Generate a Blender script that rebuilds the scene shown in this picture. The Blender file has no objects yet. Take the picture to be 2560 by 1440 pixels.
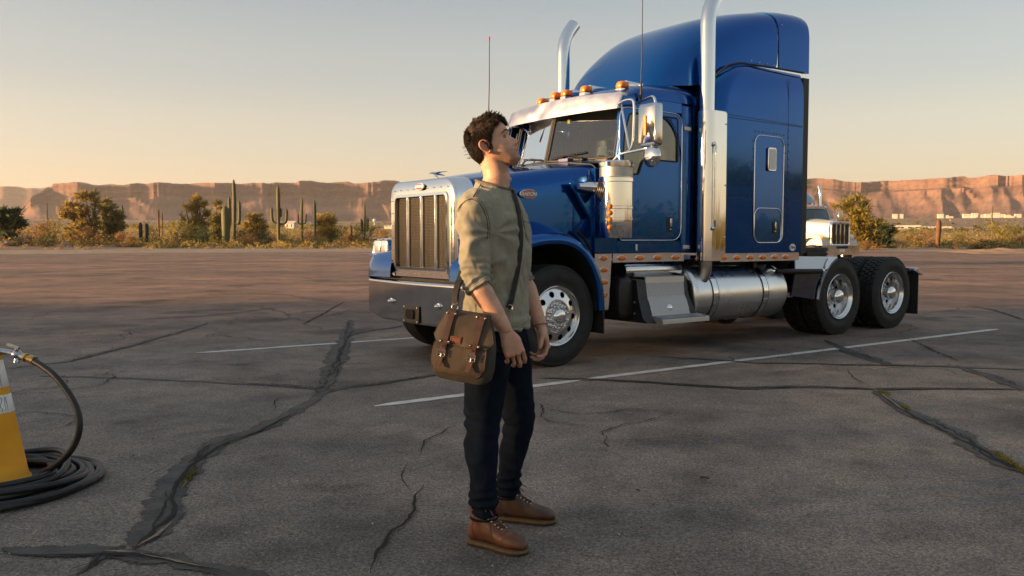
import bpy, bmesh, math, random
from mathutils import Vector, Matrix, noise, Quaternion
R = math.radians
random.seed(7)
scene = bpy.context.scene
col = scene.collection

# ------------------------------------------------------------------ camera, sky, sun, exposure
cam_d = bpy.data.cameras.new('camera'); cam = bpy.data.objects.new('camera', cam_d); col.objects.link(cam)
cam_d.sensor_width = 36.0; cam_d.lens = 29.46
cam_d.clip_start = 0.05; cam_d.clip_end = 30000
CAM_H = 1.27
cam.location = (0, 0, CAM_H); cam.rotation_euler = (R(90 - 3.278), 0, 0)
cam_d.dof.use_dof = True; cam_d.dof.focus_distance = 5.6; cam_d.dof.aperture_fstop = 6.3
scene.camera = cam

SUN_EL, SUN_AZ = 5.0, -103.0            # azimuth clockwise from +Y: the sun stands low to the left
world = bpy.data.worlds.new('World'); scene.world = world; world.use_nodes = True
wn = world.node_tree; wn.nodes.clear()
sky = wn.nodes.new('ShaderNodeTexSky'); sky.sky_type = 'NISHITA'; sky.sun_disc = False
sky.sun_elevation = R(SUN_EL); sky.sun_rotation = R(SUN_AZ)
sky.altitude = 400; sky.air_density = 1.0; sky.dust_density = 2.2; sky.ozone_density = 1.0
bg = wn.nodes.new('ShaderNodeBackground'); wo = wn.nodes.new('ShaderNodeOutputWorld')
# evening dust: the clear-sky model is blended with a haze gradient that depends on height above the horizon only
geo = wn.nodes.new('ShaderNodeNewGeometry'); sepw = wn.nodes.new('ShaderNodeSeparateXYZ')
wn.links.new(geo.outputs['Incoming'], sepw.inputs[0])
neg = wn.nodes.new('ShaderNodeMath'); neg.operation = 'MULTIPLY'; neg.inputs[1].default_value = -1.0; wn.links.new(sepw.outputs['Z'], neg.inputs[0])
dust = wn.nodes.new('ShaderNodeValToRGB'); dust.color_ramp.interpolation = 'EASE'
DUST = [(0.0, (.66, .525, .375)), (.062, (.69, .575, .435)), (.12, (.62, .57, .475)), (.19, (.465, .485, .465)), (.30, (.32, .385, .415)), (1.0, (.36, .43, .49))]
while len(dust.color_ramp.elements) < len(DUST): dust.color_ramp.elements.new(.5)
for e, (p, c) in zip(dust.color_ramp.elements, DUST): e.position = p; e.color = (*c, 1)
wn.links.new(neg.outputs[0], dust.inputs['Fac'])
sk = wn.nodes.new('ShaderNodeMix'); sk.data_type = 'RGBA'; sk.blend_type = 'MULTIPLY'; sk.inputs[0].default_value = 1.0
EXPO = 1.65
SKY_K = 0.15
wn.links.new(sky.outputs[0], sk.inputs[6]); sk.inputs[7].default_value = (1.0, .90, .90, 1)
dk = wn.nodes.new('ShaderNodeVectorMath'); dk.operation = 'SCALE'; dk.inputs['Scale'].default_value = 1/(SKY_K*2**EXPO); wn.links.new(dust.outputs[0], dk.inputs[0])
skm = wn.nodes.new('ShaderNodeMix'); skm.data_type = 'RGBA'; skm.inputs[0].default_value = 0.72
wn.links.new(sk.outputs[2], skm.inputs[6]); wn.links.new(dk.outputs[0], skm.inputs[7]); wn.links.new(skm.outputs[2], bg.inputs['Color'])
wn.links.new(bg.outputs[0], wo.inputs[0])
bg.inputs['Strength'].default_value = SKY_K
sun_d = bpy.data.lights.new('sun', 'SUN'); sun = bpy.data.objects.new('sun', sun_d); col.objects.link(sun)
sun_d.energy = 5.0; sun_d.angle = R(4.0); sun_d.color = (1.0, 0.62, 0.31)
sv = Vector((math.sin(R(SUN_AZ)) * math.cos(R(SUN_EL)), math.cos(R(SUN_AZ)) * math.cos(R(SUN_EL)), math.sin(R(SUN_EL))))
sun.rotation_euler = sv.to_track_quat('Z', 'Y').to_euler(); sun.location = sv * 50
scene.view_settings.view_transform = 'Standard'; scene.view_settings.look = 'None'
scene.view_settings.exposure = EXPO; scene.view_settings.gamma = 1.0; scene.view_settings.use_curve_mapping = False
scene.render.engine = 'CYCLES'
scene.cycles.use_denoising = True
scene.cycles.max_bounces = 8; scene.cycles.glossy_bounces = 5; scene.cycles.transmission_bounces = 6
scene.cycles.transparent_max_bounces = 12
scene.cycles.caustics_reflective = False; scene.cycles.caustics_refractive = False
scene.cycles.sample_clamp_indirect = 6.0

# ------------------------------------------------------------------ helpers
FPX = 2095.0; PIT = math.atan(120 / FPX)
_cf = Vector((0, math.cos(PIT), -math.sin(PIT))); _cu = Vector((0, math.sin(PIT), math.cos(PIT))); _cr = Vector((1, 0, 0))
def ray(x, y): return _cf + _cr * ((x - 1280) / FPX) - _cu * ((y - 720) / FPX)
def gp(x, y, z=0.0):
    """the point of the ground (height z) seen at a place of the photograph"""
    v = ray(x, y); t = (z - CAM_H) / v.z
    return Vector((v.x * t, v.y * t, z))
def dp(x, y, Y):
    """the point at depth Y seen at a place of the photograph"""
    v = ray(x, y); t = Y / v.y
    return Vector((v.x * t, Y, CAM_H + v.z * t))

def lerp(a, b, t): return a + (b - a) * t
def interp(tab, x):
    """piecewise-linear table lookup; values may be numbers or tuples"""
    if x <= tab[0][0]: return tab[0][1]
    for (a, va), (b, vb) in zip(tab, tab[1:]):
        if x <= b:
            t = (x - a) / (b - a) if b > a else 0
            if isinstance(va, (tuple, list)): return tuple(lerp(p, q, t) for p, q in zip(va, vb))
            return lerp(va, vb, t)
    return tab[-1][1]
def sinterp(tab, x):
    """smooth (Catmull-Rom) table lookup for numbers"""
    n = len(tab)
    if x <= tab[0][0]: return tab[0][1]
    if x >= tab[-1][0]: return tab[-1][1]
    for i in range(n - 1):
        if x <= tab[i + 1][0]:
            x0, y0 = tab[i]; x1, y1 = tab[i + 1]; h = x1 - x0; t = (x - x0) / h
            m0 = (y1 - tab[i - 1][1]) / (x1 - tab[i - 1][0]) if i > 0 else (y1 - y0) / h
            m1 = (tab[i + 2][1] - y0) / (tab[i + 2][0] - x0) if i < n - 2 else (y1 - y0) / h
            return (2*t**3 - 3*t**2 + 1) * y0 + (t**3 - 2*t**2 + t) * h * m0 + (-2*t**3 + 3*t**2) * y1 + (t**3 - t**2) * h * m1

def frame_of(d, up=None):
    d = d.normalized()
    up = up or Vector((0, 0, 1))
    if abs(d.dot(up)) > 0.95: up = Vector((1, 0, 0)) if abs(d.x) < 0.9 else Vector((0, 1, 0))
    a = d.cross(up).normalized(); b = a.cross(d).normalized()
    return a, b
def spline(pts, n=8, closed=False):
    """Catmull-Rom through points"""
    P = [Vector(p) for p in pts]; out = []; m = len(P)
    rng = range(m) if closed else range(m - 1)
    for i in rng:
        p1, p2 = P[i], P[(i + 1) % m]
        p0 = P[i - 1] if (closed or i > 0) else p1 * 2 - p2
        p3 = P[(i + 2) % m] if (closed or i < m - 2) else p2 * 2 - p1
        for k in range(n):
            t = k / n
            out.append(0.5 * ((2*p1) + (p2 - p0) * t + (2*p0 - 5*p1 + 4*p2 - p3) * t*t + (3*p1 - p0 - 3*p2 + p3) * t**3))
    if not closed: out.append(P[-1])
    return out

class MB:
    """collects geometry, then links it as ONE mesh object"""
    def __init__(s): s.v = []; s.f = []; s.m = []; s.mi = 0
    def add(s, vs, fs):
        o = len(s.v); s.v += [tuple(p) for p in vs]; s.f += [tuple(i + o for i in f) for f in fs]; s.m += [s.mi] * len(fs)
        return s
    def box(s, x0, x1, y0, y1, z0, z1):
        return s.add([(x, y, z) for z in (z0, z1) for y in (y0, y1) for x in (x0, x1)],
                     [(0, 2, 3, 1), (4, 5, 7, 6), (0, 1, 5, 4), (2, 6, 7, 3), (0, 4, 6, 2), (1, 3, 7, 5)])
    def obox(s, c, ax, ay, az, hx, hy, hz):
        c = Vector(c); vs = [c + ax*(i*hx) + ay*(j*hy) + az*(k*hz) for k in (-1, 1) for j in (-1, 1) for i in (-1, 1)]
        return s.add(vs, [(0, 2, 3, 1), (4, 5, 7, 6), (0, 1, 5, 4), (2, 6, 7, 3), (0, 4, 6, 2), (1, 3, 7, 5)])
    def rings(s, rings, cap0=True, cap1=True, closed=True):
        n = len(rings[0]); vs = [p for r in rings for p in r]; fs = []
        for i in range(len(rings) - 1):
            for j in range(n if closed else n - 1):
                a = i*n + j; b = i*n + (j + 1) % n
                fs.append((a, b, b + n, a + n))
        if cap0: fs.append(tuple(range(n - 1, -1, -1)))
        if cap1: fs.append(tuple((len(rings) - 1)*n + j for j in range(n)))
        return s.add(vs, fs)
    def tube(s, path, r, n=8, caps=True, closed=False, flat=1.0, up=None):
        P = [Vector(p) for p in path]; m = len(P); rings = []
        a = None
        for i, p in enumerate(P):
            if closed: d = P[(i + 1) % m] - P[i - 1]
            else: d = P[min(i + 1, m - 1)] - P[max(i - 1, 0)]
            if d.length < 1e-9: d = Vector((0, 0, 1))
            d.normalize()
            if a is None: a, b = frame_of(d, up)
            else:
                a = (a - d * a.dot(d))
                a = a.normalized() if a.length > 1e-6 else frame_of(d, up)[0]
                b = d.cross(a) * -1; b = a.cross(d)
            rr = r[i] if isinstance(r, (list, tuple)) else r
            rings.append([p + a * (math.cos(2*math.pi*k/n) * rr) + b * (math.sin(2*math.pi*k/n) * rr * flat) for k in range(n)])
        if closed: rings.append(rings[0])
        return s.rings(rings, caps and not closed, caps and not closed)
    def cyl(s, p0, p1, r, n=16, r1=None, caps=True):
        p0 = Vector(p0); p1 = Vector(p1); a, b = frame_of(p1 - p0); r1 = r if r1 is None else r1
        return s.rings([[p + a*(math.cos(2*math.pi*k/n)*q) + b*(math.sin(2*math.pi*k/n)*q) for k in range(n)] for p, q in ((p0, r), (p1, r1))], caps, caps)
    def lathe(s, prof, c, ax, n=32, cap0=False, cap1=False):
        """prof: (radius, height along ax)"""
        c = Vector(c); ax = Vector(ax).normalized(); a, b = frame_of(ax)
        return s.rings([[c + ax*h + a*(math.cos(2*math.pi*k/n)*r) + b*(math.sin(2*math.pi*k/n)*r) for k in range(n)] for r, h in prof], cap0, cap1)
    def ball(s, c, r, n=12, m=8, ax=None, sz=(1, 1, 1)):
        c = Vector(c); vs = []; fs = []
        rings = []
        for i in range(1, m):
            t = math.pi*i/m
            rings.append([c + Vector((math.sin(t)*math.cos(2*math.pi*k/n)*r*sz[0], math.sin(t)*math.sin(2*math.pi*k/n)*r*sz[1], math.cos(t)*r*sz[2])) for k in range(n)])
        o = len(s.v)
        s.rings(rings, False, False)
        N = (m - 1)*n
        s.v += [tuple(c + Vector((0, 0, r*sz[2]))), tuple(c - Vector((0, 0, r*sz[2])))]
        for k in range(n):
            s.f.append((o + N, o + k, o + (k + 1) % n)); s.m.append(s.mi)
            s.f.append((o + N + 1, o + (m - 2)*n + (k + 1) % n, o + (m - 2)*n + k)); s.m.append(s.mi)
        return s
    def prism(s, poly, off):
        """closed polygon (3-D points) pushed along a vector"""
        P = [Vector(p) for p in poly]; off = Vector(off)
        return s.rings([P, [p + off for p in P]])
    def grid(s, rows, closed=False):
        n = len(rows[0]); vs = [p for r in rows for p in r]; fs = []
        for i in range(len(rows) - 1):
            for j in range(n if closed else n - 1):
                fs.append((i*n + j, i*n + (j + 1) % n, (i + 1)*n + (j + 1) % n, (i + 1)*n + j))
        return s.add(vs, fs)
    def mesh(s, name, mats, smooth=40, recalc=True):
        me = bpy.data.meshes.new(name); me.from_pydata(s.v, [], s.f)
        if not isinstance(mats, (list, tuple)): mats = [mats]
        for m in mats: me.materials.append(m)
        if len(mats) > 1: me.polygons.foreach_set('material_index', s.m)
        if recalc:
            bm = bmesh.new(); bm.from_mesh(me); bmesh.ops.recalc_face_normals(bm, faces=bm.faces); bm.to_mesh(me); bm.free()
        if smooth:
            me.polygons.foreach_set('use_smooth', [True]*len(me.polygons))
            if smooth < 180: me.set_sharp_from_angle(angle=R(smooth))
        me.update()
        return me
    def build(s, name, mats, parent=None, smooth=40, recalc=True, bevel=0, segs=2, sub=0, solid=0):
        o = bpy.data.objects.new(name, s.mesh(name, mats, smooth, recalc)); col.objects.link(o)
        if parent: o.parent = parent
        if solid:
            m = o.modifiers.new('solid', 'SOLIDIFY'); m.thickness = solid; m.offset = 0
            m = o.modifiers.new('split', 'EDGE_SPLIT'); m.split_angle = R(50); m.use_edge_sharp = False
        if bevel:
            m = o.modifiers.new('bevel', 'BEVEL'); m.width = bevel; m.segments = segs; m.limit_method = 'ANGLE'; m.angle_limit = R(35)
        if sub:
            m = o.modifiers.new('sub', 'SUBSURF'); m.levels = sub; m.render_levels = sub
        return o

def tag(o, label=None, cat=None, group=None, kind=None):
    for k, v in (('label', label), ('category', cat), ('group', group), ('kind', kind)):
        if v: o[k] = v
    return o
def thing(name, label, cat, loc=(0, 0, 0), rz=0, group=None):
    o = bpy.data.objects.new(name, None); col.objects.link(o); o.empty_display_size = 0.2
    o.location = loc; o.rotation_euler = (0, 0, rz)
    return tag(o, label, cat, group)
def copy_tree(o, parent=None):
    c = o.copy(); col.objects.link(c)
    if parent: c.parent = parent
    for ch in list(o.children): copy_tree(ch, c)
    return c
def bake(o):
    """applies an object's modifiers into its mesh"""
    dg = bpy.context.evaluated_depsgraph_get(); me = bpy.data.meshes.new_from_object(o.evaluated_get(dg))
    old = o.data; o.modifiers.clear(); me.name = old.name; o.data = me
    return o

# ------------------------------------------------------------------ materials
def mat(name, color=(0.5, 0.5, 0.5), rough=0.5, metal=0.0, coat=0.0, coat_rough=0.03, spec=0.5, var=0.0, vscale=8.0, bump=0.0, bscale=40.0, bdist=0.01,
        rvar=0.0, trans=0.0, ior=1.45, alpha=1.0, detail=4.0, color2=None, sheen=0.0, coords='Object', sss=0.0, emit=None):
    m = bpy.data.materials.new(name); m.use_nodes = True; nt = m.node_tree; b = nt.nodes['Principled BSDF']
    b.inputs['Base Color'].default_value = (*color, 1); b.inputs['Roughness'].default_value = rough; b.inputs['Metallic'].default_value = metal
    b.inputs['Coat Weight'].default_value = coat; b.inputs['Coat Roughness'].default_value = coat_rough
    b.inputs['Specular IOR Level'].default_value = spec; b.inputs['Transmission Weight'].default_value = trans; b.inputs['IOR'].default_value = ior
    b.inputs['Alpha'].default_value = alpha
    if sheen: b.inputs['Sheen Weight'].default_value = sheen
    if sss:
        b.inputs['Subsurface Weight'].default_value = sss; b.inputs['Subsurface Radius'].default_value = (0.012, 0.005, 0.003); b.inputs['Subsurface Scale'].default_value = 1.0
    tc = nt.nodes.new('ShaderNodeTexCoord')
    if var or color2 or rvar:
        nz = nt.nodes.new('ShaderNodeTexNoise'); nz.inputs['Scale'].default_value = vscale; nz.inputs['Detail'].default_value = detail
        nt.links.new(tc.outputs[coords], nz.inputs['Vector'])
        if var or color2:
            cr = nt.nodes.new('ShaderNodeValToRGB')
            c2 = color2 or tuple(min(1, c*(1 + var)) for c in color)
            c1 = color if color2 else tuple(c*(1 - var) for c in color)
            cr.color_ramp.elements[0].position = 0.32; cr.color_ramp.elements[1].position = 0.68
            cr.color_ramp.elements[0].color = (*c1, 1); cr.color_ramp.elements[1].color = (*c2, 1)
            nt.links.new(nz.outputs['Fac'], cr.inputs['Fac']); nt.links.new(cr.outputs['Color'], b.inputs['Base Color'])
        if rvar:
            mr = nt.nodes.new('ShaderNodeMapRange'); mr.inputs['From Min'].default_value = 0.3; mr.inputs['From Max'].default_value = 0.7
            mr.inputs['To Min'].default_value = max(0, rough - rvar); mr.inputs['To Max'].default_value = min(1, rough + rvar)
            nt.links.new(nz.outputs['Fac'], mr.inputs['Value']); nt.links.new(mr.outputs['Result'], b.inputs['Roughness'])
    if bump:
        n2 = nt.nodes.new('ShaderNodeTexNoise'); n2.inputs['Scale'].default_value = bscale; n2.inputs['Detail'].default_value = 4
        nt.links.new(tc.outputs[coords], n2.inputs['Vector'])
        bp = nt.nodes.new('ShaderNodeBump'); bp.inputs['Strength'].default_value = bump; bp.inputs['Distance'].default_value = bdist
        nt.links.new(n2.outputs['Fac'], bp.inputs['Height']); nt.links.new(bp.outputs['Normal'], b.inputs['Normal'])
    return m
# ------------------------------------------------------------------ the setting: lot, desert floor, mesas
def asphalt_mat():
    m = bpy.data.materials.new('asphalt'); m.use_nodes = True; nt = m.node_tree; b = nt.nodes['Principled BSDF']
    N = nt.nodes.new; Lk = nt.links.new
    tc = N('ShaderNodeTexCoord'); P = tc.outputs['Object']
    def nz(scale, det=3, rough=0.55):
        n = N('ShaderNodeTexNoise'); n.inputs['Scale'].default_value = scale; n.inputs['Detail'].default_value = det; n.inputs['Roughness'].default_value = rough
        Lk(P, n.inputs['Vector']); return n.outputs['Fac']
    def ramp(f, a, b_, ca, cb):
        r = N('ShaderNodeValToRGB'); r.color_ramp.elements[0].position = a; r.color_ramp.elements[1].position = b_
        r.color_ramp.elements[0].color = (*ca, 1); r.color_ramp.elements[1].color = (*cb, 1); Lk(f, r.inputs['Fac']); return r.outputs['Color']
    def mix(t, f, a, b_):
        x = N('ShaderNodeMix'); x.data_type = 'RGBA'; x.blend_type = t
        if isinstance(f, float): x.inputs[0].default_value = f
        else: Lk(f, x.inputs[0])
        Lk(a, x.inputs[6])
        if isinstance(b_, tuple): x.inputs[7].default_value = (*b_, 1)
        else: Lk(b_, x.inputs[7])
        return x.outputs[2]
    base = ramp(nz(0.16, 4), 0.36, 0.64, (0.185, 0.174, 0.164), (0.275, 0.246, 0.222))      # broad patches
    # far part of the lot is redder: warm sunlight on it put into the colour
    sep = N('ShaderNodeSeparateXYZ'); Lk(P, sep.inputs[0])
    ad = N('ShaderNodeMath'); ad.operation = 'MULTIPLY_ADD'; Lk(nz(0.11, 3), ad.inputs[0]); ad.inputs[1].default_value = 16.0; Lk(sep.outputs['Y'], ad.inputs[2])
    mr = N('ShaderNodeMapRange'); mr.inputs['From Min'].default_value = 17; mr.inputs['From Max'].default_value = 24; Lk(ad.outputs[0], mr.inputs['Value'])
    base = mix('MIX', mr.outputs['Result'], base, ramp(nz(0.25, 5), 0.4, 0.6, (0.225, 0.152, 0.118), (0.335, 0.212, 0.160)))
    # wandering dark and red bands across the far lot
    mp = N('ShaderNodeMapping'); mp.inputs['Scale'].default_value = (.05, .17, 1); mp.inputs['Rotation'].default_value = (0, 0, R(-6)); Lk(P, mp.inputs['Vector'])
    nb = N('ShaderNodeTexNoise'); nb.inputs['Scale'].default_value = 1.0; nb.inputs['Detail'].default_value = 4; Lk(mp.outputs[0], nb.inputs['Vector'])
    base = mix('MULTIPLY', 0.55, base, ramp(nb.outputs['Fac'], 0.40, 0.60, (0.55, 0.57, 0.60), (1.12, 1.02, 0.97)))
    base = mix('MULTIPLY', 0.85, base, ramp(nz(0.9, 6), 0.36, 0.62, (0.66, 0.67, 0.70), (1.10, 1.07, 1.04)))
    base = mix('MULTIPLY', 0.8, base, ramp(nz(3.2, 5, .65), 0.34, 0.55, (0.70, 0.70, 0.71), (1.04, 1.03, 1.02)))
    # oil drips
    base = mix('MULTIPLY', 0.85, base, ramp(nz(0.62, 3, 0.5), 0.31, 0.44, (0.40, 0.40, 0.41), (1, 1, 1)))
    base = mix('MULTIPLY', 0.7, base, ramp(nz(1.7, 2, 0.4), 0.24, 0.34, (0.35, 0.35, 0.36), (1, 1, 1)))
    # aggregate: pale and dark chips
    vo = N('ShaderNodeTexVoronoi'); vo.inputs['Scale'].default_value = 135; Lk(P, vo.inputs['Vector'])
    sp = N('ShaderNodeSeparateColor'); Lk(vo.outputs['Color'], sp.inputs[0])
    chip = ramp(sp.outputs[0], 0.0, 1.0, (0.40, 0.40, 0.41), (1.62, 1.57, 1.48))
    base = mix('MULTIPLY', 0.85, base, chip)
    base = mix('MULTIPLY', 0.8, base, ramp(nz(60, 4, 0.7), 0.33, 0.67, (0.52, 0.52, 0.53), (1.45, 1.43, 1.38)))
    v2 = N('ShaderNodeTexVoronoi'); v2.inputs['Scale'].default_value = 26; Lk(P, v2.inputs['Vector'])
    s2 = N('ShaderNodeSeparateColor'); Lk(v2.outputs['Color'], s2.inputs[0])
    g1 = N('ShaderNodeMath'); g1.operation = 'GREATER_THAN'; g1.inputs[1].default_value = 0.9; Lk(s2.outputs[1], g1.inputs[0])
    g2 = N('ShaderNodeMath'); g2.operation = 'LESS_THAN'; g2.inputs[1].default_value = 0.17; Lk(v2.outputs['Distance'], g2.inputs[0])
    g3 = N('ShaderNodeMath'); g3.operation = 'MULTIPLY'; Lk(g1.outputs[0], g3.inputs[0]); Lk(g2.outputs[0], g3.inputs[1])
    base = mix('MIX', g3.outputs[0], base, (0.26, 0.23, 0.20))
    Lk(base, b.inputs['Base Color'])
    b.inputs['Roughness'].default_value = 0.82; b.inputs['Specular IOR Level'].default_value = 0.35
    ad2 = N('ShaderNodeMath'); ad2.operation = 'ADD'; Lk(vo.outputs['Distance'], ad2.inputs[0]); Lk(nz(60, 3), ad2.inputs[1])
    bp = N('ShaderNodeBump'); bp.inputs['Strength'].default_value = 0.55; bp.inputs['Distance'].default_value = 0.006
    Lk(ad2.outputs[0], bp.inputs['Height']); Lk(bp.outputs[0], b.inputs['Normal'])
    return m
M_asph = asphalt_mat()
M_dirt = mat('desert_dirt', (0.20, 0.125, 0.075), 0.95, var=0.0, color2=(0.33, 0.215, 0.135), vscale=0.35, detail=8, bump=0.5, bscale=3, bdist=0.1)
M_gravel = mat('verge_gravel', (0.25, 0.195, 0.145), 0.95, color2=(0.36, 0.28, 0.20), vscale=0.6, detail=8, bump=0.5, bscale=8, bdist=0.04)
M_paint = mat('road_paint', (0.52, 0.50, 0.46), 0.75, color2=(0.70, 0.68, 0.64), vscale=9, detail=8, bump=0.4, bscale=120, bdist=0.004)
def tar_mat():
    """old joint sealer: its rim is worn through to the aggregate (edge attribute + noise), its middle is dull black"""
    m = mat('tar_sealer', (0.024, 0.024, 0.026), 0.7, color2=(0.075, 0.070, 0.066), vscale=7, detail=10, bump=0.9, bscale=55, bdist=0.010)
    nt = m.node_tree; b = nt.nodes['Principled BSDF']; out = nt.nodes['Material Output']; N = nt.nodes.new
    at = N('ShaderNodeVertexColor'); at.layer_name = 'tone'; tc = N('ShaderNodeTexCoord'); nz = N('ShaderNodeTexNoise'); nz.inputs['Scale'].default_value = 34; nz.inputs['Detail'].default_value = 8; nz.inputs['Roughness'].default_value = .7; nt.links.new(tc.outputs['Object'], nz.inputs['Vector'])
    ad = N('ShaderNodeMath'); ad.operation = 'ADD'; nt.links.new(at.outputs['Color'], ad.inputs[0]); nt.links.new(nz.outputs['Fac'], ad.inputs[1])
    mr = N('ShaderNodeMapRange'); mr.inputs['From Min'].default_value = .66; mr.inputs['From Max'].default_value = .84; nt.links.new(ad.outputs[0], mr.inputs['Value'])
    tr = N('ShaderNodeBsdfTransparent'); ms = N('ShaderNodeMixShader'); nt.links.new(mr.outputs[0], ms.inputs[0]); nt.links.new(tr.outputs[0], ms.inputs[1]); nt.links.new(b.outputs[0], ms.inputs[2]); nt.links.new(ms.outputs[0], out.inputs[0]); return m
M_tar = tar_mat()
M_crack = mat('crack_dark', (0.012, 0.011, 0.011), 0.95)  # near-black colour of the flat crack strips
M_grit = mat('crack_grit', (0.24, 0.19, 0.14), 0.95, var=0.35, vscale=50, bump=0.6, bscale=90)

def terrain_z(x, y):
    """desert floor: level near the lot, then a long bajada up to the mesas"""
    d = math.hypot(x, y)
    z = 0.0
    if y > 108:
        t = max(0.0, d - 112)
        z += 0.020*t if t < 250 else 5.0 + (t - 250)*0.023
        z += 0.5*noise.noise(Vector((x*0.03, y*0.03, 3.0))) * min(1, t/30) + 3.0*noise.noise(Vector((x*0.004, y*0.004, 9.0))) * min(1, t/500)
        k = max(0, min(1, (x - 350)/350)); q = max(0, min(1, (d - 700)/700)); z += 4*k*k*(3 - 2*k)*q
    return z
def build_ground():
    mb = MB(); rows = []
    ys = [-2500, -900, -300, -120, -60, -30, -10, 0, 20, 50, 70, 80, 85] + [90 + i*4 for i in range(45)] + [275 + 18*i for i in range(14)] + [530 + 60*i for i in range(15)] + [1450 + 160*i for i in range(12)] + [3400, 4200, 6000, 9000]
    for y in ys:
        w = 120 + abs(y)*1.2 + 400
        rows.append([Vector((x*w/40, y, -0.012 + (terrain_z(x*w/40, y) if y < 4000 else 115))) for x in range(-40, 41)])
    mb.grid(rows)
    return tag(mb.build('desert_ground', M_dirt, recalc=False, smooth=180), kind='structure')
ground = build_ground()

def sheet(name, pts, z, m, kind='structure'):
    mb = MB(); P = [Vector((p[0], p[1], z)) for p in pts]; mb.add(P, [tuple(range(len(P)))])
    return tag(mb.build(name, m, smooth=0), kind=kind)
# lot: asphalt from behind the camera to the desert verge; edge drawn a little ragged
def ragged(pts, amp, step, seed):
    rnd = random.Random(seed); out = []
    for a, b in zip(pts, pts[1:]):
        a = Vector((a[0], a[1], 0)); b = Vector((b[0], b[1], 0)); n = max(1, int((b - a).length/step))
        for i in range(n):
            p = a.lerp(b, i/n); out.append((p.x + rnd.uniform(-amp, amp), p.y + rnd.uniform(-amp, amp)))
    out.append((pts[-1][0], pts[-1][1])); return out
far_edge = [(-140, 58), (-62, 68), (-36, 84), (-14, 96), (20, 98), (60, 93), (120, 82), (190, 70)]
lot = sheet('parking_lot', [(-140, -120), (190, -120)] + ragged(far_edge, 0.6, 2.5, 3)[::-1], 0.0, M_asph)
verge_in = [(x, y - 1.5) for x, y in far_edge]
def build_verge():
    mb = MB(); rnd = random.Random(5); rows = [[], [], [], []]
    pts = ragged(far_edge, 0.5, 3.0, 11)
    for x, y in pts:
        h = 0.12 + 0.16*(noise.noise(Vector((x*0.08, y*0.08, 1))) + 0.6)
        rows[0].append(Vector((x, y - 3.0 + rnd.uniform(-.7, .7), 0.006))); rows[1].append(Vector((x, y + 2, 0.05)))
        rows[2].append(Vector((x, y + 7, h + 0.05))); rows[3].append(Vector((x, y + 14 + rnd.uniform(-1, 1), -0.02)))
    mb.grid(rows); return tag(mb.build('gravel_verge', M_gravel, smooth=180, recalc=False), kind='structure')
verge = build_verge()

# painted bay lines (the photograph's two lines), worn at their ends
def paint_line(p0, p1, w, seed):
    a = gp(*p0); b = gp(*p1); d = (b - a).normalized(); s = Vector((d.y, -d.x, 0)); n = int((b - a).length/0.06)
    rnd = random.Random(seed); L_, R_ = [], []
    for i in range(n + 1):
        p = a.lerp(b, i/n); e = min(i, n - i)
        k = min(1, 0.25 + e*0.28)
        L_.append(p - s*(w/2*k + rnd.uniform(-.004, .004)) + Vector((0, 0, .004))); R_.append(p + s*(w/2*k + rnd.uniform(-.004, .004)) + Vector((0, 0, .004)))
    mb = MB(); mb.grid([L_, R_]); return tag(mb.build('bay_line', M_paint, smooth=0), kind='structure')
paint_line((490, 883), (1180, 835), 0.10, 1)
paint_line((936, 1016), (1452, 951), 0.105, 2)
paint_line((1462, 949), (2494, 823), 0.105, 3)

# sealed joints and open cracks in the asphalt
def seam(name, pix, w, m, z, seed, jit=0.3, wander=0.02, step=0.06, taper=True):
    pts = [gp(*p) for p in pix]; path = []
    for a, b in zip(pts, pts[1:]):
        n = max(1, int((b - a).length/step)); path += [a.lerp(b, i/n) for i in range(n)]
    path.append(pts[-1]); rnd = random.Random(seed); n = len(path); L_, R_, C_ = [], [], []
    wl = [w]*len(pix) if not isinstance(w, (list, tuple)) else w
    # cumulative widths along the polyline
    acc = [0]
    for a, b in zip(pts, pts[1:]): acc.append(acc[-1] + (b - a).length)
    dist = 0
    for i, p in enumerate(path):
        if i: dist += (path[i] - path[i-1]).length
        ww = interp(list(zip(acc, wl)), dist)
        d = path[min(i + 1, n - 1)] - path[max(i - 1, 0)]
        if d.length < 1e-6: d = Vector((1, 0, 0))
        d.normalize(); s = Vector((d.y, -d.x, 0))
        q = p + s*(wander*(noise.noise(Vector((dist*2.3, seed*7.1, 0)))*1.5 + noise.noise(Vector((dist*9, seed*3.3, 5)))*0.8))
        k = 1.0
        if taper: k = min(1, 0.15 + min(i, n - 1 - i)*0.12)
        ed = lambda q_: noise.noise(Vector((dist*4, seed, q_)))*1.3 + noise.noise(Vector((dist*11, seed, q_ + 3)))*.8 + noise.noise(Vector((dist*27, seed, q_ + 5)))*.5
        j1 = 1 + jit*ed(1); j2 = 1 + jit*ed(8)
        L_.append(q - s*(ww/2*k*max(.15, j1)) + Vector((0, 0, z))); R_.append(q + s*(ww/2*k*max(.15, j2)) + Vector((0, 0, z))); C_.append(q + Vector((0, 0, z + .0006)))
    mb = MB(); mb.grid([L_, C_, R_]); o = tag(mb.build(name, m, smooth=180, recalc=False), kind='structure')
    if m is M_tar: a_ = o.data.color_attributes.new('tone', 'FLOAT_COLOR', 'POINT'); a_.data.foreach_set('color', ([0, 0, 0, 1]*n) + ([1, 1, 1, 1]*n) + ([0, 0, 0, 1]*n))
    return o
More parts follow.
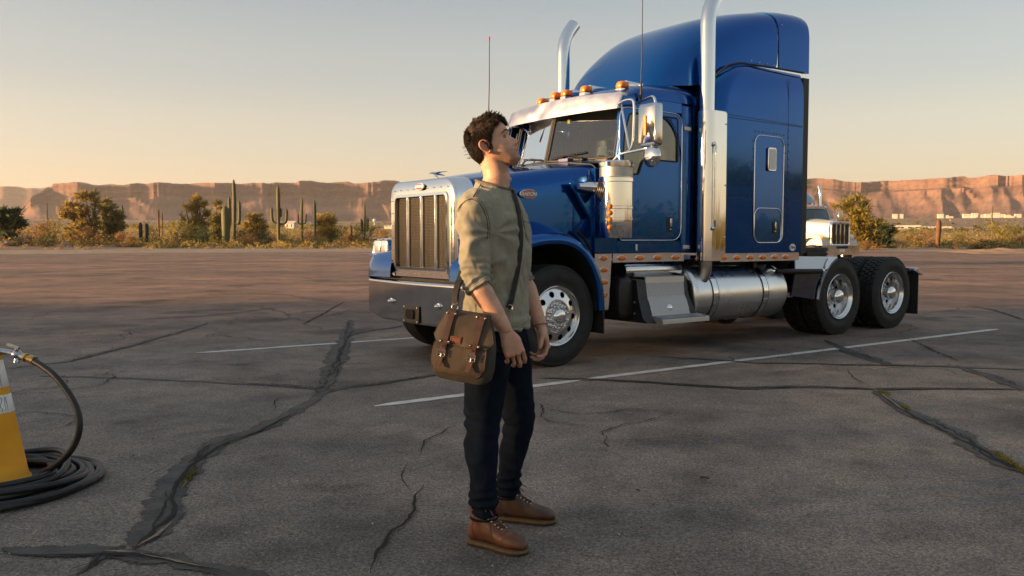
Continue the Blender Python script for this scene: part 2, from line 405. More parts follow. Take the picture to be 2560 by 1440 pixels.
SEAL = [
 ([(100, 940), (300, 945), (560, 957), (780, 972), (850, 975)], .075),
 ([(780, 985), (900, 965), (1020, 950), (1100, 936), (1170, 925)], .07),
 ([(850, 975), (800, 985), (745, 1025), (640, 1075), (540, 1110), (470, 1165), (425, 1230), (400, 1300), (340, 1370)], [.08, .09, .13, .16, .17, .19, .20, .2, .22]),
 ([(880, 800), (860, 850), (845, 895), (820, 945), (800, 985)], [.10, .2, .28, .16, .10]),
 ([(0, 1375), (120, 1385), (250, 1385), (340, 1395), (440, 1408), (560, 1432), (700, 1460)], [.16, .15, .12, .14, .13, .10, .10]),
 ([(200, 1440), (260, 1395), (320, 1365)], [.08, .07, .08]),
 ([(1340, 945), (1500, 950), (1700, 962), (1850, 972), (2000, 968), (2190, 974), (2400, 972), (2600, 975)], [.05, .10, .12, .11, .10, .10, .07, .08]),
 ([(1640, 892), (1900, 908), (2220, 914), (2440, 920), (2620, 926)], [.05, .07, .07, .06, .06]),
 ([(2060, 850), (2120, 880), (2180, 897), (2230, 916)], [.05, .16, .22, .08]),
 ([(2190, 975), (2230, 1010), (2300, 1045), (2400, 1085), (2450, 1130), (2520, 1165), (2600, 1195)], [.06, .13, .17, .14, .17, .13, .14]),
 ([(2390, 915), (2480, 945), (2560, 972), (2640, 990)], [.06, .16, .12, .1]),
 ([(0, 925), (170, 905), (330, 865), (480, 822), (520, 806)], [.04, .05, .06, .06, .05]),
 ([(1100, 800), (960, 822), (870, 838)], [.08, .08, .05]),
]
for i, (pix, w) in enumerate(SEAL): seam('sealed_joint', pix, [q*1.1 for q in w] if isinstance(w, list) else w*1.1, M_tar, 0.003 + 0.0004*i, i + 1, jit=0.4, wander=.028, step=.022)
CRACKS = [
 ([(1140, 1062), (1100, 1088), (1060, 1105), (1048, 1140)], .012), ([(1060, 1215), (1035, 1262), (1022, 1300), (975, 1330), (950, 1380), (925, 1440)], .016),
 ([(1020, 1160), (1000, 1200), (1030, 1235)], .008), ([(760, 810), (800, 790), (860, 755)], .03), ([(690, 1030), (690, 1005), (715, 990)], .01),
 ([(745, 1030), (640, 1085), (545, 1118), (480, 1165), (440, 1225), (430, 1290), (360, 1350), (330, 1385)], .018),
 ([(0, 1392), (150, 1392), (330, 1388), (440, 1412), (580, 1440)], .016), ([(350, 1210), (380, 1190), (430, 1163)], .01),
 ([(640, 960), (790, 968), (900, 968), (1090, 938)], .014), ([(1500, 952), (1850, 970), (2190, 975), (2560, 974)], .014),
 ([(2200, 985), (2260, 1030), (2350, 1075), (2440, 1120), (2540, 1180)], .016), ([(2120, 925), (2130, 945), (2180, 970)], .012),
 ([(2280, 850), (2340, 880), (2400, 905)], .02), ([(900, 690), (1000, 686)], .05), ([(230, 760), (380, 752), (520, 745)], .05), ([(350, 800), (520, 790), (700, 770)], .04),
 ([(860, 850), (880, 830), (930, 822)], .014), ([(835, 945), (850, 905), (845, 880), (868, 850)], .014), ([(2420, 765), (2480, 775), (2560, 800)], .04), ([(2300, 720), (2420, 728), (2560, 735)], .05),
 ([(1620, 912), (1760, 925), (1900, 912)], .01),
]
for i, (pix, w) in enumerate(CRACKS): seam('crack', pix, w, M_crack, 0.0105, i + 40, jit=0.6, wander=.02, step=.035)
# hairline cracks: branching random walks over the near lot
def crack_walk(x, y, a, L_, w, seed, depth=0):
    rnd = random.Random(seed); pts = [Vector((x, y, 0))]; d = 0
    while d < L_:
        st = rnd.uniform(.03, .07); a += rnd.gauss(0, .42); p = pts[-1] + Vector((math.cos(a), math.sin(a), 0))*st; pts.append(p); d += st; a += (math.sin(seed) - a)*.0
        if depth < 2 and rnd.random() < .045: crack_walk(p.x, p.y, a + rnd.choice((-1, 1))*rnd.uniform(.5, 1.2), L_*.4, w*.7, seed*3 + len(pts), depth + 1)
    n = len(pts); l_, r_ = [], []
    for i, p in enumerate(pts):
        dd = (pts[min(i + 1, n - 1)] - pts[max(i - 1, 0)]).normalized(); sd = Vector((dd.y, -dd.x, 0)); k = w*rnd.uniform(.35, 1.2)*min(1, .2 + min(i, n - 1 - i)*.2); l_.append(p - sd*k/2 + Vector((0, 0, .0100))); r_.append(p + sd*k/2 + Vector((0, 0, .0100)))
    mb = MB(); mb.grid([l_, r_]); tag(mb.build('crack', M_crack, smooth=0, recalc=False), kind='structure')
rc = random.Random(77)
for i in range(34):
    y = 2.4 + 15*rc.random()**1.3; x = rc.uniform(-.7, .7)*y
    crack_walk(x, y, rc.choice((.1, 1.2, 2.4, -.4)) + rc.gauss(0, .4), rc.uniform(.5, 2.2)*(1 + y*.06), rc.uniform(.004, .009)*(1 + y*.08), 100 + i)
for q, (pix, w) in enumerate(SEAL[:12]):          # the sealer itself has split again along its middle and edges
    for k in range(3):
        i0 = rc.randint(0, max(0, len(pix) - 3)); sub_ = pix[i0:i0 + rc.randint(2, 4)]
        if len(sub_) > 1: seam('crack', [(x + rc.uniform(-8, 8), y + rc.uniform(-3, 3)) for x, y in sub_], .009, M_crack, .0108 + .0002*k, 200 + q*3 + k, jit=.9, wander=.05, step=.02)
for i, (pix, w) in enumerate([([(0, 668), (200, 665), (420, 672), (700, 684), (920, 690)], .10), ([(60, 702), (300, 697), (480, 708), (640, 716), (800, 720)], .07), ([(330, 742), (520, 730), (700, 736), (900, 762)], .06), ([(2150, 662), (2350, 660), (2600, 668)], .10), ([(2300, 700), (2440, 690), (2600, 698)], .07),
        ([(0, 735), (90, 728), (210, 733)], .05), ([(640, 760), (760, 800), (800, 830)], .035), ([(60, 800), (150, 778), (320, 770)], .035), ([(2290, 790), (2400, 770), (2560, 762)], .035), ([(520, 800), (600, 812), (760, 790)], .03), ([(150, 650), (420, 654), (640, 652)], .12), ([(2200, 640), (2400, 645), (2600, 642)], .12)]):
    seam('crack', pix, w, M_tar, .0025, 500 + i, jit=.7, wander=.12, step=.12)
GRIT = [([(455, 1225), (470, 1195), (500, 1175)], .025), ([(340, 1385), (300, 1384), (260, 1384)], .05), ([(345, 1372), (390, 1345), (428, 1310)], .022), ([(350, 1390), (430, 1408), (520, 1425)], .018),
        ([(1445, 953), (1490, 951)], .05), ([(2200, 985), (2260, 1030)], .02)]
for i, (pix, w) in enumerate(GRIT): seam('crack_grit', pix, w*.8, M_grit, 0.0125, i + 80, jit=0.7, wander=.01, step=.02)

# old oil and rubber stains with their own soft, broken outlines
def stain_mat():
    m = mat('oil_stain', (0.020, 0.020, 0.021), 0.75); nt = m.node_tree; b = nt.nodes['Principled BSDF']; out = nt.nodes['Material Output']; N = nt.nodes.new
    at = N('ShaderNodeVertexColor'); at.layer_name = 'tone'; tc = N('ShaderNodeTexCoord'); nz = N('ShaderNodeTexNoise'); nz.inputs['Scale'].default_value = 5; nz.inputs['Detail'].default_value = 9; nz.inputs['Roughness'].default_value = .65; nt.links.new(tc.outputs['Object'], nz.inputs['Vector'])
    mu = N('ShaderNodeMath'); mu.operation = 'MULTIPLY'; nt.links.new(at.outputs['Color'], mu.inputs[0]); nt.links.new(nz.outputs['Fac'], mu.inputs[1])
    mr = N('ShaderNodeMapRange'); mr.inputs['From Min'].default_value = .08; mr.inputs['From Max'].default_value = .60; mr.inputs['To Max'].default_value = .26; nt.links.new(mu.outputs[0], mr.inputs['Value'])
    tr = N('ShaderNodeBsdfTransparent'); ms = N('ShaderNodeMixShader'); nt.links.new(mr.outputs[0], ms.inputs[0]); nt.links.new(tr.outputs[0], ms.inputs[1]); nt.links.new(b.outputs[0], ms.inputs[2]); nt.links.new(ms.outputs[0], out.inputs[0]); return m
M_stain = stain_mat()
for i, (px, py, wx, wy) in enumerate([(1730, 1095, 150, 42), (1900, 1110, 120, 34), (2135, 1082, 70, 26), (1565, 1035, 75, 26), (1600, 1110, 90, 30), (2170, 1165, 90, 26), (690, 945, 50, 14), (1000, 1280, 70, 30), (1500, 1300, 160, 50), (1800, 1290, 120, 45), (1000, 1090, 60, 18), (800, 1215, 90, 26), (2300, 1330, 150, 50), (330, 1060, 120, 26), (560, 1330, 110, 34), (1750, 858, 160, 12), (1450, 905, 60, 12), (1250, 1400, 120, 40)]):
    c = gp(px, py, .0015 + .0001*i); rx = (gp(px + wx, py) - gp(px, py)).length; ry = abs(gp(px, py - wy).y - gp(px, py).y); mb = MB(); rings = []; rnd = random.Random(900 + i)
    for k in range(1, 9): rings.append([c + Vector((math.cos(a)*rx, math.sin(a)*ry, 0))*(k/8*(1 + .28*noise.noise(Vector((math.cos(a)*1.3, math.sin(a)*1.3, i*3.1))))) for a in [2*math.pi*j/36 for j in range(36)]])
    mb.rings(rings, True, False); o = mb.build('oil_stain', M_stain, lot, smooth=0, recalc=False); a_ = o.data.color_attributes.new('tone', 'FLOAT_COLOR', 'POINT'); a_.data.foreach_set('color', [q_ for k in range(1, 9) for j in range(36) for q_ in ((1 - k/8)**.8,)*3 + (1.0,)])
for o in list(col.objects):
    if o.name.split('.')[0] in ('sealed_joint', 'crack', 'crack_grit', 'bay_line'):
        o.parent = lot
        if 'kind' in o: del o['kind']
# loose pebbles and specks on the asphalt: nobody could count them
def pebbles():
    rnd = random.Random(21); mb = MB()
    for i in range(2300):
        y = 1.8 + 8*rnd.random()**1.6; x = rnd.uniform(-.75, .75)*y
        
        if noise.noise(Vector((x*.9, y*.9, 4))) < rnd.uniform(-.35, .25): continue
        r = rnd.choice((.0015, .002, .002, .0025, .003, .003, .004, .006)); c = Vector((x, y, r*.3)); mb.mi = 0 if rnd.random() < .55 else 1
        vs = []
        for k in range(5):
            a = k*1.2566 + rnd.uniform(-.3, .3); vs.append(c + Vector((math.cos(a)*r*rnd.uniform(.7, 1.3), math.sin(a)*r*rnd.uniform(.7, 1.3), -r*.3)))
        vs.append(c + Vector((rnd.uniform(-.2, .2)*r, rnd.uniform(-.2, .2)*r, r*.7)))
        mb.add(vs, [(0, 1, 5), (1, 2, 5), (2, 3, 5), (3, 4, 5), (4, 0, 5)])
    o = mb.build('loose_grit', [mat('pale_grit', (.42, .38, .33), .9), mat('dark_grit', (.05, .045, .04), .9)], smooth=0, recalc=False); return tag(o, kind='stuff')
pebbles()

# ---------------------------------------------------------------- mesas
def mesa_mat(name, c1, c2, c3, cap):
    m = bpy.data.materials.new(name); m.use_nodes = True; nt = m.node_tree; b = nt.nodes['Principled BSDF']; N = nt.nodes.new; Lk = nt.links.new
    tc = N('ShaderNodeTexCoord')
    mp = N('ShaderNodeMapping'); mp.inputs['Scale'].default_value = (.0025, .0025, .03); Lk(tc.outputs['Object'], mp.inputs['Vector'])
    n1 = N('ShaderNodeTexNoise'); n1.inputs['Scale'].default_value = 1.0; n1.inputs['Detail'].default_value = 8; Lk(mp.outputs[0], n1.inputs['Vector'])
    r = N('ShaderNodeValToRGB'); e = r.color_ramp.elements; e[0].position = .3; e[0].color = (*c1, 1); e[1].position = .7; e[1].color = (*c3, 1)
    x = e.new(.5); x.color = (*c2, 1); Lk(n1.outputs['Fac'], r.inputs['Fac'])
    n2 = N('ShaderNodeTexNoise'); n2.inputs['Scale'].default_value = .06; n2.inputs['Detail'].default_value = 6; Lk(tc.outputs['Object'], n2.inputs['Vector'])
    r2 = N('ShaderNodeValToRGB'); r2.color_ramp.elements[0].position = .35; r2.color_ramp.elements[0].color = (.72, .74, .72, 1); r2.color_ramp.elements[1].position = .65; r2.color_ramp.elements[1].color = (1.1, 1.08, 1.05, 1); Lk(n2.outputs['Fac'], r2.inputs['Fac'])
    mx = N('ShaderNodeMix'); mx.data_type = 'RGBA'; mx.blend_type = 'MULTIPLY'; mx.inputs[0].default_value = .9; Lk(r.outputs[0], mx.inputs[6]); Lk(r2.outputs[0], mx.inputs[7])
    Lk(mx.outputs[2], b.inputs['Base Color']); b.inputs['Roughness'].default_value = .95; b.inputs['Specular IOR Level'].default_value = .1
    bp = N('ShaderNodeBump'); bp.inputs['Strength'].default_value = .35; bp.inputs['Distance'].default_value = 6.0; Lk(n2.outputs['Fac'], bp.inputs['Height']); Lk(bp.outputs[0], b.inputs['Normal'])
    return m
M_mesa = mesa_mat('mesa_rock', (.125, .073, .060), (.18, .105, .082), (.25, .148, .108), None)

def build_mesa(name, prof, D, base_y, seed, cliff=.30, cz=.66, facing=0.0, bul=190, step=5, depth=900):
    """prof: (pixel x, pixel y) of the skyline at distance D; facing turns the face (metres nearer per pixel to the right)"""
    mb = MB(); rows = []
    x0, x1 = prof[0][0], prof[-1][0]; n = int((x1 - x0)/step)
    ts = [0, .08, .16, .25, .34, .43, .52, .60, .67, .72, .76, .80, .84, .88, .92, .96, 1.0]
    for i in range(n + 1):
        px = x0 + (x1 - x0)*i/n; ty = sinterp(prof, px) if False else interp(prof, px)
        ty += 1.8*max(-1, min(1, noise.noise(Vector((px*.017, seed, 6)))*5)); ty += 1.2*noise.noise(Vector((px*.05, seed, 0))) + .7*noise.noise(Vector((px*.21, seed, 2)))
        Dd = D + facing*(px - (x0 + x1)/2)
        X = (px - 1280)/FPX; H = CAM_H + (600 - ty)/FPX*Dd; B = CAM_H + (600 - base_y)/FPX*Dd
        dirv = Vector((X, 1, 0)); nd = Vector((-X, -1, 0)).normalized()
        big = noise.noise(Vector((px*.0085, seed*3.7, 0))); med = noise.noise(Vector((px*.024, seed*1.9, 4))); fine = noise.noise(Vector((px*.09, seed, 7)))
        rowp = []; fl_ = max(0, .25 + 1.6*noise.noise(Vector((px*.011, seed, 14))))
        for t in ts:
            # rim rock above, talus aprons below: ridges widen and wander downhill, gullies bite back into the rim
            ct = 1 - cliff
            rg = lambda f, q, k: 1 - 2*abs(noise.noise(Vector((px*f + q*t, t*k, seed*2.3))))
            if t < ct:
                u = t/ct; q = bul*.55*rg(.009, .35, .6)
                out = 16 + bul*2.3*(1 - u)**1.5 + q*(.45 + .55*u) + bul*.30*(1 - .5*u)*rg(.022, 1.6, 1.9) + 9*noise.noise(Vector((px*.13, t*9, seed))); z = lerp(B, lerp(B, H, cz), u**1.1)
            else:
                u = (t - ct)/cliff; out = bul*(.55*rg(.009, .35*ct/t, .6*ct/t) + fl_*(.16*rg(.035, 0, 0) + .07*rg(.09, 0, 0))) - 8*u + 5*fine + (6 if int(u*4) % 2 else 0); z = lerp(lerp(B, H, cz), H, u)
            p = dirv*Dd + nd*out; rowp.append(Vector((p.x, p.y, z)))
        p = dirv*(Dd + depth); rowp.append(Vector((p.x, p.y, H - 8)))
        rows.append(rowp)
    mb.grid(rows); return tag(mb.build(name, M_mesa, smooth=35, recalc=False), kind='structure')
left_prof = [(40, 545), (60, 520), (90, 492), (118, 474), (132, 468), (140, 461), (165, 460), (230, 463), (330, 464), (360, 462), (420, 461), (480, 460), (560, 462), (640, 462), (720, 460), (744, 460), (750, 456), (780, 455), (800, 458), (870, 459), (885, 461), (940, 461), (960, 458), (1060, 459), (1200, 463), (1300, 468)]
right_prof = [(1640, 470), (1760, 462), (1860, 458), (1960, 455), (2030, 452), (2085, 451), (2108, 458), (2140, 459), (2200, 455), (2260, 452), (2330, 453), (2365, 449), (2380, 446), (2405, 445), (2412, 448), (2470, 443), (2520, 443), (2560, 446), (2650, 449), (2800, 455), (3050, 470), (3300, 480)]
back_prof = [(-500, 478), (-200, 470), (0, 469), (70, 471), (120, 472), (220, 474), (420, 478)]
build_mesa('mesa', back_prof, 5200, 556, 11, facing=0, bul=230, step=6)
build_mesa('mesa', left_prof, 3000, 566, 4, cliff=.26, facing=.36, bul=175, step=3)
build_mesa('mesa', right_prof, 2800, 562, 9, cliff=.18, cz=.76, facing=-.85, bul=170, step=4)

# ---------------------------------------------------------------- unseen low building added to the left: it keeps the evening sun off the near part of the lot
def shade_building():
    t = thing('shade_building', 'unseen low building with roll-up doors, added to shade the near lot', 'building', (-34, -6, 0), R(0))
    mb = MB(); mb.box(-7, 0, -22, 15.2, 0, 3.75); mb.box(-7.1, .12, -22.1, 15.3, 3.75, 4.05); mb.build('wall', mat('stucco', (.36, .31, .25), .9, var=.12, vscale=1.5, bump=.3, bscale=30), t)
    dm = mat('shutter_door', (.30, .29, .27), .5, metal=.3)
    for i in range(5):
        mb = MB(); y = -18 + i*6.6
        for k in range(12): mb.box(.003, .035 + .02*(k % 2), y, y + 4.2, .02 + k*.26, .27 + k*.26)
        mb.build('shutter_door', dm, t)
shade_building()

# evening air: one box of thin even haze round camera and scene, sky outside it
mb = MB(); mb.box(-6500, 6500, -400, 9800, -1.5, 420)
hm = bpy.data.materials.new('haze'); hm.use_nodes = True; hn = hm.node_tree; hn.nodes.clear(); ho = hn.nodes.new('ShaderNodeOutputMaterial'); pv = hn.nodes.new('ShaderNodeVolumePrincipled')
pv.inputs['Color'].default_value = (.93, .88, .86, 1); pv.inputs['Density'].default_value = .00006; pv.inputs['Anisotropy'].default_value = .2; hn.links.new(pv.outputs[0], ho.inputs['Volume'])
hz = mb.build('haze', hm, smooth=0); tag(hz, kind='stuff'); hz.display_type = 'WIRE'
# ------------------------------------------------------------------ truck materials
def paint(name, c, metal=0.78, rough=0.13, dirt=(.10, .085, .07)):
    m = mat(name, c, rough, metal=metal, coat=0.42, coat_rough=0.012, spec=.5, rvar=.03, vscale=3)
    nt = m.node_tree; b = nt.nodes['Principled BSDF']
    # a thin film of road dust, denser towards the sills (object height) and broken up
    tc = nt.nodes.new('ShaderNodeTexCoord'); nz = nt.nodes.new('ShaderNodeTexNoise'); nz.inputs['Scale'].default_value = 2.2; nz.inputs['Detail'].default_value = 9; nz.inputs['Roughness'].default_value = .62
    nt.links.new(tc.outputs['Object'], nz.inputs['Vector'])
    r = nt.nodes.new('ShaderNodeMapRange'); r.inputs['From Min'].default_value = .45; r.inputs['From Max'].default_value = .8; r.inputs['To Min'].default_value = 0; r.inputs['To Max'].default_value = .05
    nt.links.new(nz.outputs['Fac'], r.inputs['Value'])
    x = nt.nodes.new('ShaderNodeMix'); x.data_type = 'RGBA'; nt.links.new(r.outputs[0], x.inputs[0]); x.inputs[6].default_value = (*c, 1); x.inputs[7].default_value = (*dirt, 1)
    nt.links.new(x.outputs[2], b.inputs['Base Color'])
    # orange-peel in the clear coat
    n3 = nt.nodes.new('ShaderNodeTexNoise'); n3.inputs['Scale'].default_value = 1.7; n3.inputs['Detail'].default_value = 2; nt.links.new(tc.outputs['Object'], n3.inputs['Vector'])
    bp = nt.nodes.new('ShaderNodeBump'); bp.inputs['Strength'].default_value = .05; bp.inputs['Distance'].default_value = .02; nt.links.new(n3.outputs['Fac'], bp.inputs['Height'])
    nt.links.new(bp.outputs[0], b.inputs['Normal']); nt.links.new(bp.outputs[0], b.inputs['Coat Normal'])
    return m
M_blue = paint('blue_paint', (0.0, 0.082, 0.33))
M_white = paint('white_paint', (.62, .59, .54), metal=0.0, rough=.4)
M_chrome = mat('chrome', (.80, .80, .81), .07, metal=1.0, rvar=.045, vscale=6, bump=.015, bscale=3, bdist=.01)
M_chromed = mat('chrome_worn', (.60, .60, .63), .075, metal=1.0, rvar=.03, vscale=9, detail=8, bump=.04, bscale=4, bdist=.01)
M_alu = mat('polished_aluminium', (.74, .735, .73), .20, metal=1.0, rvar=.08, vscale=14)
M_alud = mat('dull_aluminium', (.62, .615, .61), .42, metal=.8, rvar=.1, vscale=14)
M_black = mat('black_plastic', (.012, .012, .013), .45, rvar=.1, vscale=12)
M_frame = mat('chassis_black', (.010, .010, .011), .6, rvar=.15, vscale=6, var=.4)
M_rub = mat('tyre_rubber', (.016, .016, .017), .72, var=.35, vscale=12, bump=.25, bscale=160, bdist=.002)
M_gasket = mat('rubber_gasket', (.02, .019, .018), .6)
M_amber = mat('amber_lens', (.86, .19, .008), .3, coat=.3, var=.25, vscale=60, bump=.3, bscale=220, bdist=.002, spec=.6)
M_amber.node_tree.nodes['Principled BSDF'].inputs['Subsurface Weight'].default_value = 0.0
M_lens = mat('clear_lens', (.78, .76, .72), .08, coat=1.0, bump=.5, bscale=120, bdist=.003, metal=.55)
M_redlens = mat('red_lens', (.5, .02, .015), .2, coat=1)
M_emblem = mat('emblem_red', (.36, .018, .016), .25, coat=1)
M_emwhite = mat('emblem_white', (.80, .78, .74), .35)
M_ink = mat('black_ink', (.02, .02, .02), .6)
M_seat = mat('seat_cloth', (.12, .105, .09), .85, var=.3, vscale=30)
M_dash = mat('dashboard', (.16, .145, .125), .7)
M_liner = mat('cab_liner', (.20, .18, .16), .9)
M_paper = mat('paper', (.72, .70, .62), .8)
M_mesh = mat('grille_wire', (.085, .075, .062), .5, metal=.5)
M_rad = mat('radiator_core', (.018, .016, .015), .7)
def glass_mat(name, tint, rough=0.0):
    m = bpy.data.materials.new(name); m.use_nodes = True; nt = m.node_tree; nt.nodes.clear()
    out = nt.nodes.new('ShaderNodeOutputMaterial'); mx = nt.nodes.new('ShaderNodeMixShader'); tr = nt.nodes.new('ShaderNodeBsdfTransparent'); gl = nt.nodes.new('ShaderNodeBsdfGlossy')
    fr = nt.nodes.new('ShaderNodeFresnel'); fr.inputs['IOR'].default_value = 1.55
    mu = nt.nodes.new('ShaderNodeMath'); mu.operation = 'MULTIPLY_ADD'; mu.inputs[1].default_value = 1.6; mu.inputs[2].default_value = .06; mu.use_clamp = True
    tr.inputs[0].default_value = (*tint, 1); gl.inputs['Roughness'].default_value = rough; gl.inputs[0].default_value = (.95, .97, .96, 1)
    nt.links.new(fr.outputs[0], mu.inputs[0]); nt.links.new(mu.outputs[0], mx.inputs[0]); nt.links.new(tr.outputs[0], mx.inputs[1]); nt.links.new(gl.outputs[0], mx.inputs[2]); nt.links.new(mx.outputs[0], out.inputs[0])
    return m
M_glass = glass_mat('window_glass', (.55, .66, .58)); M_glassd = glass_mat('tinted_glass', (.16, .19, .15)); M_wsglass = glass_mat('windscreen_glass', (.62, .74, .66))
def tread_plate():
    m = mat('tread_plate', (.62, .62, .62), .42, metal=.75, rvar=.1, vscale=20)
    nt = m.node_tree; b = nt.nodes['Principled BSDF']; tc = nt.nodes.new('ShaderNodeTexCoord')
    def w(rot):
        mp = nt.nodes.new('ShaderNodeMapping'); mp.inputs['Rotation'].default_value = rot; mp.inputs['Scale'].default_value = (44, 44, 44); nt.links.new(tc.outputs['Object'], mp.inputs[0])
        v = nt.nodes.new('ShaderNodeTexVoronoi'); v.inputs['Scale'].default_value = 1; v.inputs['Randomness'].default_value = 0; nt.links.new(mp.outputs[0], v.inputs['Vector']); return v.outputs['Distance']
    bp = nt.nodes.new('ShaderNodeBump'); bp.inputs['Strength'].default_value = .9; bp.inputs['Distance'].default_value = .01; bp.invert = True
    wd = w((R(30), R(40), R(45))); cr = nt.nodes.new('ShaderNodeValToRGB'); cr.color_ramp.elements[0].position = .15; cr.color_ramp.elements[1].position = .5; cr.color_ramp.elements[0].color = (.78, .78, .78, 1); cr.color_ramp.elements[1].color = (.36, .36, .37, 1); nt.links.new(wd, cr.inputs['Fac']); nt.links.new(cr.outputs[0], b.inputs['Base Color'])  # darker between the diamonds: shade of the relief put into the colour
    nt.links.new(wd, bp.inputs['Height']); nt.links.new(bp.outputs[0], b.inputs['Normal']); return m
M_tread = tread_plate()

def text_obj(name, s, size, m, parent, origin, xdir, zdir, shear=0.0, ext=.002, bold=0.0):
    """flat lettering: origin is the centre of the text, xdir along the writing, zdir up"""
    cu = bpy.data.curves.new(name, 'FONT'); cu.body = s; cu.size = size; cu.align_x = 'CENTER'; cu.align_y = 'CENTER'; cu.extrude = ext; cu.shear = shear; cu.offset = bold
    cu.resolution_u = 3
    tmp = bpy.data.objects.new(name, cu); col.objects.link(tmp)
    dg = bpy.context.evaluated_depsgraph_get(); me = bpy.data.meshes.new_from_object(tmp.evaluated_get(dg)); me.name = name
    bpy.data.objects.remove(tmp); bpy.data.curves.remove(cu)
    me.materials.clear(); me.materials.append(m)
    o = bpy.data.objects.new(name, me); col.objects.link(o)
    x = Vector(xdir).normalized(); z = Vector(zdir).normalized(); n = x.cross(z)
    M = Matrix(((x.x, z.x, n.x, origin[0]), (x.y, z.y, n.y, origin[1]), (x.z, z.z, n.z, origin[2]), (0, 0, 0, 1)))
    me.transform(M)
    if parent: o.parent = parent
    return o

def resample(poly, n):
    """n points evenly spaced along a closed polygon, starting at its first point"""
    P = [Vector(p) for p in poly]; m = len(P); L = [(P[(i + 1) % m] - P[i]).length for i in range(m)]; T = sum(L); out = []; i = 0; acc = 0
    for k in range(n):
        s = T*k/n
        while acc + L[i] < s - 1e-9: acc += L[i]; i += 1
        out.append(P[i].lerp(P[(i + 1) % m], (s - acc)/L[i] if L[i] else 0))
    return out
def rrect(x0, x1, z0, z1, r, n=5):
    """rounded rectangle in 2-D, counter-clockwise from the middle of the bottom edge; r may be four radii (bl, br, tr, tl)"""
    r = r if isinstance(r, (list, tuple)) else (r,)*4
    pts = [((x0 + x1)/2, z0)]
    for cx, cz, a0, q in ((x1 - r[1], z0 + r[1], -90, r[1]), (x1 - r[2], z1 - r[2], 0, r[2]), (x0 + r[3], z1 - r[3], 90, r[3]), (x0 + r[0], z0 + r[0], 180, r[0])):
        for k in range(n + 1):
            a = R(a0 + 90*k/n); pts.append((cx + math.cos(a)*q, cz + math.sin(a)*q))
    return pts

def disc_with_holes(mb, c, ax, r0, r1, rm, rh, nh, thick, dish=0.0, a0=0.0):
    """wheel disc with real round hand holes; ax is the outward axis"""
    c = Vector(c); ax = Vector(ax).normalized(); A, B = frame_of(ax)
    def pt(r, a, d=0): return c + A*(math.cos(a)*r) + B*(math.sin(a)*r) + ax*(dish*(r1 - r)/(r1 - r0) + d)
    hw = math.pi/nh; K = 24
    for s in range(nh):
        ac = a0 + 2*math.pi*s/nh; inner, outer = [], []
        for k in range(K):
            t = 2*math.pi*k/K; dx, dy = math.cos(t), math.sin(t)
            inner.append(pt(rm + dx*rh, ac + dy*rh/rm))
            q = 1/max(abs(dx), abs(dy)); ex, ey = dx*q, dy*q
            outer.append(pt(rm + (ex*(r1 - rm) if ex > 0 else ex*(rm - r0)), ac + ey*hw))
        deep = [p - ax*thick for p in inner]
        mb.rings([outer, inner, deep], False, False)

M_visor = mat('visor_steel', (.58, .585, .66), .40, metal=1.0, rvar=.06, vscale=7, detail=8)
M_darkrefl = paint('fender_dark_reflection', (.010, .016, .045), metal=.2, rough=.25)  # dark ground reflection of the lower quarter fender, painted into the colour
# ------------------------------------------------------------------ the blue tractor unit
TRO = Vector((-0.244, 9.24, 0)); TRA = R(37)
truck = thing('semi_truck', 'blue long-nose semi truck with chrome grille and tall sleeper, standing behind the man', 'truck', TRO, TRA)
def T(u, v, z): return Vector((u, -v, z))          # u towards the tail, v towards the driver's side

def tyre_mesh(r=.515, w=.28, rim=.292, lug=False, name='tyre'):
    """tyre about the local Y axis, outer face at y = 0 looking to -Y (v+), body towards +Y"""
    mb = MB(); h = w
    prof = [(rim - .005, .028), (rim + .012, .008), (rim + .03, .012), (rim + .055, .004), (rim + .09, -.006), (rim + .125, -.007), (rim + .165, .004), (r - .035, .012), (r - .03, .009), (r - .016, .014), (r - .004, .03)]
    if not lug:
        for k in range(1, 5):
            y = .03 + (h - .06)*k/5; prof += [(r, y - .012), (r - .012, y - .007), (r - .012, y + .007), (r, y + .012)] if False else [(r, y - .008), (r - .014, y - .006), (r - .014, y + .006), (r, y + .008)]
    else: prof += [(r - .016, .04), (r - .016, h - .04)]
    prof += [(r - .004, h - .03), (r - .016, h - .014), (r - .035, h - .01), (rim + .09, h + .006), (rim + .03, h - .01), (rim - .005, h - .028)]
    mb.lathe([(a, -b) for a, b in prof], (0, 0, 0), (0, -1, 0), n=64)
    if lug:
        A, B = Vector((1, 0, 0)), Vector((0, 0, 1)); nb = 44
        for k in range(nb):
            for row in range(4):
                a = 2*math.pi*(k + (.5 if row % 2 else 0))/nb; y0 = .014 + (h - .028)*row/4 + .006; y1 = .014 + (h - .028)*(row + 1)/4 - .006; da = math.pi/nb*.74
                vs = []
                for rr in (r - .02, r + .004):
                    for y in (y0, y1):
                        for q in (-da, da):
                            aa = a + q + (.12 if row in (0, 3) else 0)*0; vs.append(A*(math.cos(aa)*rr) + B*(math.sin(aa)*rr) + Vector((0, y, 0)))
                mb.add(vs, [(0, 1, 3, 2), (4, 6, 7, 5), (0, 4, 5, 1), (2, 3, 7, 6), (0, 2, 6, 4), (1, 5, 7, 3)])
    # raised sidewall letters are too small to read: two thin raised ribs
    return mb.mesh(name, M_rub, smooth=35)
def new_obj(name, me, parent, loc=(0, 0, 0), rot=None):
    o = bpy.data.objects.new(name, me); col.objects.link(o); o.parent = parent; o.location = loc
    if rot: o.rotation_euler = rot
    return o

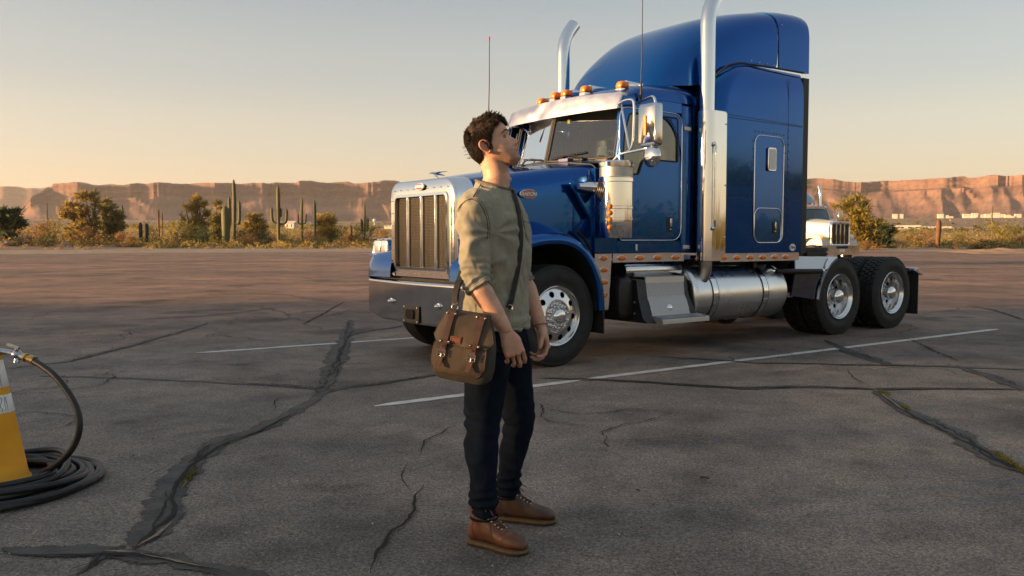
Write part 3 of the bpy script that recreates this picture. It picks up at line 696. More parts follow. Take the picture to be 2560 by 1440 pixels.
ME_steer_tyre = tyre_mesh(w=.285); ME_drive_tyre = tyre_mesh(w=.265, lug=True, name='drive_tyre')
def front_rim_mesh():
    mb = MB()   # outward is -Y; the disc sits 25 mm inside the lip and is gently domed
    mb.lathe([(.285, .10), (.290, .05), (.300, .012), (.303, .0), (.296, -.006), (.286, .0), (.280, .02), (.272, .028)], (0, 0, 0), (0, 1, 0), 56)
    disc_with_holes(mb, (0, .030, 0), (0, -1, 0), .165, .273, .222, .031, 10, .05, dish=.034)
    mb.lathe([(.167, -.002), (.160, -.012), (.150, -.012), (.143, .004), (.05, .004)], (0, 0, 0), (0, 1, 0), 48, False, True)
    return mb.mesh('rim', M_alu, smooth=35)
def back_plate_mesh(y):
    mb = MB(); mb.lathe([(.28, y), (.02, y)], (0, 0, 0), (0, 1, 0), 32, False, True); return mb.mesh('brake_drum', M_frame)
def nut_mesh():
    mb = MB(); mb.lathe([(.021, .0), (.0215, -.010), (.016, -.014), (.0145, -.034), (.011, -.046), (.004, -.051)], (0, 0, 0), (0, 1, 0), 12, False, True); return mb.mesh('lug_nut', M_chrome)
ME_nut = nut_mesh(); ME_frim = front_rim_mesh(); ME_drum = back_plate_mesh(.12)
def hub_mesh(r, h):
    mb = MB(); mb.lathe([(r*1.08, .004), (r*1.06, -.012), (r, -.018), (r*.985, -h*.45), (r*.93, -h*.68), (r*.78, -h*.86), (r*.5, -h*.97), (r*.2, -h)], (0, 0, 0), (0, 1, 0), 40, False, True); return mb.mesh('hub_cap', M_chrome)
ME_fhub = hub_mesh(.082, .075)
def rear_rim_mesh():
    mb = MB()   # deep-dish drive wheel: barrel inwards, disc 165 mm deep
    mb.lathe([(.288, .24), (.286, .1), (.292, .03), (.303, .0), (.297, -.007), (.286, .0), (.278, .02), (.258, .035), (.254, .12), (.262, .155), (.256, .165)], (0, 0, 0), (0, 1, 0), 56)
    disc_with_holes(mb, (0, .166, 0), (0, -1, 0), .15, .258, .205, .030, 10, .04, dish=-.01)
    mb.lathe([(.152, .172), (.13, .165), (.05, .165)], (0, 0, 0), (0, 1, 0), 40, False, True)
    return mb.mesh('rim', M_alu, smooth=35)
ME_rrim = rear_rim_mesh(); ME_drum2 = back_plate_mesh(.23)
def rhub_mesh():
    mb = MB(); mb.lathe([(.135, .165), (.13, .15), (.108, .14), (.1, .06), (.098, .02), (.088, -.004), (.06, -.022), (.02, -.028)], (0, 0, 0), (0, 1, 0), 40, False, True); return mb.mesh('hub_cap', M_chrome)
ME_rhub = rhub_mesh()
def wheel(kind, u, s, steer=0.0):
    w = new_obj('front_wheel' if kind == 'f' else 'rear_wheel', ME_frim if kind == 'f' else ME_rrim, truck, T(u, s*(1.15 if kind == 'f' else 1.215), .513), (0, random.uniform(0, 6), (0 if s > 0 else math.pi) + steer))
    new_obj('tyre', ME_steer_tyre if kind == 'f' else ME_drive_tyre, w, (0, -.004, 0))
    new_obj('hub_cap', ME_fhub if kind == 'f' else ME_rhub, w)
    new_obj('brake_drum', ME_drum if kind == 'f' else ME_drum2, w)
    n = 10; rn = .116
    for k in range(n):
        a = 2*math.pi*(k + .5)/n
        new_obj('lug_nut', ME_nut, w, (math.cos(a)*rn, .0 if kind == 'f' else .165, math.sin(a)*rn))
    if kind == 'r': new_obj('inner_tyre', ME_drive_tyre, w, (0, .31, 0))
    return w
for s in (1, -1): wheel('f', 0, s)
for u in (4.90, 6.24):
    for s in (1, -1): wheel('r', u, s)

# chassis
mb = MB()
for s in (-1, 1): mb.box(-.72, 6.95, s*.43 - .04, s*.43 + .04, .74, 1.0)
for u in (.5, 2.4, 3.9, 5.55, 6.9): mb.box(u - .05, u + .05, -.43, .43, .78, .96)
mb.cyl(T(0, -1.0, .5), T(0, 1.0, .5), .06); mb.box(-.5, 1.2, -.38, .38, .55, 1.2)
for u in (4.90, 6.24):
    mb.cyl(T(u, -.95, .52), T(u, .95, .52), .085); mb.ball(T(u, 0, .55), .23)
    for s in (-1, 1): mb.cyl(T(u + .28, s*.55, .35), T(u + .28, s*.55, .7), .11); mb.box(u - .35, u + .4, -s*.62 - .05, -s*.62 + .05, .55, .66)
mb.cyl(T(1.2, 0, .62), T(4.7, 0, .55), .06)
for s in (-1, 1): mb.cyl(T(3.7, s*.5, .45), T(4.4, s*.5, .45), .15)
mb.build('chassis', M_frame, truck)

# bumper: swept chrome face, wrapped ends, lower corners cut back
def bumper_u(v): return -.985 + .085*(abs(v)/1.13)**2.2
mb = MB(); rows = []; N = 36
for k in range(N + 1):
    v = -1.13 + 2.26*k/N; u = bumper_u(v); cut = max(0, (abs(v) - .70)/.43); zb = .405 + .055*cut**1.2
    rows.append([T(u + .10, v*.985, zb), T(u + .012, v, zb), T(u + .002, v, zb + .014), T(u, v, zb + .02), T(u, v, zb + .03), T(u, v, .805), T(u, v, .815), T(u + .002, v, .822), T(u + .006, v, .829), T(u + .02, v*.998, .836), T(u + .13, v*.985, .838)])
mb.grid(rows)
for s, r in ((-1, rows[0]), (1, rows[-1])):
    e = [Vector(p) for p in r]; mb.grid([e, [p + T(.30, -s*.02, 0) for p in e]])
bumper = mb.build('front_bumper', M_chromed, truck, smooth=30, solid=0)
def nut_on(mb, p, ax, r=.03):
    a = Vector(ax).normalized(); mb.lathe([(r*1.35, 0), (r*1.3, .008), (r*.9, .010), (r*.85, .03), (r*.5, .042), (.004, .046)], p, a, 12, False, True)
for v in (-.46, .49): m_ = MB(); nut_on(m_, T(bumper_u(v), v, .612), T(-1, 0, 0), .026); m_.build('bumper_bolt', M_chrome, bumper)
mb = MB(); mb.box(-1.004, -.984, -.155, .150, .415, .592); o = mb.build('tow_plate', M_black, bumper, bevel=.006)
mb = MB(); P = [T(-1.008, v, z) for v, z in rrect(-.085, .075, .455, .555, .03)]; mb.rings([P, [p + T(-.012, 0, 0) for p in P]]); mb.build('tow_hole_dark', mat('tow_hole', (.002, .002, .002), .9), bumper)  # near-black raised block painted as the dark inside of the tow hole
for (v, z) in ((-.135, .577), (.13, .577), (-.135, .432), (.13, .432)): m_ = MB(); m_.cyl(T(-1.004, v, z), T(-1.012, v, z), .008, 8); m_.build('tow_plate_screw', M_alud, bumper)

# grille: chrome surround with crowned top, rivets, frame, wire screen, three bars
GU = -.88
outer = []
for v, z in rrect(-.635, .655, .868, 1.888, (.03, .03, .19, .15), 8):
    if z > 1.70: z += .012*(1 - (v/.64)**2)
    outer.append(T(GU + .03, v, z))
inner = [T(GU, v, z) for v, z in rrect(-.548, .528, .955, 1.752, .06, 8)]
NN = 96
mo = resample(outer, NN); mi = resample(inner, NN)
mid = [a.lerp(b, .16) + T(-.026, 0, 0) for a, b in zip(mo, mi)]
back = [p + T(.20, 0, 0) for p in mo]
for p in back: p.z += .012
mb = MB(); mb.rings([back, [a.lerp(b, .985) for a, b in zip(back, mo)], mo, [a.lerp(b, .06) + T(-.018, 0, 0) for a, b in zip(mo, mi)], mid, mi, [p + T(.05, 0, 0) for p in mi]], False, False)
grille = mb.build('grille_surround', M_chrome, truck, smooth=50)
fo = [T(GU - .004, v, z) for v, z in rrect(-.548, .528, .955, 1.752, .06, 8)]; fi = [T(GU - .004, v, z) for v, z in rrect(-.516, .506, .985, 1.722, .045, 8)]
mb = MB(); a = resample(fo, NN); b = resample(fi, NN); mb.rings([[p + T(.01, 0, 0) for p in a], [p + T(-.008, 0, 0) for p in a], [p + T(-.012, 0, 0) for p in b], [p + T(.06, 0, 0) for p in b]], False, False)
mb.build('grille_frame', M_chrome, grille, smooth=50)
mb = MB()
for p in resample([T(GU - .004, v, z) for v, z in rrect(-.592, .592, .915, 1.80, .08, 8)], 30): mb.ball(p + T(-.004, 0, 0), .0065, 8, 5)
tag(mb.build('grille_rivet', M_chrome, grille), kind='stuff')
mb = MB(); mb.box(GU + .075, GU + .085, -.55, .55, .95, 1.75); mb.build('radiator', M_rad, grille)
mb = MB()      # woven wire screen: single wires too small to pick apart
for k in range(64): v = -.53 + 1.06*k/63; mb.box(GU + .030, GU + .034, -v - .0017, -v + .0017, .97, 1.735)
for k in range(50): z = .97 + .765*k/49; mb.box(GU + .0265, GU + .0305, -.53, .53, z - .0018, z + .0018)
tag(mb.build('grille_screen', M_mesh, grille, smooth=0, recalc=False), kind='stuff')
for v in (-.275, .005, .285):
    mb = MB(); P = [(-.017, 0), (-.016, -.02), (-.007, -.030), (.007, -.030), (.016, -.02), (.017, 0)]
    mb.rings([[T(GU + .022 + q, v + p, z) for p, q in P] for z in (.975, 1.732)]); mb.build('grille_bar', M_chrome, grille, smooth=60)
def emblem(c, nrm, right, w, h, txt):
    """oval badge: white rim, red field, white script"""
    c = Vector(c); n = Vector(nrm).normalized(); r = Vector(right).normalized(); up = Vector((0, 0, 1)); up = (up - n*up.dot(n)).normalized()
    E = lambda k, d: [c + r*(math.cos(2*math.pi*i/28)*w*k) + up*(math.sin(2*math.pi*i/28)*h*k) + n*d for i in range(28)]
    m_ = MB(); m_.rings([E(1, 0), E(1, .006), E(.96, .010)], True, True); ob = m_.build('emblem', M_emwhite, None)
    m_ = MB(); m_.rings([E(.90, .009), E(.88, .014)], True, True); f = m_.build('emblem_field', M_emblem, None)
    t = text_obj('emblem_script', txt, h*1.05, M_emwhite, None, c + n*.0145, r, up, shear=.3, ext=.001, bold=.002)
    return ob, f, t
def put(objs, parent):
    for o in objs: o.parent = parent
put(emblem(T(GU - .013, .015, 1.818), T(-1, 0, .12), T(0, 1, 0), .088, .036, 'AADIINR'), grille)

# hood ornament: a bird with swept wings on a chrome stem
mb = MB(); c = T(-.70, .03, 1.925)
mb.tube([c + T(.02, 0, -.04), c + T(0, 0, 0), c + T(-.02, 0, .03)], [.03, .014, .012], 8)
mb.tube([c + T(-.09, 0, .035), c + T(-.05, 0, .040), c + T(.02, 0, .034), c + T(.10, 0, .022)], [.004, .012, .014, .003], 8)
for s in (-1, 1): mb.rings([[c + T(-.05, s*.008, .037), c + T(-.01, s*.01, .032), c + T(-.01, s*.01, .036), c + T(-.045, s*.008, .041)], [c + T(0, s*.055, .052), c + T(.03, s*.05, .047), c + T(.03, s*.05, .050), c + T(.0, s*.055, .055)], [c + T(.08, s*.07, .06), c + T(.09, s*.066, .058), c + T(.09, s*.066, .06), c + T(.082, s*.07, .062)]])
mb.build('hood_ornament', M_chrome, truck)

# hood: lofted from the crown back to the cowl
HZB = [(-.86, .98), (-.78, 1.10), (-.60, 1.21), (-.35, 1.295), (-.08, 1.325), (.16, 1.295), (.36, 1.18), (.50, 1.14), (.72, 1.13)]
def hood_sec(u):
    t = (u + .70)/1.42
    w = lerp(.645, .965, t**.9); zt = lerp(1.905, 2.135, t**.85); zs = lerp(1.70, 1.90, t); rr = lerp(.19, .16, t); zb = interp(HZB, u)
    pts = [(w - .0, zb), (w, lerp(zb, zs - .12, .5)), (w, zs - .12)]
    zc = zt - .035 - .02*t
    for k in range(7):
        a = R(90*k/6); pts.append((w - rr + math.cos(a)*rr, zc - rr + math.sin(a)*rr))
    pts += [(w*.55, lerp(zc, zt, .62)), (w*.28, lerp(zc, zt, .92)), (0, zt)]
    full = [(v, z) for v, z in pts] + [(-v, z) for v, z in pts[-2::-1]]
    return [T(u, v, z) for v, z in full]
mb = MB(); mb.grid([hood_sec(-.70 + 1.42*k/18) for k in range(19)]); hood = mb.build('hood', M_blue, truck, smooth=60, recalc=False)
mb = MB(); mb.add(hood_sec(-.66), [tuple(range(len(hood_sec(-.66))))]); mb.build('hood_bulkhead', M_frame, hood)
s19 = hood_sec(.722); mb = MB(); mb.tube([p for p in s19 if p.z > 1.3], .009, 6); mb.build('hood_seal', M_gasket, hood)
mb = MB(); mb.tube([T(.60, .952 + .004, z) for z in (2.0, 1.9, 1.6)] , .004, 6); mb.build('hood_trim', M_black, hood)
tt = (-.08 + .70)/1.42
put(emblem(T(-.08, lerp(.645, .965, tt**.9) + .004, 1.735), T(0, 1, 0.0), T(1, 0, 0), .125, .048, 'AADCINR'), hood)

# fenders with the wheel arch, a rolled lip and a black liner
FP = spline([(-.865, .845, 0), (-.85, .98, 0), (-.78, 1.10, 0), (-.60, 1.20, 0), (-.35, 1.285, 0), (-.08, 1.315, 0), (.16, 1.285, 0), (.36, 1.17, 0), (.50, .98, 0), (.575, .76, 0), (.595, .55, 0)], 5)
for s in (1, -1):
    rows = []; lin = []
    for i, p in enumerate(FP):
        u, z = p.x, p.y; dirc = Vector((0 - u, .50 - z)); dirc.normalize(); fl = 1.0 + .0*u
        front = max(0, min(1, (-u - .35)/.45)); ov = 1.215 - .005*front; iv = lerp(.80, .60, front); up = .10*math.exp(-((u + .1)/.45)**2)
        def q(v, inw, du=0): return T(u + dirc.x*inw, s*v, z + dirc.y*inw)
        rows.append([q(ov - .03, .085), q(ov - .004, .082), q(ov, .07), q(ov + .004, .03), q(ov - .012, -.004), q(ov - .05, -.026), q(ov - .14, -.04), q(lerp(ov, iv, .6), -.045 - up*.5), q(iv, -.05 - up)])
        lin.append([q(ov - .03, .085), q(.55, .09)])
    mb = MB(); mb.grid(rows); fn = mb.build('fender', M_blue, truck, smooth=60, recalc=False)
    mb = MB(); mb.grid(lin); mb.build('wheel_arch_liner', M_frame, fn, smooth=60)
    mb = MB(); mb.box(.585, .60, -s*.80 if s > 0 else .80, -s*1.20 if s > 0 else 1.20, .30, .58); mb.build('mud_flap', M_rub, fn, bevel=.004)
    # twin rectangular headlamps in a chrome pod with an amber side lamp
    pod = [T(-.80, s*v, z) for v, z in rrect(.835, 1.235, 1.10, 1.285, .035)]; pb = [p + T(.22, 0, .015) for p in pod]; pc = [p + T(.40, 0, -.05) for p in pod]
    mb = MB(); mb.rings([[p.lerp(sum(pod, Vector())/len(pod), .10) + T(.012, 0, 0) for p in pod], pod, pb], True, True); pd = mb.build('headlight_pod', M_chrome, truck, smooth=45)
    for v in (.935, 1.10):
        P = [T(-.794, s*x, z) for x, z in rrect(v - .072, v + .072, 1.118, 1.262, .02)]; cc = sum(P, Vector())/len(P)
        mb = MB(); mb.rings([P, [p + T(-.010, 0, 0) for p in P], [p.lerp(cc, .25) + T(-.018, 0, 0) for p in P], [p.lerp(cc, .7) + T(-.022, 0, 0) for p in P]]); mb.build('headlight', M_lens, pd, smooth=60)
    P = [T(-.77 + .1*a, s*1.236, 1.125 + .135*b) for a, b in ((0, 0), (1, 0), (1, 1), (0, 1))]
    mb = MB(); mb.prism(P, T(0, s*.012, 0)); mb.build('turn_signal', M_amber, pd, bevel=.005)
    mb = MB(); mb.grid([[T(-.86 + .02, s*.86, 1.095), T(-.86 + .02, s*1.26, 1.095)], [T(-.45, s*.80, 1.22), T(-.45, s*1.20, 1.25)]]); mb.build('headlight_bracket', M_blue, pd)
# far-side front wheel well bottom and radiator support, dark
mb = MB(); mb.box(-.80, -.6, -.62, .62, .80, .9); mb.box(-.85, -.55, -1.0, 1.0, .72, .80); mb.build('radiator_support', M_frame, truck)

# cab ------------------------------------------------------------
CV = 1.0
cab_root = None
def side_poly(pts, s, v=CV): return [T(u, s*v, z) for u, z in pts]
# lower shell: cowl sides, sills, rear posts, headers; floor pan joins the two sides
mb = MB(); mb.box(.66, 2.26, -.95, .95, 1.125, 1.15); cab = mb.build('cab', M_blue, truck)
for s in (1, -1):
    for nm, poly, dpt in (('cowl_side', [(.64, 1.13), (.975, 1.13), (.975, 2.03), (.90, 2.06), (.64, 2.02)], .06), ('door_sill', [(.978, 1.13), (1.972, 1.13), (1.972, 1.262), (.978, 1.262)], .06), ('rear_post', [(1.975, 1.13), (2.14, 1.13), (2.14, 2.80), (1.975, 2.80)], .06), ('door_header', [(1.0, 2.70), (1.972, 2.70), (1.972, 2.82), (1.05, 2.82)], .05)):
        mb = MB(); mb.prism(side_poly(poly, s), T(0, -s*dpt, 0)); mb.build(nm, M_blue, cab, bevel=.012 if nm == 'rear_post' else .006)
mb = MB()    # back corners and back wall of the cab
for s in (1, -1):
    arc = [(2.14 + .14*math.sin(R(a)), CV - .14 + .14*math.cos(R(a))) for a in range(0, 91, 15)]
    mb.grid([[T(u, s*v, z) for u, v in arc] for z in (1.13, 2.0, 2.85)])
mb.add([T(2.28, .86, 1.13), T(2.28, -.86, 1.13), T(2.28, -.86, 2.85), T(2.28, .86, 2.85)], [(0, 1, 2, 3)])
mb.build('cab_back', M_blue, cab, smooth=50)
# roof cap
RT = [(.93, 2.80, 2.76), (1.00, 2.865, 2.775), (1.12, 2.925, 2.79), (1.3, 2.985, 2.81), (1.6, 3.045, 2.82), (1.95, 3.075, 2.82), (2.15, 3.075, 2.82), (2.24, 3.05, 2.82), (2.285, 2.98, 2.82)]
mb = MB(); rows = []
for u, zt, zb in RT:
    w = 1.0 if u < 2.2 else (.985 if u < 2.26 else .93); k = (zt - zb); prof = []
    for i in range(17):
        a = math.pi*i/16; cx = math.copysign(abs(math.cos(a))**.42, math.cos(a)); sz = abs(math.sin(a))**.62
        prof.append(T(u + .10*(abs(cx)**3)*(1 if u < 1.25 else 0), w*cx, zb + k*sz))
    rows.append(prof)
mb.grid(rows); mb.add(rows[-1], [tuple(range(17))]); roof = mb.build('cab_roof', M_blue, cab, smooth=50, recalc=False)
# doors: outer skin with a real window opening, bright edge trim, handle, glass
door_out = rrect(.985, 1.968, 1.268, 2.695, (.03, .13, .12, .10), 6)
win = [(1.62, 2.155), (1.905, 2.155), (1.90, 2.62), (1.88, 2.645), (1.20, 2.645), (1.13, 2.62), (1.06, 2.40), (1.03, 2.02), (1.06, 1.985), (1.28, 1.985), (1.345, 2.14), (1.40, 2.155)]
for s in (1, -1):
    do = resample([T(u, s*(CV + .006), z) for u, z in door_out], 80); wi = resample([T(u, s*(CV + .006), z) for u, z in win], 80)
    mb = MB(); mb.rings([[p + T(0, -s*.04, 0) for p in do], [p + T(0, -s*.006, 0) for p in do], [p.lerp(Vector((1.48, p.y, 1.98)), .012) for p in do], wi, [p + T(0, -s*.02, 0) for p in wi]], False, False)
    door = mb.build('cab_door', M_blue, truck, smooth=30)
    mb = MB(); mb.tube([p + T(0, s*.002, 0) for p in do], .0055, 6, closed=True); mb.build('door_edge_trim', M_chrome, door, smooth=180)
    mb = MB(); wg = [p + T(0, -s*.014, 0) for p in wi]; mb.add(wg, [tuple(range(len(wg)))]); mb.build('door_window', M_glassd if s > 0 else M_glass, door, smooth=0)
    mb = MB(); mb.tube([p + T(0, -s*.004, 0) for p in wi], .011, 6, closed=True); mb.build('window_seal', M_gasket, door, smooth=180)
    mb = MB(); mb.box(1.735, 1.815, -s*1.008 - .003, -s*1.008 + .003, 1.365, 1.53); mb.build('handle_recess', M_black, door, bevel=.012)
    mb = MB(); mb.box(1.772, 1.805, -s*1.018 - .008, -s*1.018 + .008, 1.42, 1.515); mb.cyl(T(1.79, s*1.005, 1.39), T(1.79, s*1.020, 1.39), .011, 12); mb.build('door_handle', M_chrome, door, bevel=.005)
    mb = MB(); mb.box(1.42, 1.96, -s*1.007 - .003, -s*1.007 + .003, 2.055, 2.063); mb.build('belt_line', M_blue, door)
    for z in (1.19, 2.54):
        mb = MB(); mb.obox(T(2.06, s*1.006, z), Vector((1, 0, 0)), Vector((0, 1, 0)), Vector((0, 0, 1)), .055, .010, .022); mb.build('grab_bracket', M_alud, cab, bevel=.004)
mb = MB(); mb.obox(T(1.255, 1.006, 1.19), Vector((1, 0, 0)), Vector((0, 1, 0)), Vector((0, 0, 1)), .014, .003, .035); mb.build('data_label', M_paper, cab)
# A pillars, windscreen in two panes, header
for s in (1, -1):
    mb = MB(); mb.tube([T(1.04, s*.965, 2.03), T(1.06, s*.955, 2.25), T(1.13, s*.95, 2.55), T(1.20, s*.95, 2.80)], [.034, .027, .027, .032], 10); mb.build('windscreen_pillar', M_blue, cab)
    b0, b1 = T(.80, s*.022, 2.165), T(1.01, s*.90, 2.165); t0, t1 = T(.96, s*.022, 2.80), T(1.15, s*.885, 2.80)
    def wp(a, b): return b0.lerp(b1, a).lerp(t0.lerp(t1, a), b) + T(-.035*math.sin(math.pi*a)*.6, 0, 0)
    mb = MB(); mb.grid([[wp(i/10, j/6) for i in range(11)] for j in range(7)]); ws = mb.build('windscreen', M_wsglass, cab, smooth=180, recalc=False)
    per = [wp(i/10, 0) for i in range(11)] + [wp(1, j/6) for j in range(1, 7)] + [wp(i/10, 1) for i in range(9, -1, -1)] + [wp(0, j/6) for j in range(5, 0, -1)]
    mb = MB(); mb.tube(per, .017, 6, closed=True); mb.build('windscreen_seal', M_gasket, ws, smooth=180)
    # wiper
    w0 = T(.86, s*.55, 2.155); arm1 = wp(.33, .10) + T(-.02, 0, 0)
    mb = MB(); mb.tube([w0, w0.lerp(arm1, .5) + T(-.03, 0, .02), arm1], [.016, .011, .008], 6); mb.tube([wp(.08, .05) + T(-.015, 0, 0), wp(.3, .085) + T(-.018, 0, 0), wp(.62, .12) + T(-.015, 0, 0)], .010, 6); mb.ball(w0, .03, 8, 6); mb.build('wiper', M_black, cab)
mb = MB(); mb.tube([T(.79, 0, 2.15), T(.955, 0, 2.80)], .018, 8); mb.build('windscreen_divider', M_gasket, cab)
mb = MB(); mb.grid([[T(.72, v, 2.13 - .05*(abs(v)/.95)**2), T(.775 + .235*(abs(v)/.95)**1.6, v, 2.16 - .03*(abs(v)/.95)**3)] for v in [-.96 + 1.92*k/20 for k in range(21)]]); mb.build('cowl', M_blue, cab, smooth=60)
mb = MB(); mb.obox(T(.82, .30, 2.165), Vector((1, 0, 0)), Vector((0, 1, 0)), Vector((0, 0, 1)), .025, .08, .015); mb.build('cowl_vent', mat('cowl_vent', (.10, .10, .22), .5), cab)
# inspection sticker, mirror and interior
mb = MB(); a = T(.985, .66, 2.20); mb.obox(T(.99, .735, 2.245), T(.235, .97, 0).normalized(), T(.97, -.235, 0).normalized(), T(.17, 0, .985).normalized(), .055, .002, .045); mb.build('windscreen_sticker', M_paper, cab)
mb = MB(); mb.obox(T(1.05, .10, 2.64), Vector((1, 0, 0)), Vector((0, 1, 0)), Vector((0, 0, 1)), .01, .035, .03); mb.build('toll_tag', mat('toll_tag', (.62, .40, .10), .4), cab, bevel=.006)
mb = MB(); mb.box(1.02, 1.45, -.92, .92, 1.55, 2.13); mb.obox(T(1.0, 0, 2.13), Vector((1, 0, 0)), Vector((0, 1, 0)), Vector((0, 0, 1)), .10, .90, .02); mb.build('dashboard', M_dash, cab, bevel=.05)
mb = MB(); mb.box(.98, 2.25, -.93, .93, 1.15, 1.2); mb.box(2.20, 2.24, -.93, .93, 1.2, 2.15); mb.box(1.0, 2.2, -.9, .9, 2.76, 2.80); mb.box(2.18, 2.23, -.93, -.45, 2.1, 2.8); mb.box(2.18, 2.23, .45, .93, 2.1, 2.8); mb.build('cab_liner', M_liner, cab)
for s in (1, -1):
    mb = MB(); v = s*.47; mb.box(1.62, 2.08, -v - .26, -v + .26, 1.62, 1.80)
    mb.rings([[T(u, v + q*w_, z) for u, q in ((2.0 + d, -1), (2.12 + d, -1), (2.12 + d, 1), (2.0 + d, 1))] for z, w_, d in ((1.75, .25, 0), (2.2, .25, .04), (2.32, .2, .05), (2.36, .14, .055), (2.52, .13, .06), (2.55, .10, .065))]); mb.cyl(T(1.85, v, 1.2), T(1.85, v, 1.65), .12)
    mb.build('seat', M_seat, cab, bevel=.03)
mb = MB(); c = T(1.42, .48, 2.10); ax = T(.85, 0, .53).normalized(); A, B = frame_of(ax); mb.tube([c + A*(.22*math.cos(2*math.pi*k/28)) + B*(.22*math.sin(2*math.pi*k/28)) for k in range(28)], .016, 8, closed=True)
for a in (0, 2.1, 4.2): mb.tube([c, c + A*(.21*math.cos(a)) + B*(.21*math.sin(a))], .012, 6)
mb.tube([c, c - ax*.3], .03, 8); mb.ball(c, .05); mb.build('steering_wheel', M_black, cab)
# sun visor over the windscreen: dented stainless
mb = MB(); rows = []
for k in range(41):
    v = -.99 + 1.98*k/40; q = abs(v)/.99
    ul = .86 + .10*q**2.2; zl = 2.672; ut = .925 + .12*q**2.4; zt = 2.878 - .026*q**2
    dent = .022*math.exp(-((v + .20)/.07)**2) - .012*math.exp(-((v + .45)/.2)**2)
    row = []
    for j in range(7):
        t = j/6; bow = math.sin(math.pi*t)*.006
        row.append(T(lerp(ul, ut, t) - bow + dent*math.sin(math.pi*min(1, t*1.1)) + .004*noise.noise(Vector((v*5, t*3, 1))), v, lerp(zl, zt, t) + bow*.5))
    rows.append(row)
for s, r in ((1, rows[-1]),): rows.append([p + T(.07, -.005, -.01*0 + .02*(1 - i/6)) for i, p in enumerate(r)]); rows.append([p + T(.17 - .05*(i/6), -.03, .05*(1 - i/6)) for i, p in enumerate(r)])
rows.insert(0, [p + T(.14, .03, .04) for p in rows[0]])
mb.grid(rows); mb.build('sun_visor', M_visor, truck, smooth=180, recalc=False, solid=.006)
mb = MB(); P = [T(.735 + .20*(abs(v)/.99)**2.2 + .025 + t*.19, v, 2.675 + t*.16 - .0) for v, t in ()]
# roof marker lamps: amber lens in a chrome torpedo with a tail
for v in (-.62, -.30, -.10, .24, .78):
    u0 = 1.19 + (.05 if abs(v) > .5 else 0); z0 = sinterp([(a, b) for a, b, c_ in RT], u0) - (.015 if abs(v) < .5 else .055)
    secs = []
    for du, w_, h_, dz in ((-.06, .035, .03, .045), (-.05, .048, .048, .05), (.0, .053, .056, .055), (.05, .052, .056, .057)):
        secs.append([T(u0 + du, v + math.cos(2*math.pi*i/16)*w_, z0 + dz + math.sin(2*math.pi*i/16)*h_*(1 if math.sin(2*math.pi*i/16) > 0 else .7)) for i in range(16)])
    mb = MB(); mb.rings(secs); lamp = mb.build('roof_lamp', M_amber, roof, smooth=60)
    secs = []
    for du, w_, h_, dz in ((.05, .054, .058, .057), (.10, .05, .052, .060), (.20, .034, .034, .066), (.32, .012, .014, .075)):
        secs.append([T(u0 + du, v + math.cos(2*math.pi*i/16)*w_, z0 + dz + (.045*min(1, du*2)) + math.sin(2*math.pi*i/16)*h_) for i in range(16)])
    mb = MB(); mb.rings(secs); mb.box(u0 - .06, u0 + .12, -v - .045, -v + .045, z0 - .01, z0 + .022); mb.build('lamp_housing', M_chrome, roof, smooth=60)
# air cleaners with strap bands, perforated top, intake pipe, boot and four amber lamps
for s in (1, -1):
    c = T(.72, s*1.235, 0); r0 = .172
    mb = MB(); mb.lathe([(r0 - .02, 1.29), (r0 - .008, 1.293), (r0, 1.305), (r0, 1.47), (r0 + .006, 1.474), (r0 + .006, 1.496), (r0, 1.50), (r0, 1.585), (r0 + .006, 1.59), (r0 + .006, 1.612), (r0, 1.618), (r0, 1.86), (r0 + .008, 1.866), (r0 + .008, 1.905), (r0 - .004, 1.912), (r0 - .004, 2.015), (r0 + .008, 2.02), (r0 + .010, 2.06), (r0 - .005, 2.078), (.03, 2.085)], c, (0, 0, 1), 56, True, True)
    ac = mb.build('air_cleaner', M_chrome, truck, smooth=35)
    mb = MB(); mb.lathe([(r0 - .001, 1.916), (r0 + .001, 1.918), (r0 + .001, 2.012), (r0 - .001, 2.014)], c, (0, 0, 1), 56); mb.build('air_screen', mat('perforated_steel', (.42, .41, .40), .42, metal=1.0, var=.35, vscale=150), ac)
    mb = MB(); mb.tube([T(.34, s*1.08, 1.815), T(.46, s*1.10, 1.815), T(.545, s*1.13, 1.81)], [.03, .055, .058], 18); mb.build('intake_pipe', M_chrome, ac, smooth=60)
    pr = []
    for k in range(14): t = k/13; pr.append((T(.54 + .10*t, s*(1.13 + .07*t), 1.805 - .03*t), .064 + .03*t + (.006 if k % 2 else 0)))
    mb = MB(); mb.tube([p for p, q in pr], [q for p, q in pr], 20); mb.tube([T(.60, s*1.18, 1.76), T(.61, s*1.18, 1.62)], [.085, .03], 14); mb.build('intake_boot', M_black, ac, smooth=60)
    mb = MB(); mb.prism([T(.30, s*.955, 1.86), T(.62, s*.995, 1.88), T(.62, s*.995, 1.50), T(.55, s*.99, 1.48)], T(0, s*.04, 0)); mb.build('intake_panel', M_blue, ac, bevel=.015)
    mb = MB(); mb.obox(T(.555, s*1.30, 1.51), Vector((1, 0, 0)), Vector((0, 1, 0)), Vector((0, 0, 1)), .022, .012, .17); mb.build('lamp_bracket', M_chrome, ac, bevel=.006)
    for z in (1.61, 1.545, 1.475, 1.40):
        mb = MB(); mb.lathe([(.027, 0), (.026, .012), (.02, .024), (.010, .03)], T(.555, s*1.312, z), T(-.3, s, 0), 14, True, True); mb.build('marker_lamp', M_amber, ac, smooth=60)
    for z in (1.45, 1.88): mb = MB(); mb.box(.80, 1.02, -s*1.08 - .04, -s*1.08 + .04, z - .015, z + .015); mb.build('mounting_strap', M_chrome, ac)
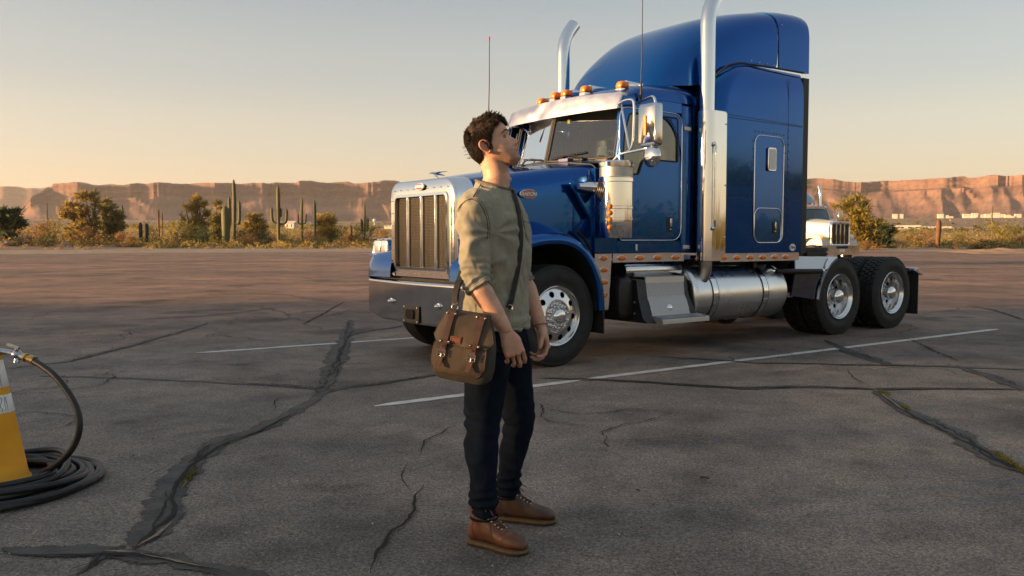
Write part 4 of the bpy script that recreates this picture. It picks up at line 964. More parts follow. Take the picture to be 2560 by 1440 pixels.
# rubber hood latch
mb = MB(); mb.tube([T(.40, 1.0, 1.36), T(.50, 1.0, 1.28), T(.58, 1.005, 1.17)], [.022, .016, .02], 8); mb.build('hood_latch', M_rub, truck)
# chrome kick panel behind the wheel with four amber lamps; lower trim strip along the cab
def lamp_oval(c, nrm, right, w, h, parent, d=.016):
    c = Vector(c); n = Vector(nrm).normalized(); r = Vector(right).normalized(); up = n.cross(r)
    E = lambda k, dd: [c + r*(math.cos(2*math.pi*i/20)*w*k) + up*(math.sin(2*math.pi*i/20)*h*k) + n*dd for i in range(20)]
    m_ = MB(); m_.rings([E(1.10, 0), E(1.08, .005), E(1.0, .006)], True, False); m_.build('lamp_bezel', M_chrome, parent)
    m_ = MB(); m_.rings([E(1, .005), E(.96, d*.7), E(.75, d), E(.3, d*1.12)], True, True); m_.build('side_lamp', M_amber, parent, smooth=60)
for s in (1, -1):
    mb = MB(); mb.prism([T(.60, s*1.04, 1.125), T(.845, s*1.04, 1.125), T(.81, s*1.04, .60), T(.80, s*1.04, .53), T(.66, s*1.04, .53), T(.655, s*1.04, .75)], T(0, s*.006, 0)); kp = mb.build('kick_panel', M_chrome, truck)
    for u, z in ((.725, 1.078), (.735, .955), (.735, .825), (.73, .690)): lamp_oval(T(u, s*1.046, z), T(0, s, 0), T(1, 0, 0), .052, .026, kp)
    mb = MB(); mb.box(.86, 1.98, -s*1.043 - .004, -s*1.043 + .004, 1.03, 1.125); ct = mb.build('cab_trim_strip', M_chrome, truck)
    for u in (.99, 1.265, 1.545, 1.84): lamp_oval(T(u, s*1.047, 1.076), T(0, s, 0), T(1, 0, 0), .062, .027, ct)
# sleeper --------------------------------------------------------
SV = 1.22
def slp_ring(z, fu, ru, hv, rad=.16):
    pts = [(ru, hv), (fu + rad, hv)] + [(fu + rad - rad*math.sin(R(a)), hv - rad + rad*math.cos(R(a))) for a in range(15, 91, 15)]
    full = pts + [(u, -v) for u, v in pts[::-1]]
    return [T(u, v, z) for u, v in full]
mb = MB()
SL = [(1.115, 2.36, SV - .004, .14), (1.13, 2.36, SV, .14), (2.7, 2.36, SV, .16), (2.95, 2.365, SV, .18), (3.08, 2.40, SV - .003, .22), (3.20, 2.47, SV - .012, .26), (3.29, 2.56, SV - .03, .30), (3.345, 2.68, SV - .06, .34), (3.36, 2.80, SV - .10, .38)]
mb.rings([slp_ring(z, fu, 3.985, hv, rd) for z, fu, hv, rd in SL], True, True)
slp = mb.build('sleeper', M_blue, truck, smooth=45)
mb = MB()
def rivs(mb, pts, v, s=1, r=.0095):
    for u, z in pts: mb.lathe([(r, 0), (r*.8, .0035), (r*.2, .005)], T(u, s*v, z), T(0, s, 0), 6, False, True)
def line_pts(a, b, n): return [(lerp(a[0], b[0], k/(n - 1)), lerp(a[1], b[1], k/(n - 1))) for k in range(n)]
rivs(mb, line_pts((2.50, 2.72), (3.95, 2.70), 34), SV); rivs(mb, line_pts((2.50, 1.797), (2.97, 1.797), 7), SV); rivs(mb, line_pts((3.68, 2.62), (3.70, 1.15), 18), SV)
rivs(mb, line_pts((3.02, 2.565), (3.58, 2.56), 9), SV); rivs(mb, line_pts((2.97, 2.45), (2.965, 1.25), 14), SV); rivs(mb, line_pts((3.03, 1.70), (3.52, 1.70), 8), SV); rivs(mb, line_pts((3.01, 1.19), (3.54, 1.19), 9), SV); rivs(mb, line_pts((3.62, 2.45), (3.61, 1.25), 12), SV)
tag(mb.build('sleeper_rivet', mat('blue_rivet', (.002, .012, .05), .35, metal=.5), slp, recalc=False), kind='stuff')
for s in (1, -1):
    for (u0, u1, z0, z1) in ((2.47, 3.96, 2.683, 2.690), (3.663, 3.669, 1.13, 3.25), (2.45, 3.97, 1.76, 1.764)):
        mb = MB(); mb.box(u0, u1, -s*SV - .0016, -s*SV + .0016, z0, z1); mb.build('panel_seam', M_gasket, slp)
for s in (1, -1):
    for nm, (u0, u1, z0, z1, rr) in (('bunk_door', (3.005, 3.580, 1.24, 2.525, .11)), ('luggage_hatch', (3.012, 3.545, 1.238, 1.655, .10))):
        P = [T(u, s*(SV + (.004 if nm == 'bunk_door' else .008)), z) for u, z in rrect(u0, u1, z0, z1, rr, 6)]
        mb = MB(); mb.rings([[p + T(0, -s*.012, 0) for p in P], P]); h = mb.build(nm, M_blue, slp, bevel=.003)
        Q = P if nm == 'luggage_hatch' else [p for p in P if p.z > 1.62]
        if nm == 'bunk_door':
            L_ = [p for p in P if p.z > 1.655]; L_.sort(key=lambda p: (math.atan2(p.z - 1.9, p.x - 3.3) + math.pi/2*3.0) % (2*math.pi)); 
        mb = MB(); mb.tube([p + T(0, s*.003, 0) for p in P], .0065, 6, closed=True); mb.build('hatch_trim', M_chrome, h, smooth=180)
    P = [T(u, s*(SV + .010), z) for u, z in rrect(3.245, 3.405, 2.105, 2.39, .03)]; mb = MB(); mb.rings([P, [p + T(0, s*.02, 0) for p in P]]); wv = mb.build('sleeper_vent', M_chrome, slp, bevel=.006)
    P = [T(u, s*(SV + .031), z) for u, z in rrect(3.262, 3.388, 2.122, 2.373, .02)]; mb = MB(); mb.rings([P, [p + T(0, s*.004, 0) for p in P]]); mb.build('vent_cover', mat('vent_white', (.72, .70, .66), .35), slp)
    P = [T(u, s*(SV + .009), z) for u, z in rrect(3.375, 3.455, 1.35, 1.50, .02)]; mb = MB(); mb.rings([P, [p + T(0, s*.006, 0) for p in P]]); mb.build('latch_plate', M_black, slp)
    mb = MB(); mb.box(3.405, 3.435, -s*(SV + .02) - .008, -s*(SV + .02) + .008, 1.40, 1.49); mb.cyl(T(3.42, s*(SV + .014), 1.375), T(3.42, s*(SV + .026), 1.375), .012); mb.build('latch', M_chrome, slp, bevel=.004)
    mb = MB(); mb.box(2.40, 3.93, -s*(SV + .006) - .004, -s*(SV + .006) + .004, 1.015, 1.113); st = mb.build('sleeper_trim_strip', M_chrome, truck)
    for u in (2.455, 2.70, 2.945, 3.19, 3.43, 3.65): lamp_oval(T(u, s*(SV + .010), 1.064), T(0, s, 0), T(1, 0, 0), .058, .027, st)
    mb = MB(); mb.cyl(T(3.80, s*1.2, 1.06), T(3.87, s*1.2, 1.06), .018); mb.ball(T(3.88, s*1.2, 1.06), .03, 8, 6); mb.build('hose_fitting', M_chrome, truck)
    c = T(3.80, s*(SV + .003), 1.178); E = lambda k, d: [c + T(math.cos(2*math.pi*i/24)*.062*k, s*d, math.sin(2*math.pi*i/24)*.045*k) for i in range(24)]
    mb = MB(); mb.rings([E(1, 0), E(1, .003)]); mb.build('oval_badge', M_emwhite, slp)
    text_obj('badge_script', 'Fhre', .05, M_ink, slp, c + T(0, s*.004, 0), T(s, 0, 0), (0, 0, 1), shear=.2, ext=.0008, bold=.0015)
    # black rubber side extender behind the sleeper
    mb = MB(); mb.prism([T(3.985, s*(SV - .012), 1.10), T(4.115, s*(SV - .012), 1.10), T(4.115, s*(SV - .012), 3.31), T(3.985, s*(SV - .012), 3.31)], T(0, -s*.03, 0)); mb.build('side_extender', mat('extender_rubber', (.022, .022, .02), .55), truck, bevel=.008)
mb = MB(); mb.box(2.18, 2.40, -.9, .9, 1.2, 2.95); mb.build('cab_boot', M_rub, truck)
# roof fairing
FA = [(1.70, 3.07, 3.03, .50), (1.74, 3.16, 3.03, .64), (1.82, 3.30, 3.035, .74), (1.94, 3.46, 3.04, .83), (2.10, 3.62, 3.05, .90), (2.32, 3.79, 3.07, .98), (2.60, 3.935, 3.20, 1.05), (2.95, 4.045, 3.345, 1.11), (3.30, 4.105, 3.352, 1.155), (3.50, 4.125, 3.356, 1.175)]
def fair_sec(u, zt, zb, w):
    e = 2/interp([(2.3, 3.0), (3.0, 4.2), (3.5, 6.0), (4.1, 7.5)], u); out = []
    for i in range(25):
        a = math.pi*i/24; ca, sa = math.cos(a), math.sin(a)
        out.append(T(u, w*math.copysign(abs(ca)**e, ca), zb + (zt - zb)*abs(sa)**e))
    return out
def fa_at(u): return tuple(sinterp([(r[0], r[k]) for r in FA], u) for k in (1, 2, 3))
mb = MB(); us = [1.70, 1.71, 1.725, 1.745, 1.78, 1.82, 1.88, 1.94, 2.02, 2.10, 2.21, 2.32, 2.45, 2.60, 2.78, 2.95, 3.12, 3.30, 3.42, 3.497]
rows = [fair_sec(u, *fa_at(u)) for u in us]; mb.grid(rows); mb.add(rows[0], [tuple(range(25))]); mb.build('roof_fairing', M_blue, truck, smooth=50, recalc=False, sub=1)
mb = MB(); rows = [fair_sec(u, zt, zb, w) for u, zt, zb, w in ((3.505, 4.125, 3.356, 1.178), (3.7, 4.145, 3.36, 1.19), (3.95, 4.15, 3.36, 1.20), (4.06, 4.14, 3.36, 1.205), (4.09, 4.125, 3.365, 1.205))]
mb.grid(rows); rf = mb.build('fairing_rear_panel', M_blue, truck, smooth=50, recalc=False, solid=.02)
mb = MB(); rivs(mb, [(3.56, z) for z in (3.42, 3.46, 3.55, 3.75, 3.9)], 1.18, r=.008); rivs(mb, [(u, 3.40) for u in (3.0, 3.15, 3.3, 3.44)], 1.165, r=.008); tag(mb.build('fairing_rivet', M_alud, rf), kind='stuff')
mb = MB(); mb.tube([T(2.42, 1.03, 3.10), T(2.50, 1.10, 3.22), T(2.62, 1.13, 3.31), T(2.80, 1.15, 3.352), T(3.2, 1.18, 3.36), T(3.98, 1.21, 3.365)], .012, 6); mb.build('fairing_seal', M_gasket, truck)
# exhaust stacks with guards, elbows and grab bars
def exhaust(u, v, s, dz=0):
    r = .088; P = [T(u, v, 1.10), T(u, v, 3.80 + dz)] + [T(u + .0, v, 3.80 + dz)]
    pth = [T(u, v, z) for z in (1.09, 1.6, 2.2, 2.8, 3.4, 3.72 + dz)] + [T(u + .006, v, 3.80 + dz), T(u + .03, v, 3.90 + dz), T(u + .075, v, 3.99 + dz), T(u + .13, v, 4.065 + dz), T(u + .185, v, 4.13 + dz)]
    mb = MB(); mb.tube(pth, r, 28, caps=False); mb.tube([pth[-1] - (pth[-1] - pth[-2])*.6, pth[-1]], r*.94, 28, caps=False)
    n_ = (pth[-1] - pth[-2]).normalized()
    st = mb.build('exhaust_stack', M_chrome, truck, smooth=60)
    mb = MB(); mb.lathe([(r*.93, -.12), (r*.93, -.01)], pth[-1], n_, 28, True, False); mb.build('stack_bore', M_frame, st)
    mb = MB()     # heat shield: open sleeve in front of the pipe, flat wing on the outer side
    arc = [(u + .02 - math.cos(R(a))*.118, v + s*math.sin(R(a))*.118) for a in range(-55, 91, 12)]
    arc += [(u + .12, v + s*.116), (u + .215, v + s*.112)]
    rows = [[T(a, b, z) for a, b in arc] for z in (1.03, 1.6, 2.2, 2.725)]; rows.append([T(a + (.03 if i == len(arc) - 1 else 0)*-1, b, 2.74) for i, (a, b) in enumerate(arc)])
    mb.grid(rows); mb.build('stack_guard', M_chrome, st, smooth=40, recalc=False, solid=.006)
    mb = MB(); g = v + s*.15; mb.tube([T(u - .02, v + s*.118, 2.36), T(u - .02, g, 2.34), T(u - .02, g, 2.25), T(u - .02, g, 1.5), T(u - .02, g, 1.42), T(u - .02, v + s*.118, 1.40)], .013, 8)
    for z in (2.355, 1.405): mb.ball(T(u - .02, v + s*.125, z), .03, 10, 6)
    mb.build('grab_bar', M_chrome, st, smooth=60)
    mb = MB(); mb.tube(spline([T(u, v, 1.12), T(u, v, .92), T(u - .05, v - s*.03, .80), T(u - .16, v - s*.12, .68), T(u - .32, v - s*.3, .62)], 5), .075, 20); mb.build('exhaust_elbow', mat('weathered_steel', (.26, .24, .22), .35, metal=1.0, var=.3, vscale=9), st, smooth=60)
    mb = MB()
    for z in (1.30, 1.9, 2.6):
        for du in (.20,): mb.ball(T(u + du, v + s*.117, z), .011, 8, 5)
    mb.build('guard_screw', M_chrome, st)
exhaust(2.255, 1.125, 1); exhaust(2.02, -1.13, -1, .03)
# fuel tanks with straps, filler cap
for s in (1, -1):
    mb = MB(); c = T(0, s*.875, .625); mb.lathe([(.02, 2.02), (.25, 2.025), (.30, 2.035), (.325, 2.06), (.332, 2.085), (.332, 3.72), (.325, 3.745), (.30, 3.77), (.25, 3.78), (.02, 3.785)], c, T(1, 0, 0), 64, True, True)
    tk = mb.build('fuel_tank', mat('tank_aluminium', (.80, .79, .78), .30, metal=1.0, rvar=.05, vscale=6), truck, smooth=40)
    for u in (2.36, 3.30):
        mb = MB(); mb.lathe([(.333, u - .045), (.338, u - .043), (.338, u + .043), (.333, u + .045)], c, T(1, 0, 0), 64); st_ = mb.build('tank_strap', M_chrome, tk)
        mb = MB(); mb.lathe([(.334, u - .062), (.337, u - .060), (.337, u - .046), (.334, u - .044)], c, T(1, 0, 0), 64); mb.lathe([(.334, u + .044), (.337, u + .046), (.337, u + .054), (.334, u + .056)], c, T(1, 0, 0), 64); mb.build('strap_rubber', M_black, tk)
        mb = MB(); mb.box(u - .035, u + .035, -s*1.0 - .04, -s*1.0 + .04, .93, 1.02); mb.build('tank_bracket', M_frame, tk)
    mb = MB(); mb.lathe([(.07, .32), (.072, .35), (.062, .362), (.02, .366)], T(3.58, s*.875, .625), T(0, s*.55, .83), 20, False, True); mb.build('filler_cap', M_chrome, tk)
# access steps: stepped aluminium tread plates on a black side box
for s in (1, -1):
    mb = MB(); mb.prism([T(1.10, s*v, z) for v, z in ((.66, .86), (1.16, .84), (1.19, .65), (1.26, .44), (1.33, .385), (.66, .385))], T(.14, 0, 0)); mb.prism([T(1.86, s*v, z) for v, z in ((.66, .86), (1.10, .84), (1.14, .65), (1.26, .44), (1.36, .385), (.66, .385))], T(.10, 0, 0)); mb.box(1.10, 1.95, -s*.75 - .08, -s*.75 + .08, .40, .85); sb = mb.build('step_box', M_black, truck)
    prof = [(.70, .868), (1.135, .868), (1.155, .86), (1.157, .80), (1.175, .65), (1.21, .60), (1.26, .45)]
    mb = MB(); mb.grid([[T(u, s*v, z) for u in (1.245, 1.85)] for v, z in prof]); mb.build('tread_panel', M_tread, sb, smooth=20, solid=.005)
    mb = MB(); mb.box(1.235, 1.855, -s*1.158 - .006, -s*1.158 + .006, .800, .866); mb.build('step_edge', M_alud, sb)
    mb = MB(); mb.prism([T(1.24, s*v, z) for v, z in ((1.24, .445), (1.42, .425), (1.42, .372), (1.24, .372))], T(.75, 0, 0)); mb.build('lower_step', M_alud, sb, bevel=.004)
    mb = MB(); mb.grid([[T(u, s*v, z + .004) for u in (1.25, 1.98)] for v, z in ((1.245, .446), (1.412, .4275))]); mb.build('step_tread', M_tread, sb)
    mb = MB(); mb.lathe([(.045, 0), (.043, .012), (.03, .025), (.01, .03)], T(1.55, s*1.222, .53), T(0, s, .35), 18, True, True); mb.build('step_lock', M_chrome, sb)
    for u in (1.30,):
        for z in (.80, .67, .55): pass
    mb = MB()
    for v, z in ((1.06, .76), (1.06, .60), (1.14, .60), (1.06, .48), (1.14, .48)): mb.cyl(T(1.10, s*v, z), T(1.092, s*v, z), .012, 8)
    mb.build('step_box_bolt', M_alud, sb)
    mb = MB(); mb.lathe([(.02, 1.10), (.075, 1.105), (.088, 1.13), (.088, 1.98), (.075, 2.0), (.02, 2.005)], T(0, s*.93, .935), T(1, 0, 0), 32, True, True); mb.build('air_tank', M_alu, truck, smooth=45)
    mb = MB(); mb.tube(spline([T(.91, s*1.10, .82), T(.90, s*1.10, .70), T(.92, s*1.10, .55), T(1.0, s*1.10, .44)], 4), [.03] + [.09]*11 + [.04], 14) if False else mb.rings([[T(u, s*v, z) for v, z in rrect(.80, 1.12, z0, z1, .05, 4)] for u, z0, z1 in ((.885, .50, .78), (.91, .44, .86), (1.06, .42, .87), (1.09, .46, .84))]); mb.build('battery_box', M_black, truck, smooth=45)
# quarter fenders, light bars, number plate box, fifth wheel, tail
for s in (1, -1):
    pr = [(4.10, .51), (4.10, .53), (4.10, .98), (4.11, 1.02), (4.15, 1.045), (4.72, 1.05)]
    QP = spline([(4.36, .50, 0), (4.40, .66, 0), (4.50, .83, 0), (4.63, .96, 0), (4.78, 1.045, 0)], 5)
    qx = lambda z: interp([(p.y, p.x - .03) for p in QP], z)
    mb = MB(); mb.prism([T(3.98, s*1.15, .88), T(qx(.88), s*1.20, .88)] + [T(p.x - .03, s*lerp(1.20, 1.12, (p.y - .88)/.17), p.y) for p in QP if p.y > .89] + [T(4.08, s*1.07, 1.06)], T(0, -s*.02, 0)); qf = mb.build('quarter_fender', M_alud, truck)
    mb = MB(); mb.prism([T(3.90, s*1.15, .56), T(4.30, s*1.195, .50)] + [T(p.x - .03, s*1.20, p.y) for p in QP if p.y < .87] + [T(qx(.872), s*1.20, .872), T(3.98, s*1.15, .872)], T(0, -s*.02, 0)); mb.build('lower_fender_panel', M_darkrefl, qf)  # lower half of the same fender, its dark reflection held in the colour
    mb = MB(); mb.grid([[T(p.x, s*v, p.y) for v in (1.195, 1.235, 1.24)] + [T(p.x + .02, s*1.235, p.y - .02)] for p in QP]); mb.grid([[T(p.x, s*.62, p.y), T(p.x, s*1.2, p.y)] for p in QP]); mb.build('fender_edge', M_chrome, qf, smooth=60, solid=.006)
    mb = MB(); mb.tube([T(3.62, s*1.12, .875), T(4.36, s*1.26, .865)], .033, 14); mb.ball(T(4.37, s*1.26, .865), .036, 10, 6); mb.build('fender_light_bar', M_frame, qf); 
    mb = MB(); mb.ball(T(4.40, s*1.262, .868), .035, 12, 8); mb.build('bar_end_lamp', M_chrome, qf)
    mb = MB(); mb.box(6.86, 6.92, -s*.9 - .34, -s*.9 + .34, .80, .86); mb.obox(T(6.92, s*1.2, .80), Vector((1, 0, -.35)).normalized(), Vector((0, 1, 0)), Vector((.35, 0, 1)).normalized(), .12, .04, .02); hg = mb.build('flap_hanger', M_alu, truck, bevel=.006)
    mb = MB(); mb.box(6.93, 6.945, -s*.92 - .31, -s*.92 + .31, .17, .80); mb.build('rear_mud_flap', M_rub, truck, bevel=.004)
mb = MB(); mb.box(4.0, 4.95, -.60, -.55, .98, 1.20) ; mb.box(3.98, 4.70, -.95, .6, .99, 1.05); mb.build('deck_plate', M_frame, truck)
mb = MB(); mb.prism([T(4.13, .62, 1.04), T(4.88, .62, 1.04), T(4.87, .62, 1.15), T(4.80, .62, 1.19), T(4.45, .62, 1.225), T(4.13, .62, 1.36)], T(0, -.5, 0)); nb = mb.build('deck_box', M_black, truck, bevel=.02)
text_obj('unit_number', '70602', .115, mat('number_grey', (.10, .10, .10), .6), nb, T(4.56, .6225, 1.11), T(1, 0, 0), (0, 0, 1), ext=.002)
mb = MB(); mb.tube(spline([T(4.14 + .04*k, .624, 1.105 + .012*math.sin(k*2.3) - .003*k) for k in range(6)], 4), .006, 5); mb.build('box_scrawl', M_emwhite, nb)
mb = MB(); mb.prism([T(u, v, 1.10) for u, v in ((5.05, -.45), (5.05, .45), (5.75, .45), (6.05, .30), (5.75, .06), (5.60, 0), (5.75, -.06), (6.05, -.30), (5.75, -.45))], T(0, 0, .06)); mb.box(5.2, 5.7, -.5, .5, 1.0, 1.10); mb.build('fifth_wheel', M_frame, truck, bevel=.008)
mb = MB()
for k in range(6): mb.tube(spline([T(4.9 + .06*k, .50, 1.05), T(5.0 + .08*k, .44 - .05*k, 1.13 + .02*(k % 3)), T(5.3 + .1*k, .45, 1.06)], 4), .014, 6)
mb.build('air_line', M_black, truck)
# antennas
for (u, v, zb, zt, du) in ((1.28, 1.03, 2.78, 3.86, 0), (.72, -1.03, 2.70, 3.73, 0)):
    mb = MB(); mb.tube([T(u, v, zb), T(u, v, zb + .06), T(u, v, zb + .12), T(u + .0, v, zb + .2)], [.016, .018, .012, .007], 8); mb.tube([T(u, v, zb + .18), T(u + .01, v, (zb + zt)/2), T(u + .012, v, zt)], [.0065, .0055, .0045], 6); an = mb.build('antenna', M_black, truck)
    mb = MB(); mb.cyl(T(u + .012, v, zt), T(u + .012, v, zt + .045), .010, 8); mb.build('antenna_tip', M_redlens, an)
# mirrors on tubular frames
for s in (1, -1):
    mb = MB(); A = lambda u, v, z: T(u, s*v, z)
    mb.tube(spline([A(.88, 1.02, 2.11), A(.90, 1.10, 2.17), A(.93, 1.22, 2.19), A(.98, 1.36, 2.21), A(1.0, 1.47, 2.23), A(1.01, 1.50, 2.28), A(1.01, 1.50, 2.45), A(1.01, 1.50, 2.66), A(1.02, 1.46, 2.735), A(1.08, 1.34, 2.75), A(1.16, 1.14, 2.74), A(1.2, 1.0, 2.73)], 4), .014, 8)
    mb.tube(spline([A(.98, .97, 2.715), A(.985, 1.08, 2.745), A(.99, 1.19, 2.735), A(.99, 1.215, 2.66), A(.985, 1.215, 2.45), A(.97, 1.215, 2.28), A(.95, 1.19, 2.21), A(.93, 1.15, 2.19)], 4), .014, 8)
    mb.tube([A(1.02, .99, 2.72), A(.95, 1.19, 2.23)], .012, 8); mb.tube([A(1.05, .98, 2.70), A(.92, 1.01, 2.12)], .008, 6)
    mf = mb.build('mirror_frame', M_chrome, truck, smooth=60)
    P = [T(.95, s*v, z) for v, z in rrect(1.32, 1.575, 2.235, 2.665, .03)]; C_ = sum(P, Vector())/len(P)
    mb = MB(); mb.rings([[p.lerp(C_, .12) + T(-.012, 0, 0) for p in P], [p + T(.008, 0, 0) for p in P], [p + T(.085, 0, 0) for p in P], [p.lerp(C_, .06) + T(.09, 0, 0) for p in P]]); mb.build('mirror_head', M_chromed, mf, smooth=40)
    mb = MB(); mb.obox(T(.933, s*1.43, 2.44), Vector((1, 0, 0)), Vector((0, 1, 0)), Vector((0, 0, 1)), .008, .02, .10); mb.build('mirror_lamp', M_amber, mf, bevel=.006)
    mb = MB(); mb.lathe([(.112, .03), (.115, .012), (.110, 0), (.09, -.018), (.05, -.034), (.01, -.04)], T(.98, s*1.47, 2.13), T(1, -.0, 0), 28, True, True); mb.tube([T(.98, s*1.47, 2.14), T(1.0, s*1.47, 2.24)], .012, 6); mb.build('convex_mirror', M_chrome, mf, smooth=60)
# ------------------------------------------------------------------ desert plants
def leaf_mat(name, c, c2):
    m = bpy.data.materials.new(name); m.use_nodes = True; nt = m.node_tree; b = nt.nodes['Principled BSDF']
    tc = nt.nodes.new('ShaderNodeTexCoord'); oi = nt.nodes.new('ShaderNodeObjectInfo')
    nz = nt.nodes.new('ShaderNodeTexNoise'); nz.inputs['Scale'].default_value = 1.6; nz.inputs['Detail'].default_value = 6; nt.links.new(tc.outputs['Object'], nz.inputs['Vector'])
    r = nt.nodes.new('ShaderNodeValToRGB'); r.color_ramp.elements[0].position = .35; r.color_ramp.elements[1].position = .65; r.color_ramp.elements[0].color = (*c, 1); r.color_ramp.elements[1].color = (*c2, 1)
    nt.links.new(nz.outputs['Fac'], r.inputs['Fac'])
    hs = nt.nodes.new('ShaderNodeHueSaturation'); mr = nt.nodes.new('ShaderNodeMapRange'); mr.inputs['To Min'].default_value = .85; mr.inputs['To Max'].default_value = 1.25; nt.links.new(oi.outputs['Random'], mr.inputs['Value']); nt.links.new(mr.outputs[0], hs.inputs['Value'])
    nt.links.new(r.outputs[0], hs.inputs['Color']); nt.links.new(hs.outputs[0], b.inputs['Base Color']); b.inputs['Roughness'].default_value = .75; b.inputs['Specular IOR Level'].default_value = .25
    out = nt.nodes['Material Output']; tl = nt.nodes.new('ShaderNodeBsdfTranslucent'); ms = nt.nodes.new('ShaderNodeMixShader'); ms.inputs[0].default_value = .5
    nt.links.new(hs.outputs[0], tl.inputs[0]); nt.links.new(b.outputs[0], ms.inputs[1]); nt.links.new(tl.outputs[0], ms.inputs[2]); nt.links.new(ms.outputs[0], out.inputs[0])
    return m
ML_gold = leaf_mat('palo_verde_leaf', (.30, .215, .06), (.43, .32, .095)); ML_yel = leaf_mat('creosote_leaf', (.22, .17, .035), (.33, .26, .06)); ML_dark = leaf_mat('ironwood_leaf', (.045, .07, .035), (.095, .11, .045))
ML_olive = leaf_mat('mesquite_leaf', (.155, .138, .042), (.27, .225, .075)); ML_rust = leaf_mat('bursage_leaf', (.24, .135, .055), (.35, .215, .10)); ML_straw = leaf_mat('dry_straw', (.30, .20, .10), (.42, .29, .15)); ML_grey = leaf_mat('brittlebush_leaf', (.07, .07, .062), (.12, .11, .09))
M_bark = mat('bark', (.085, .058, .035), .9, var=.35, vscale=8); M_bark2 = mat('green_bark', (.13, .11, .04), .85, var=.3, vscale=6)

def leaf_cloud(blobs, n, size, seed, squash=1.0, stick=0.0):
    """leaf-sized quads spread through blobs (centre, radii); denser towards the outside, with gaps"""
    rnd = random.Random(seed); mb = MB(); V = mb.v; F = mb.f
    wts = [b[1].x*b[1].y*b[1].z for b in blobs]; tot = sum(wts)
    for (c, r), w in zip(blobs, wts):
        k = max(6, int(n*w/tot)); off = Vector((rnd.uniform(-50, 50), rnd.uniform(-50, 50), rnd.uniform(-50, 50)))
        for i in range(k):
            d = Vector((rnd.gauss(0, 1), rnd.gauss(0, 1), rnd.gauss(0, 1))).normalized()
            q = 1 + .45*noise.noise(d*2.2 + off)
            rr = rnd.random()**.5*q*(1 if rnd.random() < .85 else rnd.uniform(1.05, 1.4))
            p = c + Vector((d.x*r.x, d.y*r.y, d.z*r.z))*rr
            if noise.noise(p*(1.6/max(.35, r.x)) + off) < -.14: continue
            if p.z < 0.02: continue
            s = size*rnd.uniform(.6, 1.6); rad = Vector((d.x, d.y, d.z*.7 + .35)); a = (rad + Vector((rnd.gauss(0, .55), rnd.gauss(0, .55), rnd.gauss(0, .45)))).normalized()*s*1.35; b_ = a.cross(Vector((rnd.gauss(0, 1), rnd.gauss(0, 1), rnd.gauss(0, 1)))).normalized()*s*rnd.uniform(.22, .5)
            o = len(V); V += [tuple(p - a), tuple(p + b_*.8 - a*.2), tuple(p + a), tuple(p - b_*.8 + a*.1)]; F.append((o, o + 1, o + 2, o + 3)); mb.m.append(0)
    return mb
def blob_bush(seed, w=1.0, h=1.0, nb=7):
    rnd = random.Random(seed); bl = []
    for i in range(nb):
        a = rnd.uniform(0, 6.28); q = rnd.random()**.6*.34*w; z = rnd.uniform(.25, .72)*h
        r = rnd.uniform(.16, .28)*w; bl.append((Vector((math.cos(a)*q, math.sin(a)*q, z*(1 - .35*q/w))), Vector((r, r, r*rnd.uniform(.7, 1.0)*min(1, h/w*1.2)))))
    for i in range(4): a = rnd.uniform(0, 6.28); bl.append((Vector((math.cos(a)*.27*w, math.sin(a)*.27*w, .14*h)), Vector((.2*w, .2*w, .14*h))))
    return bl
BUSH = {}
for nm, m_ in (('gold', ML_gold), ('yel', ML_yel), ('dark', ML_dark), ('olive', ML_olive), ('rust', ML_rust), ('straw', ML_straw), ('grey', ML_grey)):
    BUSH[nm] = [leaf_cloud(blob_bush(hash(nm) % 97 if False else sum(map(ord, nm)) + k*13, 1.0, .8), 1100, .032 if nm != 'straw' else .022, sum(map(ord, nm)) + k).mesh('bush_leaves', m_, smooth=0, recalc=False) for k in range(2)]
def stems_mesh(seed):
    rnd = random.Random(seed); mb = MB()
    for i in range(7):
        a = rnd.uniform(0, 6.28); mb.tube([Vector((0, 0, -.05)), Vector((math.cos(a)*.1, math.sin(a)*.1, .2)), Vector((math.cos(a)*.26, math.sin(a)*.26, .5))], [.016, .012, .005], 5)
    return mb.mesh('bush_stems', M_bark, smooth=60)
ME_stem = [stems_mesh(k) for k in range(2)]
bush_n = 0
def bush(px, top_y, wpx, Y, kind, label, group=None, zb=None):
    """one shrub; px, top_y, wpx: where the photograph shows it, Y: how far away it stands"""
    global bush_n
    bush_n += 1; rnd = random.Random(bush_n*17)
    p = dp(px, top_y, Y); z0 = terrain_z(p.x, Y) if zb is None else zb
    h = max(.35, p.z - z0); w = wpx/FPX*Y
    t = thing('desert_bush', label, 'bush', (p.x, Y, z0 - .03), rnd.uniform(0, 6.28), group)
    o = bpy.data.objects.new('foliage', BUSH[kind][bush_n % 2]); col.objects.link(o); o.parent = t; o.scale = (w*1.12, w*1.12, h*1.05/.78)
    s = bpy.data.objects.new('stem', ME_stem[bush_n % 2]); col.objects.link(s); s.parent = t; s.scale = (w*.9, w*.9, h)
    return t
